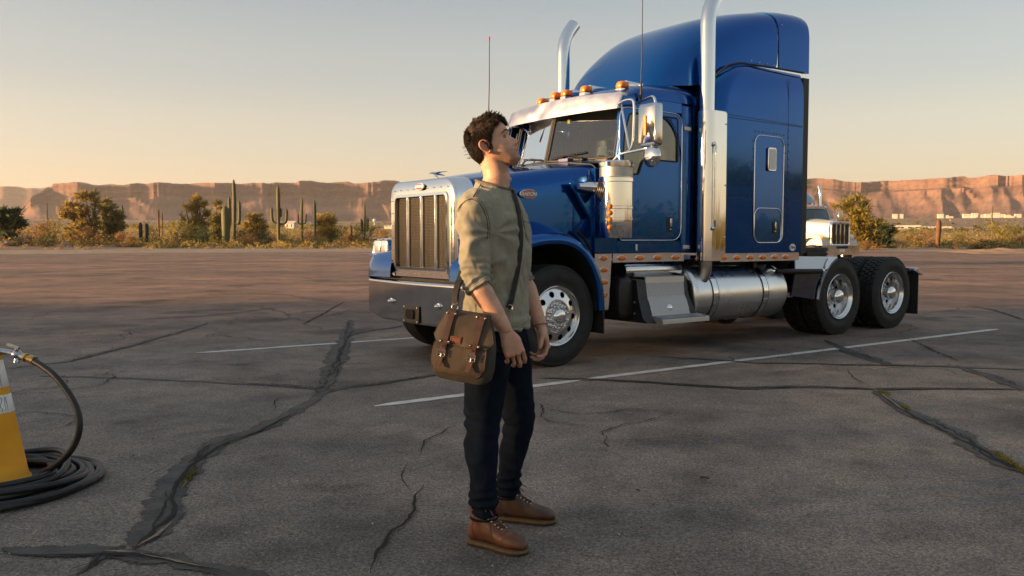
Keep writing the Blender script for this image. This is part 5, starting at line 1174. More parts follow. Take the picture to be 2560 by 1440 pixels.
def tree(name, label, px, Y, base_off, parts, trunk_m, leaf_m, n, leaf, seed, cat='tree'):
    """parts: list of (pixel x, pixel y, half-width px, half-height px) foliage lobes; limbs grow from the base towards them"""
    rnd = random.Random(seed); b = dp(px, 600, Y); z0 = terrain_z(b.x, Y) - .1
    t = thing(name, label, cat, (b.x, Y, z0)); base = Vector((b.x, Y, z0))
    bl = []; mb = MB()
    for (x, y, hw, hh) in parts:
        c = dp(x, y, Y + rnd.uniform(-.5, .5)*hw/FPX*Y*1.6) - base; r = hw/FPX*Y; rz = hh/FPX*Y
        for k in range(3): bl.append((c + Vector((rnd.uniform(-.5, .5)*r, rnd.uniform(-.6, .6)*r, rnd.uniform(-.4, .4)*rz)), Vector((r*.72, r*.85, rz*.72))))
        f = Vector((c.x*.25 + rnd.uniform(-.1, .1), c.y*.25, c.z*.35)); e = c*.98
        mb.tube(spline([Vector((rnd.uniform(-.15, .15), rnd.uniform(-.15, .15), -.1)), f, c*.66 + Vector((rnd.uniform(-.2, .2), 0, rnd.uniform(-.2, .2))), e], 4), [lerp(.17, .03, i/12) for i in range(13)], 6)
        for k in range(3):
            q = c*.66 + Vector((rnd.uniform(-.3, .3), rnd.uniform(-.3, .3), 0)); mb.tube([c*.6, q, c + Vector((rnd.uniform(-.8, .8)*r, rnd.uniform(-.6, .6)*r, rnd.uniform(-.3, .8)*rz))], [.05, .04, .015], 5)
    for (x, y, hw, hh) in parts:
        c = dp(x, y, Y) - base; r = hw/FPX*Y*rnd.uniform(.8, 1.2); bl.append((Vector((c.x*.9 + rnd.uniform(-.3, .3), rnd.uniform(-.8, .8), c.z*rnd.uniform(.42, .66))), Vector((r*.85, r*.85, c.z*.22)))); bl.append((Vector((c.x*.75 + rnd.uniform(-.4, .4), rnd.uniform(-.8, .8), c.z*.22)), Vector((r*.9, r*.9, c.z*.2))))
    n = int(n*1.45)
    # smaller tufts between the main lobes and down the limbs
    big = [b_ for b_ in bl]
    for k in range(int(len(parts)*3.2)):
        c, r = rnd.choice(big); c2, r2 = rnd.choice(big); q = rnd.random(); m_ = c.lerp(c2, q*.5); m_ = m_ + Vector((rnd.uniform(-1, 1)*r.x, rnd.uniform(-1, 1)*r.y, rnd.uniform(-1.0, .8)*r.z)); s_ = rnd.uniform(.35, .7); bl.append((m_, Vector((r.x*s_, r.y*s_, r.z*s_))))
    for k in range(3):
        c, r = rnd.choice(big); m_ = Vector((c.x*.8, c.y*.8, c.z*rnd.uniform(.3, .55))); bl.append((m_, Vector((r.x*.7, r.y*.7, r.z*.7))))
    mb.build('trunk', trunk_m, t, smooth=60)
    o = bpy.data.objects.new('crown', leaf_cloud(bl, n, leaf, seed + 5).mesh('crown', leaf_m, smooth=0, recalc=False)); col.objects.link(o); o.parent = t
    return t
DM = 135.0
tree('dark_green_tree', 'dark green bushy tree at the far left edge of the desert strip', 20, 122, 0, [(8, 530, 22, 14), (40, 533, 17, 14), (22, 552, 34, 20), (0, 560, 24, 20)], M_bark, ML_dark, 3600, .30, 31)
tree('palo_verde_tree', 'largest golden palo verde tree of the left desert strip with spreading limbs', 238, 128, 0, [(185, 515, 24, 14), (215, 495, 26, 16), (232, 483, 14, 10), (172, 535, 22, 14), (205, 530, 26, 18), (238, 505, 12, 18), (160, 524, 12, 9)], M_bark2, ML_gold, 4600, .26, 32)
tree('mesquite_tree', 'dark olive mesquite tree right beside the largest golden palo verde', 272, 131, 0, [(262, 505, 16, 12), (278, 520, 24, 14), (292, 535, 22, 16), (285, 560, 34, 18), (255, 530, 12, 20)], M_bark, ML_olive, 4000, .26, 33)
tree('palo_verde_tree', 'golden palo verde tree left of the thick short saguaro', 492, 132, 0, [(487, 500, 18, 14), (505, 508, 16, 12), (478, 522, 18, 12), (510, 530, 14, 16), (460, 515, 12, 9), (492, 492, 10, 8)], M_bark2, ML_gold, 3400, .24, 34)
tree('palo_verde_tree', 'slender olive palo verde between the thick saguaro and the golden palo verde', 545, 140, 0, [(540, 510, 16, 11), (552, 520, 12, 10), (535, 535, 14, 14), (548, 550, 16, 14)], M_bark2, ML_olive, 2200, .24, 35)
tree('palo_verde_tree', 'broad golden palo verde between the two tallest saguaros', 640, 138, 0, [(622, 545, 20, 12), (640, 540, 16, 10), (655, 552, 18, 13), (615, 562, 18, 12), (640, 568, 26, 14)], M_bark2, ML_gold, 3000, .24, 36)
tree('palo_verde_tree', 'rust gold palo verde just right of the armless dark saguaro', 815, 140, 0, [(805, 545, 18, 12), (825, 538, 14, 10), (838, 552, 14, 12), (810, 562, 24, 12), (795, 556, 12, 12)], M_bark2, ML_gold, 2800, .24, 37)
tree('palo_verde_tree', 'big golden green tree behind the white truck', 2150, 104, 0, [(2125, 505, 26, 18), (2148, 495, 24, 14), (2163, 512, 20, 18), (2118, 528, 30, 18), (2155, 535, 32, 20), (2175, 555, 28, 20), (2140, 565, 30, 18), (2085, 512, 16, 12), (2195, 560, 18, 18)], M_bark2, ML_yel, 7600, .19, 38)
tree('dark_green_tree', 'dark green shrubby tree tucked against the big golden tree by the white truck', 2215, 103, 0, [(2210, 572, 18, 16), (2225, 578, 14, 14), (2205, 590, 22, 12)], M_bark, ML_dark, 2200, .19, 39)

BL = [
 (105, 545, 90, 116, 'rust', 'wide rusty brown bush in front of the far-left dark green tree'), (40, 578, 85, 112, 'grey', 'low grey brush clump at the lower left edge of the desert strip'),
 (115, 582, 60, 110, 'dark', 'low dark green bush right of the grey brush clump at far left'), (130, 535, 70, 142, 'yel', 'yellow bush around the lone thin saguaro at far left'),
 (215, 558, 90, 118, 'rust', 'rounded orange bush in front of the largest palo verde'), (300, 575, 60, 117, 'rust', 'orange brown bush below the dark mesquite tree'),
 (375, 545, 56, 146, 'olive', 'small olive bush behind the two stubby barrel cacti'), (440, 540, 92, 124, 'yel', 'bright yellow green bush left of the thick saguaro'),
 (505, 556, 56, 122, 'dark', 'dark green rounded bush just left of the thick saguaro'), (325, 583, 50, 114, 'rust', 'orange bush behind the grey white boulder'),
 (600, 562, 40, 130, 'dark', 'dark bush at the foot of the tallest two-armed saguaro'), (670, 565, 55, 132, 'dark', 'dark green bush left of the saguaro with upturned arms'),
 (625, 578, 60, 124, 'rust', 'brown bush in front of the broad palo verde between the tall saguaros'), (716, 573, 46, 128, 'olive', 'green bush right at the foot of the saguaro with upturned arms'),
 (770, 568, 70, 130, 'rust', 'brown bush below the pair of short saguaros'), (845, 560, 54, 140, 'olive', 'olive bush right of the rust gold palo verde'),
 (800, 590, 36, 113, 'dark', 'small dark shrub standing alone at the edge of the lot below the armless saguaro'), (905, 556, 70, 142, 'olive', 'green bush around the foot of the many-armed saguaro'),
 (955, 566, 60, 128, 'rust', 'rusty bush just left of the blue truck grille'), (870, 578, 60, 124, 'rust', 'brown bush around the short cactus stump'), (693, 600, 26, 104, 'straw', 'round straw tumbleweed alone on the gravel below the saguaro with upturned arms'),
 (2262, 562, 70, 120, 'yel', 'yellow bush right of the dark tree by the white truck'), (2318, 572, 58, 118, 'rust', 'brown bush left of the brown saguaro stump'), (2255, 592, 60, 110, 'grey', 'grey low brush strip right of the white truck'),
 (2500, 548, 90, 120, 'yel', 'large yellow bush under the right-hand thin saguaro'), (2548, 556, 70, 116, 'olive', 'olive bush at the right edge of the desert strip'), (2450, 594, 84, 108, 'dark', 'low dark brush band below the large yellow right-hand bush'),
 (2385, 600, 34, 104, 'rust', 'small orange bush by the lot edge right of the saguaro stump'), (2520, 598, 60, 106, 'dark', 'dark low bush at the lower right of the desert strip'), (2412, 575, 60, 125, 'olive', 'olive bush between the saguaro stump and the large yellow bush'),
 (2165, 596, 70, 98, 'rust', 'rusty brush under the big golden tree by the white truck'), (2370, 592, 60, 112, 'dark', 'dark green brush at the foot of the saguaro stump'), (2550, 585, 50, 111, 'rust', 'orange bush at the far right edge'),
]
for a in BL: bush(*a[:5], a[5])

def saguaro(px, top_y, base_y, wpx, Y, arms, label, m, seed, cat='cactus', group=None):
    """ribbed column; arms: (start height fraction, side px, bend px, top_y)"""
    rnd = random.Random(seed); top = dp(px, top_y, Y); z0 = terrain_z(top.x, Y) - .1; t = thing('saguaro_cactus', label, cat, (top.x, Y, z0), 0, group)
    H_ = top.z - z0; r = wpx/2/FPX*Y
    def column(path, rr):
        P = spline(path, 6); n = len(P); NR = 24; rings = []
        rad = [rr*(min(1, .72 + .5*(i/n)) if i < n*.5 else 1.0)*(1 if i < n - 3 else (.93, .72, .3)[i - n + 3]) for i in range(n)]
        a = None
        for i, p in enumerate(P):
            d = (P[min(i + 1, n - 1)] - P[max(i - 1, 0)]).normalized()
            if a is None: a, b = frame_of(d)
            else: a = (a - d*a.dot(d)).normalized(); b = a.cross(d)
            rings.append([p + a*(math.cos(2*math.pi*k/NR)*rad[i]*(1 if k % 2 else .86)) + b*(math.sin(2*math.pi*k/NR)*rad[i]*(1 if k % 2 else .86)) for k in range(NR)])
        return rings
    mb = MB(); mb.rings(column([Vector((0, 0, 0)), Vector((rnd.uniform(-.05, .05), 0, H_*.3)), Vector((rnd.uniform(-.08, .08), 0, H_*.7)), Vector((0, 0, H_))], r)); mb.build('trunk', m, t, smooth=180)
    for (hf, side, ty, ww) in arms:
        dx = side/FPX*Y; zt = dp(px, ty, Y).z - z0; zs = H_*hf; dy = rnd.uniform(-.3, .3)
        mb = MB(); mb.rings(column([Vector((0, 0, zs)), Vector((dx*.55, dy*.5, zs + .05)), Vector((dx*.9, dy*.9, zs + abs(dx)*.35)), Vector((dx, dy, lerp(zs, zt, .6))), Vector((dx, dy, zt))], r*ww)); mb.build('arm', m, t, smooth=180)
    return t
M_sag = mat('saguaro_skin', (.075, .082, .030), .75, color2=(.115, .10, .038), vscale=1.2); M_sagd = mat('saguaro_dark', (.045, .062, .030), .75, var=.2, vscale=1.2); M_sagb = mat('saguaro_dead', (.13, .062, .030), .9, var=.25, vscale=1.2); M_stub = mat('cactus_stub', (.03, .028, .018), .85, var=.2, vscale=2)
saguaro(584, 449, 578, 9.5, 130, [(.34, -12.5, 491, .8), (.33, 14, 502, .85)], 'tallest saguaro with one arm raised on either side', M_sag, 1)
saguaro(563, 516, 597, 22, 124, [], 'thick short columnar saguaro without arms', M_sag, 2)
saguaro(695, 464, 592, 9.5, 122, [(.40, -16.5, 518, .75), (.38, 20, 522, .8), (.50, 6, 520, .55)], 'saguaro with two upturned arms right of the broad palo verde', M_sag, 3)
saguaro(755, 496, 575, 6, 138, [(.44, -10, 533, .7), (.45, 10, 534, .7)], 'saguaro with short crossed arms left of the armless dark one', M_sag, 4)
saguaro(786, 501, 565, 7.5, 134, [], 'armless dark green saguaro beside the rust gold palo verde', M_sagd, 5)
saguaro(911, 507, 570, 5, 140, [(.34, -8, 546, .8), (.32, 9, 545, .8), (.40, 5, 540, .7), (.24, -5, 550, .7)], 'many-armed saguaro nearest to the blue truck', M_sag, 6)
saguaro(117, 505, 560, 3.5, 150, [], 'lone thin saguaro at far left above a yellow bush', M_sag, 7)
saguaro(305, 512, 560, 5, 140, [], 'thin saguaro standing right of the dark mesquite tree', M_sagd, 8)
saguaro(396, 523, 570, 4.5, 142, [], 'taller of the two thin saguaro poles left of the yellow green bush', M_sagb, 9)
saguaro(405, 530, 570, 3.5, 142, [], 'shorter of the two thin saguaro poles left of the yellow green bush', M_sagb, 10)
saguaro(351, 556, 580, 9, 125, [], 'smaller of two stubby dark barrel cacti', M_stub, 11)
saguaro(365, 558, 592, 11, 122, [], 'larger of two stubby dark barrel cacti', M_stub, 12)
saguaro(877, 562, 590, 6, 124, [], 'short brown cactus stump in the brush near the many-armed saguaro', M_sagb, 13)
saguaro(2347, 548, 602, 12.5, 112, [], 'brown saguaro stump standing alone right of the white truck', M_sagb, 14)
saguaro(2482, 513, 560, 3.6, 135, [], 'thin saguaro above the large yellow right-hand bush', M_sag, 15)

# scrub between them, running back up the bajada and out to both sides: one mass nobody could count
def scrub(name, m, n, x0, x1, y0, y1, hs, seed, leaf=.14, dens=46):
    rnd = random.Random(seed); mb = MB()
    for i in range(n):
        y = y0 + (y1 - y0)*rnd.random()**1.5; x = rnd.uniform(x0, x1)*(.35 + .65*y/y0)
        if y < 170 and -60 < x < 95 and abs(x - 12) < 5: pass
        z = terrain_z(x, y); w = rnd.uniform(.7, 1.7)*hs; h = rnd.uniform(.5, 1.0)*hs; k = int(dens*(1 if y < 200 else .45)); ls = leaf*(1 if y < 200 else 2.0)
        for j in range(k):
            d = Vector((rnd.gauss(0, 1), rnd.gauss(0, 1), abs(rnd.gauss(0, 1)))).normalized(); q = rnd.random()**.4
            p = Vector((x + d.x*w*q, y + d.y*w*q, z + d.z*h*q)); s = ls*rnd.uniform(.6, 1.4); a = Vector((rnd.gauss(0, 1), rnd.gauss(0, 1), rnd.gauss(0, 1))).normalized()*s; b_ = a.orthogonal().normalized()*s*.6
            o = len(mb.v); mb.v += [tuple(p - a), tuple(p + b_), tuple(p + a), tuple(p - b_)]; mb.f.append((o, o + 1, o + 2, o + 3)); mb.m.append(0)
    return tag(mb.build(name, m, smooth=0, recalc=False), kind='stuff')
scrub('desert_scrub', ML_rust, 240, -100, 110, 117, 260, 1.5, 71); scrub('desert_scrub', ML_olive, 420, -100, 110, 124, 420, 1.9, 72); scrub('desert_scrub', ML_yel, 420, -100, 110, 122, 320, 1.8, 73); scrub('desert_scrub', ML_grey, 200, -100, 110, 113, 200, .8, 74); scrub('desert_scrub', ML_gold, 460, -100, 110, 126, 380, 2.3, 79); scrub('desert_scrub', ML_straw, 300, -100, 110, 118, 240, 1.0, 80)
scrub('desert_scrub', ML_olive, 900, -170, 260, 330, 1500, 2.2, 78, leaf=.45, dens=26)
scrub('desert_scrub', ML_gold, 230, -95, 105, 112, 134, 1.35, 81, dens=60); scrub('desert_scrub', ML_olive, 130, -95, 105, 112, 134, 1.2, 82, dens=60)
scrub('dry_grass', ML_straw, 820, -80, 100, 107, 190, .6, 75, leaf=.10, dens=34)
# the same scrub seen only as a reflection in the truck's flank, east of the lot
def side_scrub():
    rnd = random.Random(91); mb = MB()
    for i in range(520):
        x = rnd.uniform(110, 190) if i % 3 else rnd.uniform(95, 130); y = rnd.uniform(-80, 100); w = rnd.uniform(1.5, 4.2); h = rnd.uniform(1.5, 5.0) if i % 7 else rnd.uniform(5, 8)
        for j in range(60):
            d = Vector((rnd.gauss(0, 1), rnd.gauss(0, 1), abs(rnd.gauss(0, 1)))).normalized(); p = Vector((x + d.x*w, y + d.y*w, d.z*h)); a = Vector((rnd.gauss(0, 1), rnd.gauss(0, 1), rnd.gauss(0, 1))).normalized()*.6; b_ = a.orthogonal().normalized()*.4
            o = len(mb.v); mb.v += [tuple(p - a), tuple(p + b_), tuple(p + a), tuple(p - b_)]; mb.f.append((o, o + 1, o + 2, o + 3)); mb.m.append(0)
    return tag(mb.build('desert_scrub', ML_olive, smooth=0, recalc=False), kind='stuff')
side_scrub()

def rock(px, y, wpx, hpx, label, m, seed, Y=None):
    g = gp(px, y) if Y is None else Vector((dp(px, y, Y).x, Y, 0)); Y = g.y; rnd = random.Random(seed); w = wpx/2/FPX*Y; h = hpx/FPX*Y
    bm = bmesh.new(); bmesh.ops.create_icosphere(bm, subdivisions=3, radius=1)
    for v in bm.verts:
        q = 1 + .35*noise.noise(v.co*1.3 + Vector((seed, 0, 0))) + .12*noise.noise(v.co*4 + Vector((0, seed, 0))); v.co = Vector((v.co.x*w*q, v.co.y*w*.8*q, (v.co.z*.5 + .42)*h*q))
    me = bpy.data.meshes.new('rock'); bm.to_mesh(me); bm.free(); me.materials.append(m); me.set_sharp_from_angle(angle=R(28)); o = bpy.data.objects.new('rock', me); col.objects.link(o); o.location = (g.x, Y, 0.0)
    return tag(o, label, 'rock')
M_rockg = mat('pale_rock', (.36, .35, .33), .9, var=.25, vscale=3, bump=.5, bscale=8, bdist=.05); M_rockr = mat('tan_rock', (.34, .21, .14), .9, var=.25, vscale=3, bump=.5, bscale=8, bdist=.05)
rock(339, 613, 44, 15, 'grey white boulder lying on the verge below the barrel cacti', M_rockg, 1); rock(196, 621, 19, 16, 'small pale pointed rock on the verge at left', M_rockg, 2); rock(486, 613, 26, 16, 'tan boulder with a sunlit face on the verge left of the thick saguaro', M_rockr, 3)
rock(574, 617, 11, 9, 'small pale stone standing on the verge below the thick saguaro', M_rockg, 4); rock(644, 612, 15, 8, 'pale flat stone on the verge below the broad palo verde', M_rockg, 5); rock(2216, 614, 42, 8, 'low orange dirt mound on the verge right of the white truck', M_rockr, 6); rock(2318, 614, 16, 7, 'small tan rock on the verge near the saguaro stump', M_rockr, 7)
rock(10, 602, 34, 22, 'pale tan boulder at the far left edge of the verge', M_rockr, 8, Y=112); rock(165, 602, 34, 20, 'tan boulder between the dark bush and the orange bush at left', M_rockr, 9, Y=114)
mb = MB(); rnd = random.Random(3); rows = []
for i in range(30):
    t = i/29; c = gp(lerp(2385, 2720, t), 633 - 3*t); h = .55*math.sin(math.pi*min(1, t*1.3 + .05))*(.7 + .5*noise.noise(Vector((t*9, 0, 0)))); rows.append([c + Vector((0, -4, -.02)), c + Vector((0, -1.5, max(0, h*.7))), c + Vector((0, .5, max(.0, h))), c + Vector((0, 3, max(0, h*.6))), c + Vector((0, 6, -.02))])
mb.grid(rows); tag(mb.build('dirt_berm', mat('berm_dirt', (.40, .24, .13), .95, var=.25, vscale=1.2, detail=8, bump=.6, bscale=4, bdist=.1), smooth=180, recalc=False), kind='structure')

# ------------------------------------------------------------------ far houses, sheds, poles
M_house = mat('house_wall', (.72, .62, .50), .8, var=.08, vscale=.4); M_hroof = mat('house_roof', (.55, .48, .42), .8); M_shed = mat('shed_metal', (.62, .60, .56), .5, var=.1, vscale=.4); M_pane = mat('dark_pane', (.03, .035, .04), .2); M_wood = mat('pole_wood', (.12, .075, .045), .9)
def house(px, top_y, wpx, hpx, Y, label, name='house', roof='flat', m=None, cat='house', windows=2):
    p = dp(px, top_y, Y); w = wpx/FPX*Y; h = hpx/FPX*Y; z0 = p.z - h; t = thing(name, label, cat, (p.x, Y, z0), R(-12))
    mb = MB(); mb.box(-w/2, w/2, 0, max(4, w*.5), -6, h*(.96 if roof == 'flat' else .7)); mb.build('wall', m or M_house, t)
    mb = MB()
    if roof == 'flat': mb.box(-w/2 - .2, w/2 + .2, -.2, max(4, w*.5) + .2, h*.96, h)
    else:
        d = max(4, w*.5); mb.prism([(-w/2 - .4, -.4, h*.7), (-w/2 - .4, d + .4, h*.7), (-w/2 - .4, d/2, h)], (w + .8, 0, 0))
    mb.build('roof', M_hroof if m is None else m, t)
    for i in range(windows):
        x = -w/2 + w*(i + .5)/windows; mb = MB(); mb.box(x - w*.06, x + w*.06, -.06, .02, h*.3, h*.62); mb.build('window', M_pane, t)
    return t
HS = [(2238, 535, 11, 4, 'pair'), (2252, 535, 12, 4, 'x'), (2352, 535, 13, 4, ''), (2366, 538, 12, 4, ''), (2378, 541, 10, 4, ''), (2420, 535, 20, 5, ''), (2438, 533, 14, 5, ''), (2452, 536, 18, 5, ''), (2472, 535, 16, 5, ''), (2490, 532, 18, 6, ''), (2505, 535, 14, 5, ''), (2520, 537, 12, 5, ''), (2532, 540, 8, 4, ''), (2546, 535, 14, 5, '')]
HL = ['left one of the lone pair of white houses on the slope above the yellow bush', 'right one of the lone pair of white houses on the slope above the yellow bush', 'first white house of the distant hillside row, above the saguaro stump', 'second small white house right of the one above the saguaro stump', 'lowest small house of the distant row right of the saguaro stump', 'long white house at the start of the dense hillside row', 'tall narrow white house second in the dense hillside row', 'wide low white house left of the right-hand thin saguaro', 'white house directly behind the right-hand thin saguaro', 'largest white house of the hillside row, right of the thin saguaro', 'white house next to the largest one on its right', 'small white house near the right end of the hillside row', 'tiny low house below the hillside row at the right', 'white house at the right edge of the hillside row']
for (px, ty, w, h, _), l in zip(HS, HL): house(px, ty, w, h, 1500 + (px % 7)*18, l)
house(2265, 563, 70, 11, 420, 'long low cream shed behind the yellow bush right of the white truck', 'shed', m=M_shed, cat='shed', windows=4); house(2340, 566, 72, 9, 430, 'long pale shed behind the saguaro stump', 'shed', m=M_shed, cat='shed', windows=3); house(2405, 569, 48, 9, 440, 'white shed right of the saguaro stump', 'shed', m=M_shed, cat='shed', windows=2); house(2440, 574, 36, 8, 400, 'low bright roofed shed left of the large yellow bush', 'shed', roof='gable', m=M_shed, cat='shed', windows=1)
house(723, 552, 24, 22, 420, 'small ranch house with a low dark roof between two saguaros', 'ranch_house', roof='gable', cat='house'); house(970, 562, 20, 7, 400, 'low cream house left of the blue truck grille', roof='gable')
p = dp(936, 551, 500); t = thing('water_tank', 'white round water tank far behind the many-armed saguaro', 'water tank', (p.x, 500, terrain_z(p.x, 500))); hz = p.z - t.location.z; mb = MB(); mb.ball((0, 0, hz), 1.0, 20, 12); mb.build('tank', mat('tank_white', (.75, .68, .62), .5), t, smooth=180); mb = MB(); mb.cyl((0, 0, -.2), (0, 0, hz - .9), .3, 10, .22); mb.build('stem', M_shed, t)
for (px, ty, by, Y, l) in [(2291, 541, 566, 420, 'utility pole above the long cream shed'), (2371, 549, 570, 400, 'utility pole with a pale lamp right of the saguaro stump'), (2445, 541, 570, 430, 'thin utility pole left of the large yellow bush'), (2109, 475, 545, 120, 'thin radio mast left of the big golden tree')]:
    p = dp(px, ty, Y); zg = terrain_z(p.x, Y); t = thing('utility_pole', l, 'pole', (p.x, Y, zg)); h = p.z - zg; mb = MB(); mb.cyl((0, 0, -.3), (0, 0, h), .16 if Y > 200 else .05, 8, .10 if Y > 200 else .03); mb.build('pole', M_wood, t)
    mb = MB(); mb.box(-1.1, 1.1, -.06, .06, h - .7, h - .55) if Y > 200 else mb.ball((0, 0, h), .08, 6, 5); mb.build('crossarm' if Y > 200 else 'mast_tip', M_wood, t)
    if 'lamp' in l: mb = MB(); mb.ball((.9, 0, h - .3), .28, 8, 6); mb.build('lamp', M_house, t)
g = gp(2303, 617); t = thing('hydrant_post', 'small green marker post with a pale cap at the lot edge', 'post', (g.x, g.y, 0)); mb = MB(); mb.cyl((0, 0, 0), (0, 0, .75), .09, 10); mb.build('post', mat('post_green', (.03, .16, .07), .5), t); mb = MB(); mb.cyl((0, 0, .75), (0, 0, .9), .13, 10, .08); mb.build('cap', M_paper, t)
# ------------------------------------------------------------------ white truck parked behind
WO = Vector((16.13, 42.85, 0)); WA = R(110)
wt = thing('semi_truck', 'white semi truck with chrome grille parked far behind the blue truck', 'truck', WO, WA)
def wsec(u, w, zt, zs, zb, r):
    pts = [(w, zb), (w, zs - r)] + [(w - r + math.cos(R(a))*r, zs - r + math.sin(R(a))*r) for a in range(15, 91, 15)] + [(w*.5, lerp(zs, zt, .7)), (0, zt)]
    return [T(u, v, z) for v, z in pts] + [T(u, -v, z) for v, z in pts[-2::-1]]
mb = MB(); mb.grid([wsec(-.82, .66, 2.17, 2.08, 1.02, .16), wsec(-.5, .72, 2.22, 2.12, 1.0, .16), wsec(.1, .84, 2.30, 2.18, 1.0, .16), wsec(.8, .98, 2.38, 2.24, 1.0, .15)]); wh = mb.build('hood', M_white, wt, smooth=60, recalc=False)
mb = MB(); mb.add(wsec(-.80, .64, 2.15, 2.06, 1.0, .16), [tuple(range(17))]); mb.build('hood_front', M_frame, wh)
for s in (1, -1):
    rows = []
    for p in spline([(-.88, .98, 0), (-.84, 1.2, 0), (-.70, 1.42, 0), (-.40, 1.56, 0), (0, 1.60, 0), (.35, 1.50, 0), (.58, 1.2, 0), (.66, .75, 0)], 4):
        f = max(0, min(1, (-p.x - .3)/.6)); rows.append([T(p.x, s*v, p.y - dz) for v, dz in ((.60, -.03), (.9, 0), (1.10, .02), (1.17 - .10*f, .06), (1.18 - .12*f, .14), (1.14 - .10*f, .22))])
    mb = MB(); mb.grid(rows); fd = mb.build('fender', M_white, wt, smooth=60, recalc=False)
    mb = MB(); mb.rings([[T(-.86 + .16*((abs(v) - .70)/.4)**2, s*v, z) for v, z in ((.72, 1.30), (.95, 1.27), (1.06, 1.34), (1.04, 1.45), (.90, 1.48), (.74, 1.42))], [T(-.89 + .16*((abs(v) - .70)/.4)**2, s*v, z) for v, z in ((.75, 1.32), (.95, 1.295), (1.03, 1.35), (1.01, 1.43), (.90, 1.46), (.77, 1.41))]]); hl = mb.build('headlight', M_lens, wt)
    mb = MB(); mb.obox(T(-.80, s*1.04, 1.37), Vector((1, 0, 0)), Vector((0, 1, 0)), Vector((0, 0, 1)), .05, .03, .05); mb.build('turn_signal', M_amber, hl)
    w_ = bpy.data.objects.new('wheel', ME_steer_tyre); col.objects.link(w_); w_.parent = wt; w_.location = T(0, s*1.12, .513); w_.rotation_euler = (0, 0, 0 if s > 0 else math.pi); new_obj('rim', ME_frim, w_)
    mb = MB(); mb.prism([T(u, s*1.0, z) for u, z in ((.8, 1.0), (2.3, 1.0), (2.3, 2.9), (1.25, 2.9), (.98, 2.33), (.8, 2.3))], T(0, -s*.05, 0)); mb.build('cab_side', M_white, wt)
    mb = MB(); mb.prism([T(u, s*1.004, z) for u, z in ((1.15, 2.25), (1.95, 2.25), (1.95, 2.8), (1.32, 2.8))], T(0, -s*.02, 0)); mb.build('door_window', M_pane, wt)
    mb = MB(); mb.tube([T(.9, s*.98, 2.75), T(.85, s*1.35, 2.78), T(.82, s*1.36, 2.25)], .02, 6); mb.tube([T(.85, s*.98, 2.72), T(.82, s*1.3, 2.2)], .014, 6); mf = mb.build('mirror_frame', M_chrome, wt)
    mb = MB(); mb.obox(T(.82, s*1.44, 2.52), Vector((1, 0, 0)), Vector((0, 1, 0)), Vector((0, 0, 1)), .06, .13, .28); mb.build('mirror_head', M_chrome, mf, bevel=.03)
mb = MB(); mb.tube([T(1.9, 1.05, 1.2), T(1.9, 1.05, 3.7), T(1.93, 1.05, 3.95), T(2.03, 1.05, 4.16)], .08, 14); mb.build('exhaust_stack', M_chrome, wt, smooth=60)
mb = MB(); mb.tube([T(1.9, -1.05, 1.2), T(1.9, -1.05, 3.7), T(1.93, -1.05, 3.95), T(2.03, -1.05, 4.16)], .08, 14); mb.build('exhaust_stack', M_chrome, wt, smooth=60)
mb = MB(); mb.grid([[T(.86 + .12*(abs(v)/.95)**2, v, 2.32), T(1.22 + .10*(abs(v)/.95)**2, v, 2.93)] for v in [-.95 + 1.9*k/14 for k in range(15)]]); mb.build('windscreen', mat('teal_glass', (.012, .055, .065), .06, coat=1), wt, smooth=180, recalc=False)
mb = MB(); mb.tube([T(.86, 0, 2.33), T(1.21, 0, 2.92)], .02, 6); mb.build('windscreen_divider', M_gasket, wt)
mb = MB(); mb.grid([[T(u + .1*(abs(v)/1.0)**2*(1 if i < 2 else 0), v, z - .08*abs(v)**3) for v in [-1.0 + 2*k/12 for k in range(13)]] for i, (u, z) in enumerate(((1.16, 2.90), (1.10, 3.02), (1.35, 3.12), (2.3, 3.18)))]); rf2 = mb.build('cab_roof', M_white, wt, smooth=60, recalc=False)
for v in (-.7, -.35, 0, .35, .7): mb = MB(); mb.ball(T(1.22, v, 3.11 - .05*abs(v)), .05, 10, 6); mb.build('roof_lamp', M_amber, rf2)
mb = MB(); mb.grid([fair_sec(u, zt, 3.1, w) for u, zt, w in ((1.6, 3.2, .3), (1.75, 3.5, .6), (2.1, 3.78, .8), (2.7, 3.98, .95), (3.6, 4.05, 1.05))]); mb.build('roof_fairing', mat('pale_blue_paint', (.20, .30, .40), .3, coat=1), wt, smooth=60, recalc=False)
mb = MB(); mb.box(2.35, 4.0, -1.2, 1.2, 1.0, 3.2); mb.build('sleeper', M_white, wt, bevel=.08)
mb = MB(); mb.grid([[T(-1.06 + .12*(abs(v)/1.15)**2.2, v, z) for z in (.53, .56, .95, .985)] + [T(-.95 + .12*(abs(v)/1.15)**2.2, v, .99)] for v in [-1.17 + 2.34*k/20 for k in range(21)]]); bp2 = mb.build('front_bumper', M_chrome, wt, smooth=40)
mb = MB(); mb.box(-1.07, -1.06, -.16, .18, .68, .82); mb.build('licence_plate', M_paper, bp2); mb = MB(); mb.box(-1.066, -1.05, -.35, .35, .84, .96); mb.build('bumper_opening', M_frame, bp2)
o_ = resample([T(-.90, v, z) for v, z in rrect(-.60, .60, .98, 2.19, (.03, .03, .2, .2), 6)], 60); i_ = resample([T(-.90, v, z) for v, z in rrect(-.50, .50, 1.06, 2.06, .05, 6)], 60)
mb = MB(); mb.rings([[p + T(.15, 0, 0) for p in o_], o_, [a.lerp(b, .3) + T(-.03, 0, 0) for a, b in zip(o_, i_)], i_, [p + T(.06, 0, 0) for p in i_]], False, False); g2 = mb.build('grille_surround', M_chrome, wt, smooth=50)
mb = MB(); mb.box(-.86, -.85, -.52, .52, 1.04, 2.08); mb.build('grille_screen', mat('dark_screen', (.05, .035, .025), .6), g2)
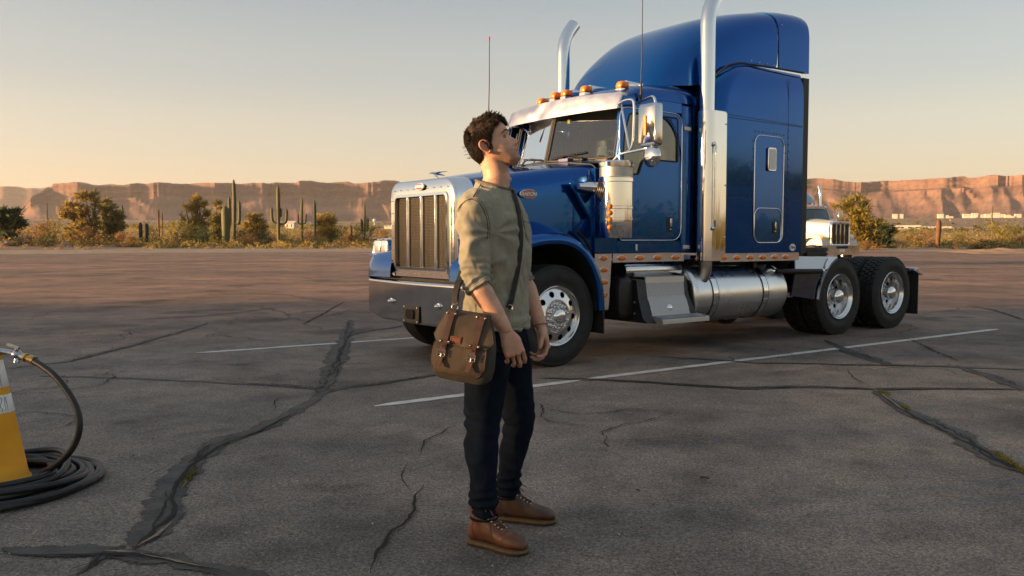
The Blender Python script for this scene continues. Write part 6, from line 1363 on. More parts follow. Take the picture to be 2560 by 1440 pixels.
for v in (-.25, 0, .25): mb = MB(); mb.box(-.90, -.87, -v - .028, -v + .028, 1.06, 2.06); mb.build('grille_bar', M_chrome, g2, bevel=.01)
m_ = MB(); c = T(-.925, 0, 2.125); m_.rings([[c + T(0, math.cos(2*math.pi*i/16)*.09, math.sin(2*math.pi*i/16)*.035) for i in range(16)], [c + T(-.01, math.cos(2*math.pi*i/16)*.085, math.sin(2*math.pi*i/16)*.03) for i in range(16)]]); m_.build('emblem', M_emblem, g2)
for u in (5.0, 6.3):
    for s in (1, -1): w_ = bpy.data.objects.new('rear_wheel', ME_drive_tyre); col.objects.link(w_); w_.parent = wt; w_.location = T(u, s*1.2, .513); w_.rotation_euler = (0, 0, 0 if s > 0 else math.pi)
mb = MB(); mb.box(-.7, 6.8, -.45, .45, .7, 1.0); mb.build('chassis', M_frame, wt)
# ------------------------------------------------------------------ traffic cone, hose
M_cone = mat('cone_plastic', (.70, .285, .010), .55, color2=(.86, .39, .022), vscale=5, detail=8, bump=.12, bscale=25, bdist=.004, spec=.4); M_refl = mat('reflective_band', (.78, .78, .76), .45, var=.12, vscale=14, detail=8, bump=.2, bscale=60, bdist=.003); M_hose = mat('hose_rubber', (.014, .015, .017), .5, var=.35, vscale=18, bump=.2, bscale=90, bdist=.002)
M_brass = mat('brass', (.52, .33, .12), .3, metal=1.0, var=.3, vscale=40); M_zinc = mat('zinc', (.42, .44, .46), .3, metal=1.0, var=.2, vscale=40)
CP = gp(-4, 1213); CY = CP.y
ct_ = thing('traffic_cone', 'yellow orange traffic cone with two white bands standing in the hose coil', 'traffic cone', CP)
def cr_(z): return lerp(.142, .027, ((z - .04)/.68))
mb = MB(); mb.lathe([(.155, .032), (.15, .042), (cr_(.05), .05), (cr_(.2), .2), (cr_(.4), .4), (cr_(.6), .6), (cr_(.70), .70), (.026, .715), (.018, .715)], (0, 0, 0), (0, 0, 1), 56); mb.build('cone', M_cone, ct_, smooth=50)
for z0, z1 in ((.515, .655), (.385, .478)):
    mb = MB(); mb.lathe([(cr_(z0) + .0003, z0), (cr_(z0) + .0022, z0 + .003), (cr_((z0 + z1)/2) + .0022, (z0 + z1)/2), (cr_(z1) + .0022, z1 - .003), (cr_(z1) + .0003, z1)], (0, 0, 0), (0, 0, 1), 56); bd = mb.build('reflective_band', M_refl, ct_, smooth=50)
    mb = MB(); rnd = random.Random(int(z0*100))
    for k in range(3):
        a0 = rnd.uniform(-.9, .3) - .3; pth = []
        for j in range(7):
            z = lerp(z1 - .01, z0 + .01, j/6); a = a0 + .10*noise.noise(Vector((j*.9, k, z0*9))); pth.append(Vector((math.cos(a)*(cr_(z) + .0026), math.sin(a)*(cr_(z) + .0026), z)))
        mb.tube(pth, .0011, 4)
    mb.build('band_crack', M_crack, bd)
mb = MB(); mb.prism([(x, y, .0) for x, y in rrect(-.19, .19, -.19, .19, .05)], (0, 0, .035)); mb.build('base', M_rub, ct_, bevel=.008)
# hose: coil on the ground and one riser bending up to the valve on the cone's tip
hose = thing('air_hose', 'thick black rubber hose coiled on the asphalt around the cone', 'hose', (CP.x, CP.y, 0))
def hp(x, y, Y): return dp(x, y, Y) - Vector((CP.x, CP.y, 0))
riser = [hp(78, 899, CY - .02), hp(105, 915, CY - .05), hp(140, 943, CY - .09), hp(176, 990, CY - .13), hp(196, 1035, CY - .16), hp(197, 1080, CY - .17), hp(180, 1122, CY - .16), hp(146, 1158, CY - .12), hp(105, 1182, CY - .05)]
c0 = Vector((0, 0, 0)); coil = []
rnd = random.Random(4); turns = 6.2; n = int(turns*26)
for i in range(n + 1):
    a = -.15 - 2*math.pi*i/26; k = i/26; r = .30 + .04*math.sin(k*2.1 + 1) + .022*k + .05*noise.noise(Vector((math.cos(a), math.sin(a), k*.8)))
    z = .022 + .020*(1 + math.sin(k*4.1 + a*.5)) + (.05 if k < 1 else 0)*(1 - k) + .03*max(0, noise.noise(Vector((math.cos(a)*1.3, math.sin(a)*1.3, k*1.7))))
    coil.append(Vector((math.cos(a)*r*1.0 + .03*math.sin(k), math.sin(a)*r - .03, max(.019, z))))
end = coil[-1]
pth = spline(riser, 6) + spline([riser[-1], riser[-1].lerp(coil[0], .5) + Vector((0, 0, -.02)), coil[0]], 5)[1:] + spline(coil, 2)[1:]
mb = MB(); mb.tube(pth, .0165, 12); mb.build('hose_tube', M_hose, hose, smooth=180)
for rr, zz, ph in ((.455, .021, .3), (.41, .052, 1.7), (.365, .085, 3.0), (.505, .021, 4.2), (.29, .055, 2.2)):
    mb = MB(); lp = [Vector((math.cos(a)*(rr + .03*math.sin(a*2 + ph)) + .02*math.cos(ph), math.sin(a)*(rr + .025*math.cos(a*3 + ph)) - .02, zz + .018*math.sin(a*2 + ph*2)*(zz > .03))) for a in [2*math.pi*i/56 for i in range(56)]]
    mb.tube(lp, .0165, 12, closed=True); mb.build('hose_loop', M_hose, hose, smooth=180)
A0 = hp(78, 899, CY - .02); B0 = hp(35, 884, CY + .0); d = (A0 - B0).normalized(); C0 = hp(-60, 866, CY + .03)
mb = MB(); mb.tube([A0 + d*.02, A0 - d*.012], .0225, 12); mb.tube([A0 - d*.012, A0 - d*.03], .018, 6); mb.tube([A0 - d*.03, A0 - d*.042], .024, 6); mb.build('hose_fitting', M_brass, hose)
mb = MB(); mb.tube([A0 - d*.042, A0 - d*.062], .019, 12); mb.tube([A0 - d*.062, B0], .016, 12); mb.ball(B0 + d*.018, .026, 12, 8); mb.tube([B0 + d*.018, B0 + d*.018 + Vector((0, 0, .04))], .010, 8); mb.obox(B0 + d*.012 + Vector((-.01, -.005, .042)), d, Vector((0, 1, 0)), Vector((0, 0, 1)), .035, .010, .005); mb.tube([B0 + d*.02, B0 + d*.02 + Vector((.002, -.01, -.04))], .015, 8); mb.build('valve', M_zinc, hose, smooth=50)
mb = MB(); mb.tube([B0 + d*.002, C0], .016, 14); mb.build('nozzle_pipe', M_zinc, hose, smooth=60)

# weeds in the joints
M_weed = mat('weed_green', (.07, .085, .018), .8, color2=(.15, .13, .03), vscale=30)
def weed(px, y, w, n, label, seed, dirv=(1, 0)):
    g = gp(px, y); rnd = random.Random(seed); t = MB()
    for i in range(n):
        k = rnd.gauss(0, .5)*w; b = Vector((dirv[0]*k + rnd.gauss(0, .008), dirv[1]*k + rnd.gauss(0, .008), .008)); h = rnd.uniform(.008, .028); a = rnd.uniform(0, 6.28); e = Vector((math.cos(a), math.sin(a), 0))*rnd.uniform(.006, .02); s = Vector((-e.y, e.x, 0)).normalized()*.0025
        t.add([b - s, b + s, b + e*.6 + Vector((0, 0, h*.8)), b + e + Vector((0, 0, h))], [(0, 1, 2), (0, 2, 3)])
    o = t.build('weed', M_weed, smooth=0, recalc=False); o.location = (g.x, g.y, 0); return tag(o, label, 'weed')
def wdir(p, q): d = gp(*q) - gp(*p); d.normalize(); return (d.x, d.y)
weed(475, 1196, .16, 240, 'tiny yellow green weeds in the wide joint left of the man', 1, wdir((455, 1225), (500, 1170))); weed(2212, 986, .10, 140, 'small yellow weed where the right-hand joint meets the long seam', 2, wdir((2195, 980), (2235, 992))); weed(2262, 1022, .12, 120, 'sparse weeds a little below the junction of the right-hand joint', 3, wdir((2230, 1000), (2290, 1040))); weed(2525, 1160, .26, 420, 'green yellow weeds along the joint at the right edge', 4, wdir((2480, 1130), (2570, 1190)))
def leaf_litter(px, y, L_, label, seed):
    g = gp(px, y); rnd = random.Random(seed); a = rnd.uniform(-.4, .4); d = Vector((math.cos(a), math.sin(a), 0)); s = Vector((-d.y, d.x, 0)); mb = MB(); mb.grid([[d*(L_*(t - .5)) + s*(L_*.22*math.sin(math.pi*t)*k) + Vector((0, 0, .004 + .006*abs(k) + .004*math.sin(t*5))) for k in (-1, 0, 1)] for t in (0, .15, .35, .6, .85, 1)]); o = mb.build('dead_leaf', mat('dead_leaf', (.06, .035, .025), .8, var=.3, vscale=60), smooth=180, recalc=False); o.location = (g.x, g.y, 0.003); return tag(o, label, 'leaf')
leaf_litter(1762, 1199, .05, 'dry brown leaf lying on the open asphalt right of the man', 5); leaf_litter(1595, 1230, .022, 'tiny dark leaf scrap on the asphalt nearer to the man than the brown leaf', 6)
# ------------------------------------------------------------------ the man
def tone_mat(name, rough, sss=0.0, bump=0.0, bscale=300, bdist=.001, spec=.4, sheen=0.0):
    """base colour from the mesh's own colour attribute (stubble, lips, washed cloth)"""
    m = bpy.data.materials.new(name); m.use_nodes = True; nt = m.node_tree; b = nt.nodes['Principled BSDF']; N = nt.nodes.new
    at = N('ShaderNodeVertexColor'); at.layer_name = 'tone'
    tc = N('ShaderNodeTexCoord'); nz = N('ShaderNodeTexNoise'); nz.inputs['Scale'].default_value = 28; nz.inputs['Detail'].default_value = 6; nt.links.new(tc.outputs['Object'], nz.inputs['Vector'])
    r = N('ShaderNodeMapRange'); r.inputs['From Min'].default_value = .3; r.inputs['From Max'].default_value = .7; r.inputs['To Min'].default_value = .86; r.inputs['To Max'].default_value = 1.12; nt.links.new(nz.outputs['Fac'], r.inputs['Value'])
    v = N('ShaderNodeVectorMath'); v.operation = 'SCALE'; nt.links.new(at.outputs['Color'], v.inputs[0]); nt.links.new(r.outputs[0], v.inputs['Scale']); nt.links.new(v.outputs[0], b.inputs['Base Color'])
    b.inputs['Roughness'].default_value = rough; b.inputs['Specular IOR Level'].default_value = spec; b.inputs['Sheen Weight'].default_value = sheen
    if sss: b.inputs['Subsurface Weight'].default_value = sss; b.inputs['Subsurface Radius'].default_value = (.010, .004, .002); b.inputs['Subsurface Scale'].default_value = 1.0
    if bump:
        n2 = N('ShaderNodeTexNoise'); n2.inputs['Scale'].default_value = bscale; n2.inputs['Detail'].default_value = 3; nt.links.new(tc.outputs['Object'], n2.inputs['Vector'])
        bp = N('ShaderNodeBump'); bp.inputs['Strength'].default_value = bump; bp.inputs['Distance'].default_value = bdist; nt.links.new(n2.outputs['Fac'], bp.inputs['Height']); nt.links.new(bp.outputs[0], b.inputs['Normal'])
    return m
M_skin = tone_mat('skin', .48, sss=.12, bump=.25, bscale=420, bdist=.0008, spec=.4)
M_shirt = tone_mat('shirt_cotton', .92, bump=.35, bscale=700, bdist=.0008, spec=.15, sheen=.15)
M_jean = tone_mat('denim', .95, bump=.3, bscale=900, bdist=.0006, spec=.05)
M_hair = mat('dark_hair', (.026, .016, .010), .55, var=.6, vscale=60, spec=.25)
M_boot = mat('boot_leather', (.080, .027, .014), .48, color2=(.160, .062, .030), vscale=14, detail=8, bump=.2, bscale=150, bdist=.002)
M_boot_shade = mat('boot_leather_shaded', (.050, .025, .016), .5, color2=(.10, .050, .028), vscale=14, detail=8, bump=.2, bscale=150, bdist=.002)  # same leather for the far boot, with shade put into its colour
M_sole = mat('boot_sole', (.035, .028, .022), .8, var=.3, vscale=30); M_welt = mat('boot_welt', (.13, .080, .038), .7, var=.2, vscale=60); M_lace = mat('boot_lace', (.085, .030, .016), .8); M_eyelet = mat('eyelet', (.55, .48, .36), .3, metal=1.0)
M_stitch = mat('shirt_stitch', (.085, .080, .055), .9); M_sock = mat('sock', (.012, .012, .014), .9); M_eye = mat('eye_white', (.42, .38, .35), .2, coat=1); M_iris = mat('iris', (.035, .018, .010), .1, coat=1); M_lash = mat('lash', (.012, .008, .006), .6)

def union(name, mbs, voxel, m, parent, smooth=2):
    """several overlapping lofts fused into one continuous surface"""
    mb = MB()
    for q in mbs: mb.add(q.v, q.f)
    o = mb.build(name, m, parent, smooth=180); md = o.modifiers.new('fuse', 'REMESH'); md.mode = 'VOXEL'; md.voxel_size = voxel; md.use_smooth_shade = True
    if smooth: sm = o.modifiers.new('sm', 'SMOOTH'); sm.factor = .5; sm.iterations = smooth
    bake(o); o.data.polygons.foreach_set('use_smooth', [True]*len(o.data.polygons)); return o
def paint_tone(o, fn):
    me = o.data; a = me.color_attributes.new('tone', 'FLOAT_COLOR', 'POINT'); buf = []
    for v in me.vertices: c = fn(v.co, v.normal); buf += [c[0], c[1], c[2], 1.0]
    a.data.foreach_set('color', buf)
def displace(o, fn):
    me = o.data; out = []
    for v in me.vertices: p = v.co + v.normal*fn(v.co, v.normal); out += [p.x, p.y, p.z]
    me.vertices.foreach_set('co', out); me.update()

PZ = Vector((0, 0, 1)); PF = Vector((.906, -.42, 0)); PR = Vector((-.42, -.906, 0)); PC = Vector((-.066, 3.55, 0))
man = thing('person', 'dark-haired man in olive shirt, dark jeans and brown boots looking up', 'person', (PC.x, PC.y, 0))
MO = Vector((PC.x, PC.y, 0))
def W(v): return v - MO                       # world to the man's own frame
def D(x, y, Y): return W(dp(x, y, Y))
def torso_ring(z, sh, a, b, tilt=0.0, n=36, ex=2.3, lean=0.0):
    out = []
    for k in range(n):
        t = 2*math.pi*k/n; c, s = math.cos(t), math.sin(t); f = math.copysign(abs(c)**(2/ex), c)*b; l = math.copysign(abs(s)**(2/ex), s)*a
        out.append(PF*(f + sh) + PR*(l + lean) + PZ*(z - tilt*f))
    return out
SH_N = D(1186, 520, 3.40); EL_N = D(1187, 700, 3.345); WR_N = D(1261, 820, 3.285)     # near (right) arm
SH_F = D(1270, 524, 3.70); EL_F = D(1305, 692, 3.735); WR_F = D(1351, 812, 3.665)     # far (left) arm
HP_N = D(1226, 850, 3.47); KN_N = D(1203, 1085, 3.445); AN_N = D(1211, 1288, gp(1205, 1362).y)
HP_F = D(1268, 850, 3.63); KN_F = D(1298, 1050, 3.69); AN_F = D(1267, 1238, gp(1268, 1300).y)
# ---- head (own frame: x forward, y to his left, z up; tilted back, turned a little to the camera)
HS = .93; HO = D(1229, 366, 3.55); PSI = R(12); TIL = R(26)
_fh = Vector((math.cos(PSI), -math.sin(PSI), 0)); HX = (_fh*math.cos(TIL) + PZ*math.sin(TIL)); HY = Vector((math.sin(PSI), math.cos(PSI), 0)); HZ = HX.cross(HY)
def Hd(x, y, z): return HO + (HX*x + HY*y + HZ*z)*HS
def Hl(p): q = (p - HO)/HS; return Vector((q.dot(HX), q.dot(HY), q.dot(HZ)))
XF = [(-.122, .062), (-.118, .078), (-.112, .088), (-.102, .095), (-.092, .0955), (-.084, .0965), (-.072, .0965), (-.060, .098), (-.050, .0965), (-.03, .0945), (-.01, .0915), (.004, .0895), (.012, .0905), (.022, .0965), (.032, .0985), (.05, .0965), (.07, .091), (.085, .082), (.1, .068), (.112, .047), (.120, .025), (.126, .0)]
XB = [(-.122, .05), (-.11, .03), (-.09, .0), (-.075, -.028), (-.06, -.058), (-.045, -.074), (-.03, -.081), (0, -.092), (.03, -.095), (.06, -.090), (.085, -.078), (.1, -.064), (.112, -.047), (.120, -.028), (.126, -.002)]
WD = [(-.122, .012), (-.117, .024), (-.110, .034), (-.10, .043), (-.085, .051), (-.07, .0575), (-.055, .0625), (-.035, .0675), (-.015, .0715), (.01, .0745), (.035, .0765), (.06, .075), (.08, .069), (.098, .058), (.110, .043), (.119, .026), (.126, .001)]
def g(x, s): return math.exp(-(x/s)**2)
def head_local(th, z):
    xf = sinterp(XF, z); xb = sinterp(XB, z); w = sinterp(WD, z); c, s = math.cos(th), math.sin(th); mid = (xf + xb)/2 - .012*0
    ex = 2.35 if c > 0 else 2.1
    x = mid + (xf - mid)*math.copysign(abs(c)**(2/ex), c) if c > 0 else mid + (mid - xb)*math.copysign(abs(c)**(2/ex), c)
    y = w*math.copysign(abs(s)**(2/ex), s)
    if c > 0:
        k = c**.5 if c > .0 else 0; ay = abs(y)
        # nose: bridge, tip, wings
        nh = sinterp([(-.056, 0), (-.050, .003), (-.044, .016), (-.038, .0255), (-.032, .0275), (-.025, .0235), (-.015, .0165), (0, .0095), (.010, .0045), (.022, .0015), (.035, 0)], z)
        nw = sinterp([(-.056, .017), (-.045, .0165), (-.036, .0145), (-.025, .0115), (-.01, .0095), (.01, .0095), (.035, .013)], z)
        x += nh*g(y, nw)
        x += .0085*g(ay - .0155, .0065)*g(z + .040, .0085)
        # eye sockets, lids, brow ridge, cheekbones, nasolabial hollow
        x -= .0125*g(ay - .032, .0165)*g(z - .004, .0115); x += .0065*g(ay - .033, .0125)*g(z - .005, .0085); x += .0048*g(ay - .028, .021)*g(z - .0235, .0085); x += .0035*g(ay - .047, .017)*g(z + .020, .015)
        x -= .0030*g(ay - .034, .014)*g(z + .052, .018)
        # lips, mouth line, chin, philtrum
        x += .0062*g(y, .019)*g(z + .0645, .0058) + .0068*g(y, .0165)*g(z + .0795, .0062) - .0075*g(y, .024)*g(z + .0722, .0028) - .0042*g(y, .018)*g(z + .0905, .006) + .0062*g(y, .017)*g(z + .1045, .0105) - .0015*g(y, .005)*g(z + .055, .005)
    # jaw angle and temple
    y *= 1 + .035*g(z + .062, .02)*g(x - .01, .035) - .035*g(z - .03, .03)*g(x - .062, .025)
    return Vector((x, y, z))
head = MB(); rows = []
zs = [-.122 + .248*i/124 for i in range(125)]
for z in zs[:-1]: rows.append([Hd(*head_local(2*math.pi*k/132, z)) for k in range(132)])
head.rings(rows, True, True)
def ear(s):
    m_ = MB(); e = lambda x, z, o=0.0: Hd(x, s*(.0725 + o), z)
    rim = spline([e(.004, -.014, .002), e(.006, .004, .006), e(.001, .018, .012), e(-.012, .026, .016), e(-.026, .020, .019), e(-.032, .004, .019), e(-.029, -.012, .015), e(-.020, -.026, .010), e(-.010, -.036, .006), e(-.001, -.036, .003)], 5)
    m_.tube(rim, [.0042 + .0012*math.sin(i*.35) for i in range(len(rim))], 8); m_.tube([e(-.006, -.031, .005), e(.000, -.036, .004)], [.0075, .006], 8)
    bowl = e(-.008, -.004, -.002)
    m_.rings([[p - HY*s*.002 for p in rim[::3]], [p.lerp(bowl, .25) - HY*s*.006 for p in rim[::3]], [p.lerp(bowl, .6) - HY*s*.010 for p in rim[::3]]], False, True)
    m_.rings([[p - HY*s*.004 for p in rim[::3]], [p.lerp(bowl, .15) - HY*s*.014 for p in rim[::3]]], True, True)
    m_.tube([e(-.020, .012, .013), e(-.022, -.002, .013), e(-.016, -.016, .009)], .003, 6); m_.tube([e(.002, -.006, .004), e(.001, -.014, .004)], .0045, 6)
    return m_
# ---- hands
def hand(wr, along, palm, thumb, curl, sc=1.0, spread=1.0, thumb_curl=.5):
    """palm block, four unequal jointed fingers and a thumb from the side of the palm"""
    A = along.normalized(); Pn = (palm - A*palm.dot(A)).normalized(); Th = A.cross(Pn)
    if Th.dot(thumb) < 0: Th = -Th
    out = []; m_ = MB(); rings = []
    for t, w_, h_, sh in ((-.03, .0265, .021, 0), (0, .027, .0195, 0), (.02, .032, .018, .002), (.045, .040, .0165, .002), (.07, .043, .0150, .001), (.09, .0425, .0135, 0), (.101, .038, .0105, 0)):
        c = wr + A*(t*sc) + Th*(sh*sc); rings.append([c + Th*(math.copysign(abs(math.cos(q))**.75, math.cos(q))*w_*sc) + Pn*(math.copysign(abs(math.sin(q))**.85, math.sin(q))*h_*sc) for q in [2*math.pi*i/20 for i in range(20)]])
    m_.rings(rings); out.append(m_)
    fl = ((.033, .093, (.040, .024, .020), .0088, 0), (.0108, .098, (.045, .028, .022), .0090, .02), (-.0115, .095, (.041, .026, .021), .0086, .05), (-.0325, .086, (.032, .020, .018), .0076, .09))
    for i, (o, st, seg, r, ce) in enumerate(fl):
        m_ = MB(); p = wr + A*((st - .014)*sc) + Th*(o*sc) + Pn*(.001*sc); d = (A + Th*(o*1.1*spread)).normalized(); pts = [p, p + d*(.014*sc)]; rad = [r*1.02, r*1.08]; ang = 0
        for j, L_ in enumerate(seg):
            ang += curl[j]*(1 + ce*3); dd = d*math.cos(ang) + Pn*math.sin(ang); pts += [pts[-1] + dd*(L_*sc*.5), pts[-1] + dd*(L_*sc)]; rad += [r*(.95 - .06*j), r*(1.0 - .085*j)]
        pts.append(pts[-1] + dd*(.004*sc)); rad.append(r*.5)
        m_.tube(pts, [q*sc for q in rad], 10); m_.ball(wr + A*((st + .001)*sc) + Th*(o*sc) - Pn*(.004*sc), .0098*sc, 10, 8); out.append(m_)
    m_ = MB(); b0 = wr + A*(.016*sc) + Th*(.018*sc) + Pn*(.006*sc); d1 = (A*.78 + Th*.52 + Pn*.36).normalized(); p1 = b0 + d1*(.040*sc); d2 = (A*.93 + Th*(.22 - .3*thumb_curl) + Pn*(.3 + .3*thumb_curl)).normalized(); p2 = p1 + d2*(.034*sc); d3 = (A*.95 - Th*.1*thumb_curl + Pn*(.3 + .25*thumb_curl)).normalized(); p3 = p2 + d3*(.027*sc)
    m_.tube([b0, b0.lerp(p1, .5), p1, p1.lerp(p2, .5), p2, p2.lerp(p3, .6), p3, p3 + d3*.004], [q*sc for q in (.0165, .0155, .0125, .0108, .0112, .0105, .0085, .004)], 12); out.append(m_)
    return out
hn_dir = (D(1290, 890, 3.27) - WR_N).normalized()
HN = hand(WR_N + hn_dir*.015, hn_dir, Vector((-.30, .95, .02)), Vector((1, .1, .3)), (.50, .62, .45), 1.0, 1.0, .7)
hf_dir = (D(1362, 875, 3.63) - WR_F).normalized()
HF = hand(WR_F + hf_dir*.012, hf_dir, Vector((-.85, -.50, -.2)), Vector((-.35, -.92, .1)), (.50, .72, .5), 1.0, .7, .5)
# ---- the body: one continuous surface under the clothes
B = MB()
BT = [(.74, -.005, .12, .09), (.80, 0, .138, .098), (.90, .0, .140, .095), (1.0, .0, .132, .088), (1.10, .0, .132, .088), (1.22, .002, .148, .094), (1.32, .002, .158, .093), (1.40, .0, .150, .083), (1.45, -.006, .105, .070), (1.48, -.010, .078, .066)]
B.rings([torso_ring(*q) for q in BT]); parts = [B]
m_ = MB(); m_.tube([D(1232, 500, 3.55), D(1237, 470, 3.55), D(1242, 445, 3.55), D(1239, 420, 3.55), D(1228, 390, 3.55)], [.074, .0615, .0565, .0565, .055], 28); parts.append(m_)
m_ = MB(); m_.tube([D(1264, 478, 3.505), D(1250, 440, 3.512), D(1228, 402, 3.515)], [.009, .010, .012], 10); parts.append(m_)
m_ = MB(); m_.ball(D(1272, 449, 3.545), .013, 10, 8); parts.append(m_)
def limb(pts, rad, n=20, flat=1.0): m_ = MB(); m_.tube(spline(pts, 5), [interp(list(enumerate(rad)), i/5) for i in range((len(rad) - 1)*5 + 1)], n, flat=flat); parts.append(m_)
limb([SH_N, SH_N.lerp(EL_N, .5), EL_N, EL_N.lerp(WR_N, .28) + PR*.004, EL_N.lerp(WR_N, .62), WR_N, WR_N + hn_dir*.02], [.048, .044, .0395, .0455, .0385, .0280, .021])
limb([SH_F, SH_F.lerp(EL_F, .5), EL_F, EL_F.lerp(WR_F, .28), EL_F.lerp(WR_F, .62), WR_F, WR_F + hf_dir*.02], [.046, .043, .038, .044, .037, .0275, .021])
limb([HP_N, HP_N.lerp(KN_N, .5), KN_N, KN_N.lerp(AN_N, .35), AN_N, AN_N - PZ*.05], [.070, .062, .044, .040, .031, .029]); limb([HP_F, HP_F.lerp(KN_F, .5), KN_F, KN_F.lerp(AN_F, .35), AN_F, AN_F - PZ*.05], [.070, .060, .043, .040, .031, .029])
parts += [head, ear(1), ear(-1)] + HN + HF
body = union('body', parts, .0029, M_skin, man, 2)
def skin_tone(p, n):
    c = Vector((.54, .295, .195))*(1 + .10*noise.noise(p*45) + .06*noise.noise(p*150)); q = Hl(p)
    if q.length < .17 and q.z > -.14:
        ay = abs(q.y); c = c*1.25  # head skin lightened: extra brightness for the face put into its colour
        st = max(0, min(1, (.085 - abs(q.x - .055)*1.0)/.03))*max(0, min(1, (-.040 - q.z + .25*(.06 - q.x)*(1 if q.x < .06 else .2))/.018))*(1 if q.x > .0 else max(0, 1 + q.x/.02))
        st *= .55 + .45*noise.noise(q*260)
        c = c.lerp(Vector((.16, .095, .068)), min(.7, max(0, st)*.95))
        lip = g(q.y, .021)*max(g(q.z + .0655, .0055), g(q.z + .079, .006))*(1 if q.x > .085 else 0); c = c.lerp(Vector((.33, .115, .09)), .75*lip)
        c = c.lerp(Vector((.10, .05, .035)), .8*g(q.y, .022)*g(q.z + .0722, .0022)*(1 if q.x > .085 else 0))
        if ay > .066 and q.x < .012 and abs(q.z + .006) < .045: c = c.lerp(Vector((.46, .17, .11)), .6)
        c = c.lerp(Vector((.44, .17, .11)), .35*g(ay - .042, .022)*g(q.z + .022, .018)*(1 if q.x > .03 else 0)); c = c.lerp(Vector((.43, .165, .105)), .35*g(q.y, .016)*g(q.z + .035, .014)*(1 if q.x > .09 else 0))
        c = c.lerp(Vector((.22, .115, .08)), .45*g(ay - .033, .016)*g(q.z - .004, .010)*(1 if q.x > .05 else 0))
        if (q - Vector((.090, -.030, .064))).length < .0022: c = Vector((.12, .06, .04))
    else:
        r = min((p - WR_N - hn_dir*.11).length, (p - WR_F - hf_dir*.11).length); c = c.lerp(Vector((.43, .18, .115)), .6*g(r, .055))
    return c
paint_tone(body, skin_tone)
# eyes, lids, brows, lashes
for s in (-1, 1):
    ec = Vector((head_local(math.asin((.0315/sinterp(WD, .004))**1.17), .004).x - .0086, s*.0315, .0045)); R_ = .0118
    mb = MB(); mb.ball(Hd(*ec), R_, 20, 14); ey = mb.build('eye', M_eye, man, smooth=180)
    gl_ = Vector((.93, -s*.0 + .02, .30)).normalized(); gz = HX*gl_.x + HY*gl_.y + HZ*gl_.z
    mb = MB(); mb.lathe([(.0072, R_*.80), (.0068, R_*.88), (.0042, R_*.99), (.0003, R_*1.05)], Hd(*ec), gz, 20, True, True); mb.build('iris', M_iris, ey, smooth=60)
    def sp(az, el, r): return Hd(ec.x + math.cos(el)*math.cos(az)*r, ec.y + s*math.cos(el)*math.sin(az)*r, ec.z + math.sin(el)*r)
    azs = [R(-62 + 130*i/12) for i in range(13)]
    def open_up(i): return R(15*math.sin(math.pi*i/12)**.7 + 1)
    def open_lo(i): return R(-13*math.sin(math.pi*i/12)**.8 + 1)
    mb = MB(); mb.grid([[sp(az, lerp(open_up(i), R(86), j/5), R_*1.075) for i, az in enumerate(azs)] for j in range(6)]); mb.grid([[sp(az, lerp(open_lo(i), R(-86), j/5), R_*1.06) for i, az in enumerate(azs)] for j in range(6)])
    lid = mb.build('eyelid', M_skin, ey, smooth=180, solid=.0011, recalc=False); bake(lid); paint_tone(lid, lambda p, n: (.27, .135, .09))
    mb = MB(); mb.tube([sp(az, open_up(i) - .02, R_*1.12) for i, az in enumerate(azs)], [.0006 + .0010*math.sin(math.pi*(i + .3)/13.3) for i in range(13)], 6); mb.build('lashes', M_lash, ey, smooth=180)
    mb = MB(); rnd = random.Random(8 + s)
    for i in range(150):
        t = rnd.random(); y = .0125 + .041*t; z = .0195 + .0105*math.sin(math.pi*min(1, t*.62 + .18)) - .012*max(0, t - .6) + rnd.uniform(-.0030, .0030)*(1 - .55*t); th = math.atan2(y, .085)
        bx = head_local(0.0, z).x; best = head_local(math.asin(min(.95, (y/sinterp(WD, z))**1.15)), z); x = best.x + .0012
        dirp = Vector((-.25*t, .85, .35 - .7*t)); a = Vector((x, y, z)); b_ = a + dirp.normalized()*.0075; a.y *= s; b_.y *= s
        mb.tube([Hd(*a), Hd(*(a.lerp(b_, .5) + Vector((.0012, 0, 0)))), Hd(b_.x - .0006, b_.y, b_.z)], [.0011, .0010, .0002], 4)
    mb.build('eyebrow', M_hair, man, smooth=0, recalc=False)
# hair: dark under-layer plus short tapering locks
HLN = [(-.11, -.078), (-.085, -.078), (-.065, -.066), (-.048, -.046), (-.036, -.018), (-.028, .020), (-.004, .024), (.0, .008), (.004, -.018), (.018, -.022), (.022, .002), (.034, .024), (.044, .040), (.056, .060), (.070, .072), (.085, .080), (.105, .086)]
def scalp(q, m=0.0): return q.z > interp(HLN, q.x) + m
rows = []; hs = MB(); zz = [-.085 + .211*i/60 for i in range(61)]; NT = 96; okv = {}
for i, z in enumerate(zz):
    for k in range(NT):
        th = 2*math.pi*k/NT; q = head_local(th, min(z, .1255)); ed = max(0, min(1, (q.z - interp(HLN, q.x))/.02)); n_ = Vector((q.x, q.y*1.4, q.z*.9 + .02)).normalized()
        top = max(0, min(1, (q.z - .045)/.05)); th_ = .0046 + (0.0045*ed + 0.006*top*ed + 0.006*top*max(0, min(1, (q.x - .02)/.04)))*(1 + .45*noise.noise(q*34))
        okv[(i, k)] = (len(hs.v), scalp(q)); hs.v.append(tuple(Hd(*(q + n_*th_))))
for i in range(60):
    for k in range(NT):
        ids = [okv[(i, k)], okv[(i, (k + 1) % NT)], okv[(i + 1, (k + 1) % NT)], okv[(i + 1, k)]]
        if all(j[1] for j in ids): hs.f.append(tuple(j[0] for j in ids)); hs.m.append(0)
hair = hs.build('hair', M_hair, man, smooth=180, recalc=False)
mb = MB(); rnd = random.Random(12); made = 0
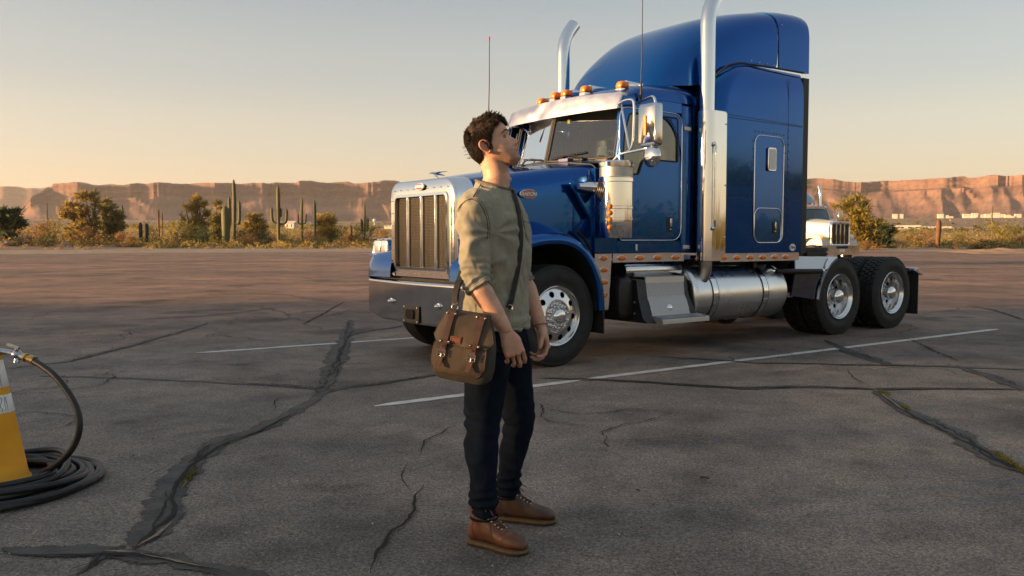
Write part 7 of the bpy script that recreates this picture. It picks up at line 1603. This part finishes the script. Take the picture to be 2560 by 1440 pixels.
def flow(q, n_):
    """combing direction: forward and up on top with a tousled front, down and back on the sides"""
    top = max(0, min(1, (q.z - .045)/.05)); fr = max(0, min(1, (q.x - .02)/.05))
    cl = Vector((noise.noise(q*21), noise.noise(q*21 + Vector((9, 3, 1))), noise.noise(q*21 + Vector((2, 8, 5)))))
    d = Vector((-.55, 0, -.85))*(1 - top) + Vector((.75 if q.x > -.04 else -.35, -.15, .1))*top + cl*(.35 + .75*top)
    d = d - n_*d.dot(n_); return d.normalized() if d.length > 1e-4 else Vector((0, 0, -1))
while made < 13000:
    th = rnd.uniform(0, 2*math.pi); z = rnd.uniform(-.08, .1255); q = head_local(th, z)
    if not scalp(q, rnd.uniform(-.004, .005)): continue
    made += 1; n_ = Vector((q.x, q.y*1.4, q.z*.9 + .02)).normalized(); top = max(0, min(1, (q.z - .045)/.05)); fr = max(0, min(1, (q.x - .02)/.05)); ed = max(0, min(1, (q.z - interp(HLN, q.x))/.02))
    L_ = lerp(.017, .028, top)*(1 + .2*fr*top)*rnd.uniform(.6, 1.25)
    if q.z < -.03: L_ *= .7
    th_ = .0015 + (0.0045*ed + 0.006*top*ed + 0.006*top*fr)*(1 + .45*noise.noise(q*34))*rnd.uniform(.55, 1.05)
    t_ = (flow(q, n_) + Vector((rnd.gauss(0, .16), rnd.gauss(0, .16), rnd.gauss(0, .16)))); t_ = (t_ - n_*t_.dot(n_)).normalized(); lift = n_*(.0028 + .0045*top)*rnd.uniform(.3, 1.3)
    r0 = q + n_*th_*.8; m1 = q + n_*th_ + t_*L_*.5 + lift; e1 = q + n_*(th_*.85) + t_*L_ + lift*.9 - n_*(L_*L_*.5/.085)
    if top*fr > .3: e1 = e1 + Vector((.004, 0, -.005))*fr*top
    mb.tube([Hd(*r0), Hd(*m1), Hd(*e1)], [.0010, .0009, .00025], 3, caps=False)
# tousled tufts on top and over the forehead, a few over the ears
for i in range(150):
    th = rnd.uniform(-1.25, 1.25) if rnd.random() < .7 else rnd.uniform(0, 6.28); z = rnd.uniform(.062, .122) if rnd.random() < .8 else rnd.uniform(.0, .07); q = head_local(th, z)
    if not scalp(q, .006): continue
    n_ = Vector((q.x, q.y*1.4, q.z*.9 + .02)).normalized(); top = max(0, min(1, (q.z - .045)/.05)); fr = max(0, min(1, (q.x - .02)/.05))
    t_ = (flow(q, n_) + n_*(.35 + .55*top)*rnd.uniform(.2, 1) + Vector((0, rnd.gauss(0, .35), 0))).normalized(); L_ = lerp(.014, .030, top)*rnd.uniform(.7, 1.2); tip = q + n_*.010*(.5 + top) + t_*L_
    for k in range(14):
        r0 = q + Vector((rnd.gauss(0, .005), rnd.gauss(0, .005), rnd.gauss(0, .003))) + n_*.006; e1 = tip + Vector((rnd.gauss(0, .0016), rnd.gauss(0, .0016), rnd.gauss(0, .0016))); m1 = r0.lerp(e1, .5) + n_*.004
        mb.tube([Hd(*r0), Hd(*m1), Hd(*e1)], [.0010, .0009, .0002], 3, caps=False)
for (x, z, k) in ((-.098, .035, 7), (-.103, .0, 6), (-.06, .10, 5)):
    for j in range(k): a = Vector((x, rnd.uniform(-.05, .01), z + rnd.uniform(-.012, .012))); mb.tube([Hd(*a), Hd(a.x - .012, a.y, a.z + .004), Hd(a.x - .022, a.y, a.z + rnd.uniform(-.006, .014))], [.0010, .0008, .0002], 3, caps=False)
tag(mb.build('hair_locks', M_hair, hair, smooth=180, recalc=False), kind='stuff')

# ---- shirt
parts = []
m_ = MB(); ST = [(.898, .000, .168, .126, .02), (.915, .000, .170, .128, .01), (.96, .000, .168, .124, 0), (1.02, .002, .164, .118, 0), (1.10, .004, .166, .117, 0), (1.20, .008, .180, .122, 0), (1.30, .008, .190, .121, 0), (1.37, .004, .187, .110, 0), (1.42, -.002, .162, .096, .04), (1.455, -.006, .126, .086, .10), (1.482, -.008, .096, .080, .20), (1.500, -.008, .079, .0755, .27)]
m_.rings([torso_ring(z, sh, a, b, tl) for z, sh, a, b, tl in ST]); parts.append(m_)
def sleeve(S, E_, Wr, k, rads):
    C_ = E_.lerp(Wr, k); m_ = MB(); inn = S + (PC*0 + Vector((0, 0, .0)) - S).normalized()*0
    pts = [S - (S - Vector((0, 0, S.z)))*.35 + PZ*.01, S, S.lerp(E_, .35), S.lerp(E_, .7), E_, E_.lerp(C_, .5), C_]
    pp = spline(pts, 6); m_.tube(pp, [interp(list(enumerate(rads)), i/6) for i in range(len(pp))], 30); parts.append(m_); return C_
CF_N = sleeve(SH_N, EL_N, WR_N, .20, [.068, .071, .0635, .058, .0555, .0520, .0495]); CF_F = sleeve(SH_F, EL_F, WR_F, .16, [.066, .067, .060, .054, .0510, .0485, .0465])
shirt = union('shirt', parts, .0048, M_shirt, man, 3)
def near_arm(p, S, E_, C_):
    """(distance along the arm from the shoulder, distance to its axis)"""
    best = (9, 0)
    L1 = (E_ - S).length
    for a, b, o in ((S, E_, 0), (E_, C_, L1)):
        ab = b - a; t = max(0, min(1, (p - a).dot(ab)/ab.length_squared)); d = (p - a - ab*t).length
        if d < best[0]: best = (d, o + t*ab.length)
    return best[1], best[0]
AX = [(SH_N, EL_N, CF_N, (EL_N - SH_N).length), (SH_F, EL_F, CF_F, (EL_F - SH_F).length)]
def rid(x): return 1 - 2*abs(x)
def shirt_fold(p, n):
    d = 0.0
    for S, E_, C_, L1 in AX:
        s, q = near_arm(p, S, E_, C_)
        if q < .085 and s > .04:
            w_ = max(0, min(1, (.085 - q)/.012))
            cuff = max(0, min(1, (s - L1 + .10)/.10))
            ang = (p - S).dot(PF)*38
            d += w_*cuff*.0085*math.sin(s*235 + 2.6*noise.noise(p*16) + ang*.22)*(.55 + .45*noise.noise(p*9 + Vector((5, 1, 0))))
            mid = g(s - L1*.55, .12)*w_
            d += mid*.0085*rid(noise.noise(Vector((p.x*11 + p.z*5, p.y*11, p.z*4.5)))*1.6)
    tz = max(0, min(1, (1.40 - p.z)/.1))
    lat = p.dot(PR); fo = p.dot(PF)
    d += tz*.0085*(rid(noise.noise(Vector((lat*8 + p.z*6.5, fo*8, p.z*3.4)))*1.7) - .4)
    d += .0045*noise.noise(p*13) + .0030*rid(noise.noise(Vector((p.x*22 + p.z*9, p.y*22, p.z*12)))*1.5) + .0020*noise.noise(p*34)
    d += .006*g(p.z - .93, .04)*math.sin(p.z*150 + 3*noise.noise(p*7))*max(0, noise.noise(p*5) + .3)
    # drawn folds fanning from the armpit over the chest
    a = p - (SH_N + PF*.09 - PZ*.10); r = a.length
    if r < .22: d += .0060*math.sin(math.atan2(a.z, a.dot(PF))*7 + 2*noise.noise(p*8))*g(r - .09, .06)
    return d
displace(shirt, shirt_fold)
def shirt_tone(p, n):
    c = Vector((.27, .25, .19)); q = noise.noise(p*6)*.5 + noise.noise(p*19)*.3
    c = c*(1 + .16*q)
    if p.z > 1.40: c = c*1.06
    return c
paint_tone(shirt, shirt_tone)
from mathutils.bvhtree import BVHTree
dg = bpy.context.evaluated_depsgraph_get(); dg.update()
SB = BVHTree.FromObject(shirt, dg)
CAMW = W(Vector((0, 0, CAM_H)))
def on_shirt(x, y, off=.002):
    r_ = ray(x, y).normalized(); h = SB.ray_cast(CAMW, r_)
    return (h[0] + h[1]*off) if h[0] else None
def seam_line(name, pix, r, m=M_stitch, off=.0008, parent=shirt, dashed=False):
    pts = []
    for a, b in zip(pix, pix[1:]):
        n_ = max(2, int(math.hypot(b[0] - a[0], b[1] - a[1])/4))
        for i in range(n_):
            p = on_shirt(lerp(a[0], b[0], i/n_), lerp(a[1], b[1], i/n_), off)
            if p is not None: pts.append(p)
    if len(pts) < 3: return
    pts = [pts[0]] + [(pts[i - 1] + pts[i]*2 + pts[i + 1])/4 for i in range(1, len(pts) - 1)] + [pts[-1]]
    mb = MB(); mb.tube(pts, r, 5); return mb.build(name, m, parent, smooth=180)
arm_seam = [(1141, 532), (1152, 512), (1168, 500), (1182, 498), (1196, 505), (1208, 522), (1217, 548), (1220, 575), (1217, 600)]
seam_line('armhole_seam', arm_seam, .0022); seam_line('armhole_seam', [(x + 5, y - 3) for x, y in arm_seam], .0010)
seam_line('shoulder_seam', [(1203, 460), (1192, 478), (1180, 497)], .0022); seam_line('shoulder_seam', [(1208, 462), (1197, 479), (1186, 496)], .0010)
# neckband
nb_ = torso_ring(1.502, -.008, .0795, .076, .27, n=48); mb = MB(); mb.tube(nb_, .0055, 8, closed=True); mb.build('neckband', tone_mat('neckband_cotton', .92, bump=.3, bscale=700), shirt, smooth=180)
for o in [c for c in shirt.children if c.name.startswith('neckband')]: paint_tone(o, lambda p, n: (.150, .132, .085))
# placket with two buttons, chest pocket, side seam, hem and cuff stitching
pk = [(1278, 488), (1287, 510), (1297, 545), (1303, 580)]
seam_line('placket_edge', pk, .0022); seam_line('placket_edge', [(x + 9, y - 3) for x, y in pk], .0018)
for x, y in ((1287, 502), (1299, 538)):
    p = on_shirt(x, y, .002)
    if p is not None: mb = MB(); h = SB.ray_cast(CAMW, ray(x, y).normalized()); mb.lathe([(.006, 0), (.0055, .002), (.003, .0022)], p, h[1], 14, True, True); mb.build('button', mat('button_horn', (.10, .085, .06), .4), shirt)
seam_line('pocket_edge', [(1308, 552), (1321, 556), (1325, 560)], .0014); seam_line('pocket_edge', [(1309, 553), (1313, 580), (1318, 600), (1323, 606)], .0012)
seam_line('hem_stitch', [(1200 + i*6, 812 + .35*i) for i in range(21)], .0009, off=.0012)
seam_line('side_seam', [(1190, 742), (1189, 765), (1191, 785)], .0014)
for S, E_, C_ in ((SH_N, EL_N, CF_N), (SH_F, EL_F, CF_F)):
    ax = (C_ - E_).normalized(); A, B_ = frame_of(ax)
    for off_, rr in ((-.004, .0022), (-.018, .0010)):
        pts = []
        for k in range(40):
            t = 2*math.pi*k/40; d = A*math.cos(t) + B_*math.sin(t); h = SB.ray_cast(C_ + ax*off_ + d*.12, -d)
            if h[0] and (h[0] - C_).length < .072: pts.append(h[0] + h[1]*.0006)
        if len(pts) > 10: mb = MB(); mb.tube(pts, rr, 5, closed=len(pts) == 40); mb.build('cuff_seam', M_stitch, shirt, smooth=180)
# ---- jeans
parts = []
m_ = MB(); m_.rings([torso_ring(z, sh, a, b) for z, sh, a, b in ((.74, -.004, .135, .112), (.80, -.002, .162, .128), (.88, 0, .160, .118), (.90, 0, .156, .112), (.915, 0, .145, .102))]); parts.append(m_)
limb([HP_N - PZ*.06, HP_N.lerp(KN_N, .38) , HP_N.lerp(KN_N, .75), KN_N, KN_N.lerp(AN_N, .35) - PF*.004, KN_N.lerp(AN_N, .75), AN_N - PZ*.005], [.090, .091, .080, .0725, .0650, .0580, .0570], 30)
limb([HP_F - PZ*.06, HP_F.lerp(KN_F, .38), HP_F.lerp(KN_F, .75), KN_F, KN_F.lerp(AN_F, .35) - PF*.004, KN_F.lerp(AN_F, .75), AN_F - PZ*.0], [.090, .089, .077, .0680, .0610, .0560, .0545], 30)
jeans = union('jeans', parts, .0048, M_jean, man, 3)
def jean_fold(p, n):
    d = .0022*noise.noise(p*14)
    for K, A_ in ((KN_N, AN_N), (KN_F, AN_F)):
        wv = max(0, 1 - (Vector((p.x, p.y, 0)) - Vector((lerp(K.x, A_.x, .4), lerp(K.y, A_.y, .4), 0))).length/.16)
        dz = p.z - K.z; bk = max(0, min(1, .5 - (p - K).dot(PF)*9))
        d += wv*(.0135*g(dz - .02, .085)*math.sin(dz*95 + 2.2*noise.noise(p*9) + (p - K).dot(PF)*16)*(.35 + .65*bk))
        da = p.z - A_.z; d += wv*.0095*g(da - .055, .065)*math.sin(da*150 + 2.8*noise.noise(p*10))
        d += wv*.011*(rid(noise.noise(Vector((p.x*9, p.y*9, p.z*5)))*1.6) - .4)
    hz = p.z - .80
    d += .0055*g(hz, .08)*math.sin((p.dot(PF)*70 + hz*55) + 2*noise.noise(p*6))*g(p.length*0, 1)
    return d
displace(jeans, jean_fold)
def jean_tone(p, n):
    c = Vector((.0068, .0105, .0185)); q = noise.noise(p*7); w = .3*max(0, rid(noise.noise(p*15)*1.5)) + .25*q
    return c*(1 + .8*max(-.4, w))
paint_tone(jeans, jean_tone)
for AN, hemz in ((AN_N, -.008), (AN_F, -.003)):
    mb = MB(); mb.tube([Vector((AN.x + math.cos(2*math.pi*k/30)*.0565, AN.y + math.sin(2*math.pi*k/30)*.0565, AN.z + hemz)) for k in range(30)], .0045, 6, closed=True); o = mb.build('hem', M_jean, jeans, smooth=180); paint_tone(o, lambda p, n: (.010, .014, .022))
# ---- boots
def boot(heel, toe, leather, name='boot'):
    h = W(gp(*heel)); t = W(gp(*toe)); F_ = (t - h); L_ = F_.length; F_.normalize(); S_ = Vector((F_.y, -F_.x, 0)); z0 = .021
    def sec(tt, w, top, bz=z0, n=22, bias=0):
        c = h + F_*(tt*L_) + S_*bias; out = []
        for k in range(n):
            a = 2*math.pi*k/n; y = math.copysign(abs(math.cos(a))**.8, math.cos(a))*w; zz = bz + (top - bz)*(.5 + .5*math.copysign(abs(math.sin(a))**.85, math.sin(a))); out.append(c + S_*y + PZ*zz)
        return out
    u = MB(); u.rings([sec(*q) for q in ((-.005, .018, .075), (.03, .030, .105), (.10, .036, .135), (.22, .039, .145), (.34, .040, .142), (.44, .042, .118), (.54, .0455, .096), (.64, .049, .083), (.74, .0505, .074), (.84, .047, .068), (.92, .039, .060), (.975, .026, .050), (1.0, .012, .040))])
    sh = MB(); c = h + F_*(.20*L_); sh.rings([[c + F_*(q - .006*i) * 1.0 + F_*(math.cos(2*math.pi*k/24)*.047) + S_*(math.sin(2*math.pi*k/24)*.040) + PZ*z for k in range(24)] for i, (z, q) in enumerate(((.07, .012), (.11, .010), (.14, .006), (.156, .004)))])
    b = union(name, [u, sh], .0042, leather, man, 3)
    displace(b, lambda p, n: .0016*noise.noise(p*32) + .0022*g(((p - h).dot(F_)/L_) - .66, .08)*math.sin((p - h).dot(F_)*210 + 2*noise.noise(p*20))*max(0, n.z))
    out_ = []
    for q, w in ((-.03, .010), (-.015, .026), (.03, .036), (.12, .0405), (.25, .041), (.38, .041), (.5, .045), (.62, .0515), (.74, .0545), (.84, .052), (.92, .0445), (.98, .031), (1.015, .015)): out_.append((q, w))
    ol = [h + F_*(q*L_) + S_*w for q, w in out_] + [h + F_*(q*L_) - S_*w for q, w in out_[::-1]]
    ol = resample(ol, 64); cc = sum(ol, Vector())/64
    mb = MB(); mb.rings([[cc + (p - cc)*.985 + PZ*.001 for p in ol], [p + PZ*.003 for p in ol], [p + PZ*.012 for p in ol]], True, True); mb.build('sole', M_sole, b, smooth=50)
    mb = MB(); mb.rings([[cc + (p - cc)*1.018 + PZ*.0125 for p in ol], [cc + (p - cc)*1.020 + PZ*.015 for p in ol], [cc + (p - cc)*1.010 + PZ*.019 for p in ol], [cc + (p - cc)*.93 + PZ*.021 for p in ol]], True, True); mb.build('welt', M_welt, b, smooth=50)
    bm_ = BVHTree.FromObject(b, bpy.context.evaluated_depsgraph_get())
    def top_at(tt, s):
        o = h + F_*(tt*L_) + S_*s + PZ*.4; hit = bm_.ray_cast(o, -PZ); return hit[0] + hit[1]*.0025 if hit[0] else o - PZ*.3
    ev = []
    for i in range(6):
        tt = .60 - .055*i; sp = .017 + .0022*i; L0, R0 = top_at(tt, sp), top_at(tt, -sp); L1, R1 = top_at(tt - .045, sp), top_at(tt - .045, -sp); ev += [L0, R0]
        for a, c2 in ((L0, R1), (R0, L1)):
            md = a.lerp(c2, .5) + PZ*.004; mb = MB(); mb.tube([a, md, c2], .0023, 6); mb.build('lace', M_lace, b, smooth=180)
    for s in (1, -1):
        q0 = top_at(.30, s*.006); mb = MB(); mb.tube(spline([q0, q0 + S_*(s*.02) + PZ*.012 + F_*.008, q0 + S_*(s*.034) + F_*.02 + PZ*.002, q0 + S_*(s*.02) + F_*.012 - PZ*.002, q0], 4), .0021, 6); mb.tube(spline([q0, q0 + S_*(s*.018) + F_*.03 + PZ*.004, q0 + S_*(s*.03) + F_*.055 - PZ*.012], 4), .002, 6); mb.build('lace_bow', M_lace, b, smooth=180)
    for p in ev:
        mb = MB(); mb.ball(p, .0042, 8, 6); mb.build('eyelet', M_eyelet, b, smooth=180)
    # seams of quarter and heel counter
    for tts in (((.50, .040), (.46, .046), (.40, .05), (.36, .06)),):
        for s in (1, -1):
            pts = []
            for k in range(12):
                zz = .034 + .085*k/11; o = h + F_*(L_*(.55 - .13*(k/11)**.7)) + S_*(s*.2) + PZ*zz; hit = bm_.ray_cast(o, -S_*s)
                if hit[0]: pts.append(hit[0] + hit[1]*.0008)
            if len(pts) > 4: mb = MB(); mb.tube(pts, .0013, 5); mb.build('boot_seam', M_lace, b, smooth=180)
            pts = []
            for k in range(12):
                zz = .032 + .10*k/11; o = h + F_*(L_*(.17 - .06*math.sin(math.pi*k/11))) + S_*(s*.2) + PZ*zz; hit = bm_.ray_cast(o, -S_*s)
                if hit[0]: pts.append(hit[0] + hit[1]*.0008)
            if len(pts) > 4: mb = MB(); mb.tube(pts, .0011, 5); mb.build('boot_seam', M_lace, b, smooth=180)
    return b
boot((1177, 1356), (1316, 1387), M_boot); boot((1239, 1298), (1388, 1309), M_boot_shade)
mb = MB(); mb.cyl(AN_F - PZ*.08, AN_F + PZ*.02, .034, 20, .037); mb.build('sock', M_sock, man, smooth=60)
# bracelet on the far wrist
ax = hf_dir; A, B_ = frame_of(ax); c = WR_F + ax*.002
mb = MB()
for k in range(26): t = 2*math.pi*k/26; mb.ball(c + A*(math.cos(t)*.0305) + B_*(math.sin(t)*.0295), .0032, 6, 5)
mb.build('bracelet', mat('bracelet_beads', (.16, .12, .14), .35, var=.6, vscale=200), man, smooth=180)

# ------------------------------------------------------------------ messenger bag hanging at his hip
M_canvas = mat('waxed_canvas', (.030, .021, .014), .74, color2=(.105, .070, .042), vscale=7, detail=9, bump=.35, bscale=260, bdist=.0015); M_canvd = mat('canvas_side', (.030, .026, .021), .78, color2=(.062, .050, .037), vscale=11, detail=9, bump=.3, bscale=260, bdist=.0015)
M_leather = mat('strap_leather', (.042, .017, .011), .5, color2=(.085, .035, .021), vscale=20, detail=8, bump=.2, bscale=200, bdist=.001); M_patch = mat('leather_patch', (.20, .062, .030), .5, var=.15, vscale=40); M_steel = mat('buckle_steel', (.55, .52, .46), .28, metal=1.0, var=.3, vscale=60); M_web = mat('strap_webbing', (.020, .020, .017), .8, var=.3, vscale=60)
bag_c = dp(1166, 867, 3.245); bag = thing('messenger_bag', 'brown waxed canvas messenger bag with two leather straps hanging at the man\'s hip', 'bag', bag_c)
ROLL = R(-7); BN = Vector((-.27, -.96, .06)).normalized(); _x0 = Vector((-BN.y, BN.x, 0)).normalized(); BX = (_x0*math.cos(ROLL) + PZ*math.sin(ROLL)).normalized(); BZ = BX.cross(-BN).normalized(); 
if BZ.z < 0: BZ = -BZ
def G(x, y, z): return BX*x + BN*y + BZ*z          # x to the right, y out towards the viewer, z up
def bw(z): return interp([(-.125, .098), (-.115, .114), (-.06, .121), (0, .118), (.06, .104), (.115, .088), (.13, .080)], z)
def bd(z): return interp([(-.125, .030), (-.10, .046), (-.04, .050), (.04, .046), (.11, .034), (.13, .026)], z)
def bag_ring(z, n=44, grow=0.0):
    out = []
    for k in range(n):
        t = 2*math.pi*k/n; c, s = math.cos(t), math.sin(t); x = math.copysign(abs(c)**.34, c)*(bw(z) + grow); y = math.copysign(abs(s)**.5, s)*(bd(z) + grow)
        sag = -.010*max(0, -z/.12)*math.cos(x*9) + .004*noise.noise(Vector((x*22, y*30, z*16)))
        out.append(G(x + .003*noise.noise(Vector((z*20, x*9, 3))), y*(1 + .16*noise.noise(Vector((x*12, z*14, 1)))), z + sag))
    return out
mb = MB(); mb.rings([bag_ring(z) for z in (-.125, -.122, -.112, -.095, -.07, -.04, -.01, .02, .05, .08, .105, .122, .128, .130)]); bb = mb.build('bag_body', M_canvd, bag, smooth=60)
# front pocket panel, piping
def front_y(x, z): return bd(z)*(1 - .10*abs(x/bw(z))**4)*(1 + .10*noise.noise(Vector((x*12, z*14, 1))))
def sheet_on(xs, zs_, off, shape=None):
    rows_ = []
    for z in zs_:
        rows_.append([G(x*bw(z), front_y(x*bw(z), z) + off + .0018*noise.noise(Vector((x*5, z*34, 7))), z) for x in xs])
    return rows_
xs = [-.97 + 1.80*i/18 for i in range(19)]; zs_ = [-.108 + .118*i/12 for i in range(13)]
def pocket_pt(i, j):
    x = xs[i]; z = zs_[j]; cx = max(0, abs(x + .07) - .62)/.28; z2 = z + (.030*cx**2.5 if j < 4 else 0)*(1 - j/4 if j < 4 else 0); return G(x*bw(z2), front_y(x*bw(z2), z2) + .007*math.sin(math.pi*(.12 + .80*j/12))**.5 + .0016*noise.noise(Vector((x*5, z*34, 7))), z2)
mb = MB(); mb.grid([[pocket_pt(i, j) for i in range(19)] for j in range(13)]); mb.build('front_pocket', M_canvas, bag, smooth=180, recalc=False, solid=.003)
mb = MB(); mb.tube([pocket_pt(0, j) for j in range(12, -1, -1)] + [pocket_pt(i, 0) for i in range(1, 19)] + [pocket_pt(18, j) for j in range(1, 13)], .0022, 6); mb.build('pocket_piping', M_leather, bag, smooth=180)
# flap: over the top and down the front, rounded lower corners
FL = []
prof = [(-.010, .133), (.012, .138), (.030, .135), (.041, .122), (.048, .100), (.053, .075), (.057, .050), (.059, .028), (.060, .012), (.060, .004)]
NX = 25
def flap_pt(i, j):
    u = -1 + 2*i/(NX - 1); y, z = prof[j]; w = interp([(0, .082), (3, .092), (6, .113), (8, .122), (9, .121)], j)
    c = max(0, abs(u) - .72)/.28; z2 = z + (.030*c**2.2)*max(0, (j - 4)/5); return G(u*w + .002*noise.noise(Vector((u*3, j*.4, 2))), y*(1 - .22*abs(u)**5) + .0035*noise.noise(Vector((u*2.5, z*26, 3))) + .004*max(0, (j - 6)/3)*math.sin(u*7), z2 - .004*u*0)
mb = MB(); mb.grid([[flap_pt(i, j) for i in range(NX)] for j in range(len(prof))]); flap = mb.build('flap', M_canvas, bag, smooth=180, recalc=False, solid=.0035)
edge = [flap_pt(0, j) for j in range(2, 10)] + [flap_pt(i, 9) for i in range(1, NX)] + [flap_pt(NX - 1, j) for j in range(8, 1, -1)]
mb = MB(); mb.tube([p + BN*.001 for p in edge], .0022, 6); mb.build('flap_edging', M_canvd, flap, smooth=180)
P = [G(x, .0655, z) for x, z in rrect(-.047, -.003, .012, .040, .005)]; mb = MB(); mb.rings([[p - BN*.004 for p in P], P]); pt_ = mb.build('leather_patch', M_patch, flap, bevel=.001)
mb = MB(); mb.tube([G(x, .0658, z) for x, z in rrect(-.043, -.007, .016, .036, .004)], .0007, 4, closed=True); mb.build('patch_stitch', M_leather, pt_)
def ribbon(path, w, th, wdir, m, name, parent):
    rows_ = []
    n_ = len(path)
    for i, (p, q) in enumerate(zip(path, w if isinstance(w, list) else [w]*n_)):
        d = (path[min(i + 1, n_ - 1)] - path[max(i - 1, 0)]).normalized(); wd = (wdir if isinstance(wdir, Vector) else wdir[i]); wd = (wd - d*wd.dot(d)).normalized(); nn = d.cross(wd).normalized()
        rows_.append([p - wd*q/2 - nn*th/2, p + wd*q/2 - nn*th/2, p + wd*q/2 + nn*th/2, p - wd*q/2 + nn*th/2])
    mb_ = MB(); mb_.rings(rows_); return mb_.build(name, m, parent, smooth=50)
for x0, x1, wu in ((-.058, -.083, .026), (.062, .040, .034)):
    pa = [G(lerp(x0, x1, t*.45), y + .0055, z) for (y, z), t in zip([(.026, .138), (.043, .124), (.050, .100), (.056, .070), (.060, .040), (.062, .015), (.0635, .003), (.0585, -.012)], [0, .1, .25, .4, .55, .7, .8, .9])]
    st = ribbon(spline(pa, 3), [lerp(wu, .018, min(1, i/16)) for i in range(22)], .003, BX, M_leather, 'flap_strap', bag)
    pb_ = [G(lerp(x0, x1, .5 + .5*t), y, z) for t, y, z in ((0, .0625, .010), (.2, .066, -.016), (.4, .0665, -.032), (.7, .0665, -.055), (.9, .071, -.075), (1, .074, -.086))]
    n_ = len(spline(pb_, 3)); tl = ribbon(spline(pb_, 3), [.016 + .007*math.sin(math.pi*min(1, i/n_*.8 + .2)) for i in range(n_)], .003, BX, mat('tan_leather', (.10, .042, .022), .5, var=.25, vscale=40), 'strap_tail', st)
    bc = pb_[2]; fr = [bc + BX*a + BZ*b + BN*.003 for a, b in ((-.016, -.012), (.016, -.012), (.016, .013), (-.016, .013))]; mb = MB(); mb.tube(fr, .0021, 6, closed=True); mb.tube([bc - BX*.016 + BN*.004, bc + BX*.016 + BN*.004], .0017, 6); mb.tube([bc + BN*.005, bc + BN*.005 - BZ*.014], .0014, 6); mb.build('buckle', M_steel, st, smooth=60)
    for k, (i, hw) in enumerate(((1, .017), (5, .017))):
        c = pa[i] + BN*.003
        mb = MB(); mb.obox(c, BX, BZ, BN, hw + .004, .006, .002); mb.build('keeper', M_leather, st, bevel=.001)
        for sg in (-1, 1): mb = MB(); mb.ball(c + BX*(sg*hw) + BN*.003, .0042, 10, 6); mb.build('rivet', M_steel, st, smooth=180)
# shoulder strap: from the left bag ring up behind his arm, over the far shoulder, down across the chest
def surf(x, y, off): p = on_shirt(x, y, off); return p + MO - bag_c if p is not None else None
front = [surf(x, y, .009) for x, y in ((1284, 492), (1289, 510), (1296, 540), (1299, 575), (1299, 605), (1296, 640), (1291, 675), (1285, 710), (1278, 742), (1272, 762))]
front = [p for p in front if p is not None]
for _ in range(2): front = [front[0]] + [(front[i - 1] + front[i]*2 + front[i + 1])/4 for i in range(1, len(front) - 1)] + [front[-1]]
ring_r = dp(1252, 800, 3.42) - bag_c; up_end = front[0]
over = [front[0] + Vector((-.012, .03, .030)), front[0] + Vector((-.05, .065, .035)), front[0] + Vector((-.10, .08, -.01))]
behind = [W(dp(1205, 560, 3.72)) + MO - bag_c, W(dp(1160, 640, 3.60)) + MO - bag_c, W(dp(1150, 690, 3.42)) + MO - bag_c, dp(1146, 706, 3.32) - bag_c]
left_top = G(-.070, -.005, .138)
path = front[::-1] + over + behind
pth = spline([ring_r] + path + [dp(1138, 738, 3.28) - bag_c, left_top + BZ*.012], 4)
wds = []
for p in pth:
    q = p + bag_c - MO; rad = Vector((q.x, q.y, 0)); d = Vector((-rad.y, rad.x, 0)); wds.append(d.normalized() if d.length > .01 else BX)
ribbon(pth, .022, .003, wds, M_web, 'shoulder_strap', bag)
ribbon(spline([dp(1148, 700, 3.33) - bag_c, dp(1140, 732, 3.29) - bag_c, left_top + BZ*.018], 5), .029, .005, wds[-4], mat('strap_end_leather', (.012, .010, .009), .5), 'strap_end', bag)
for c in (left_top + BZ*.008, front[-1] + Vector((0, -.004, -.012))):
    mb = MB(); A, B_ = BX, BZ; mb.tube([c + A*(math.cos(2*math.pi*k/16)*.013) + B_*(math.sin(2*math.pi*k/16)*.011) for k in range(16)], .0024, 6, closed=True); mb.build('ring', M_steel, bag, smooth=180)
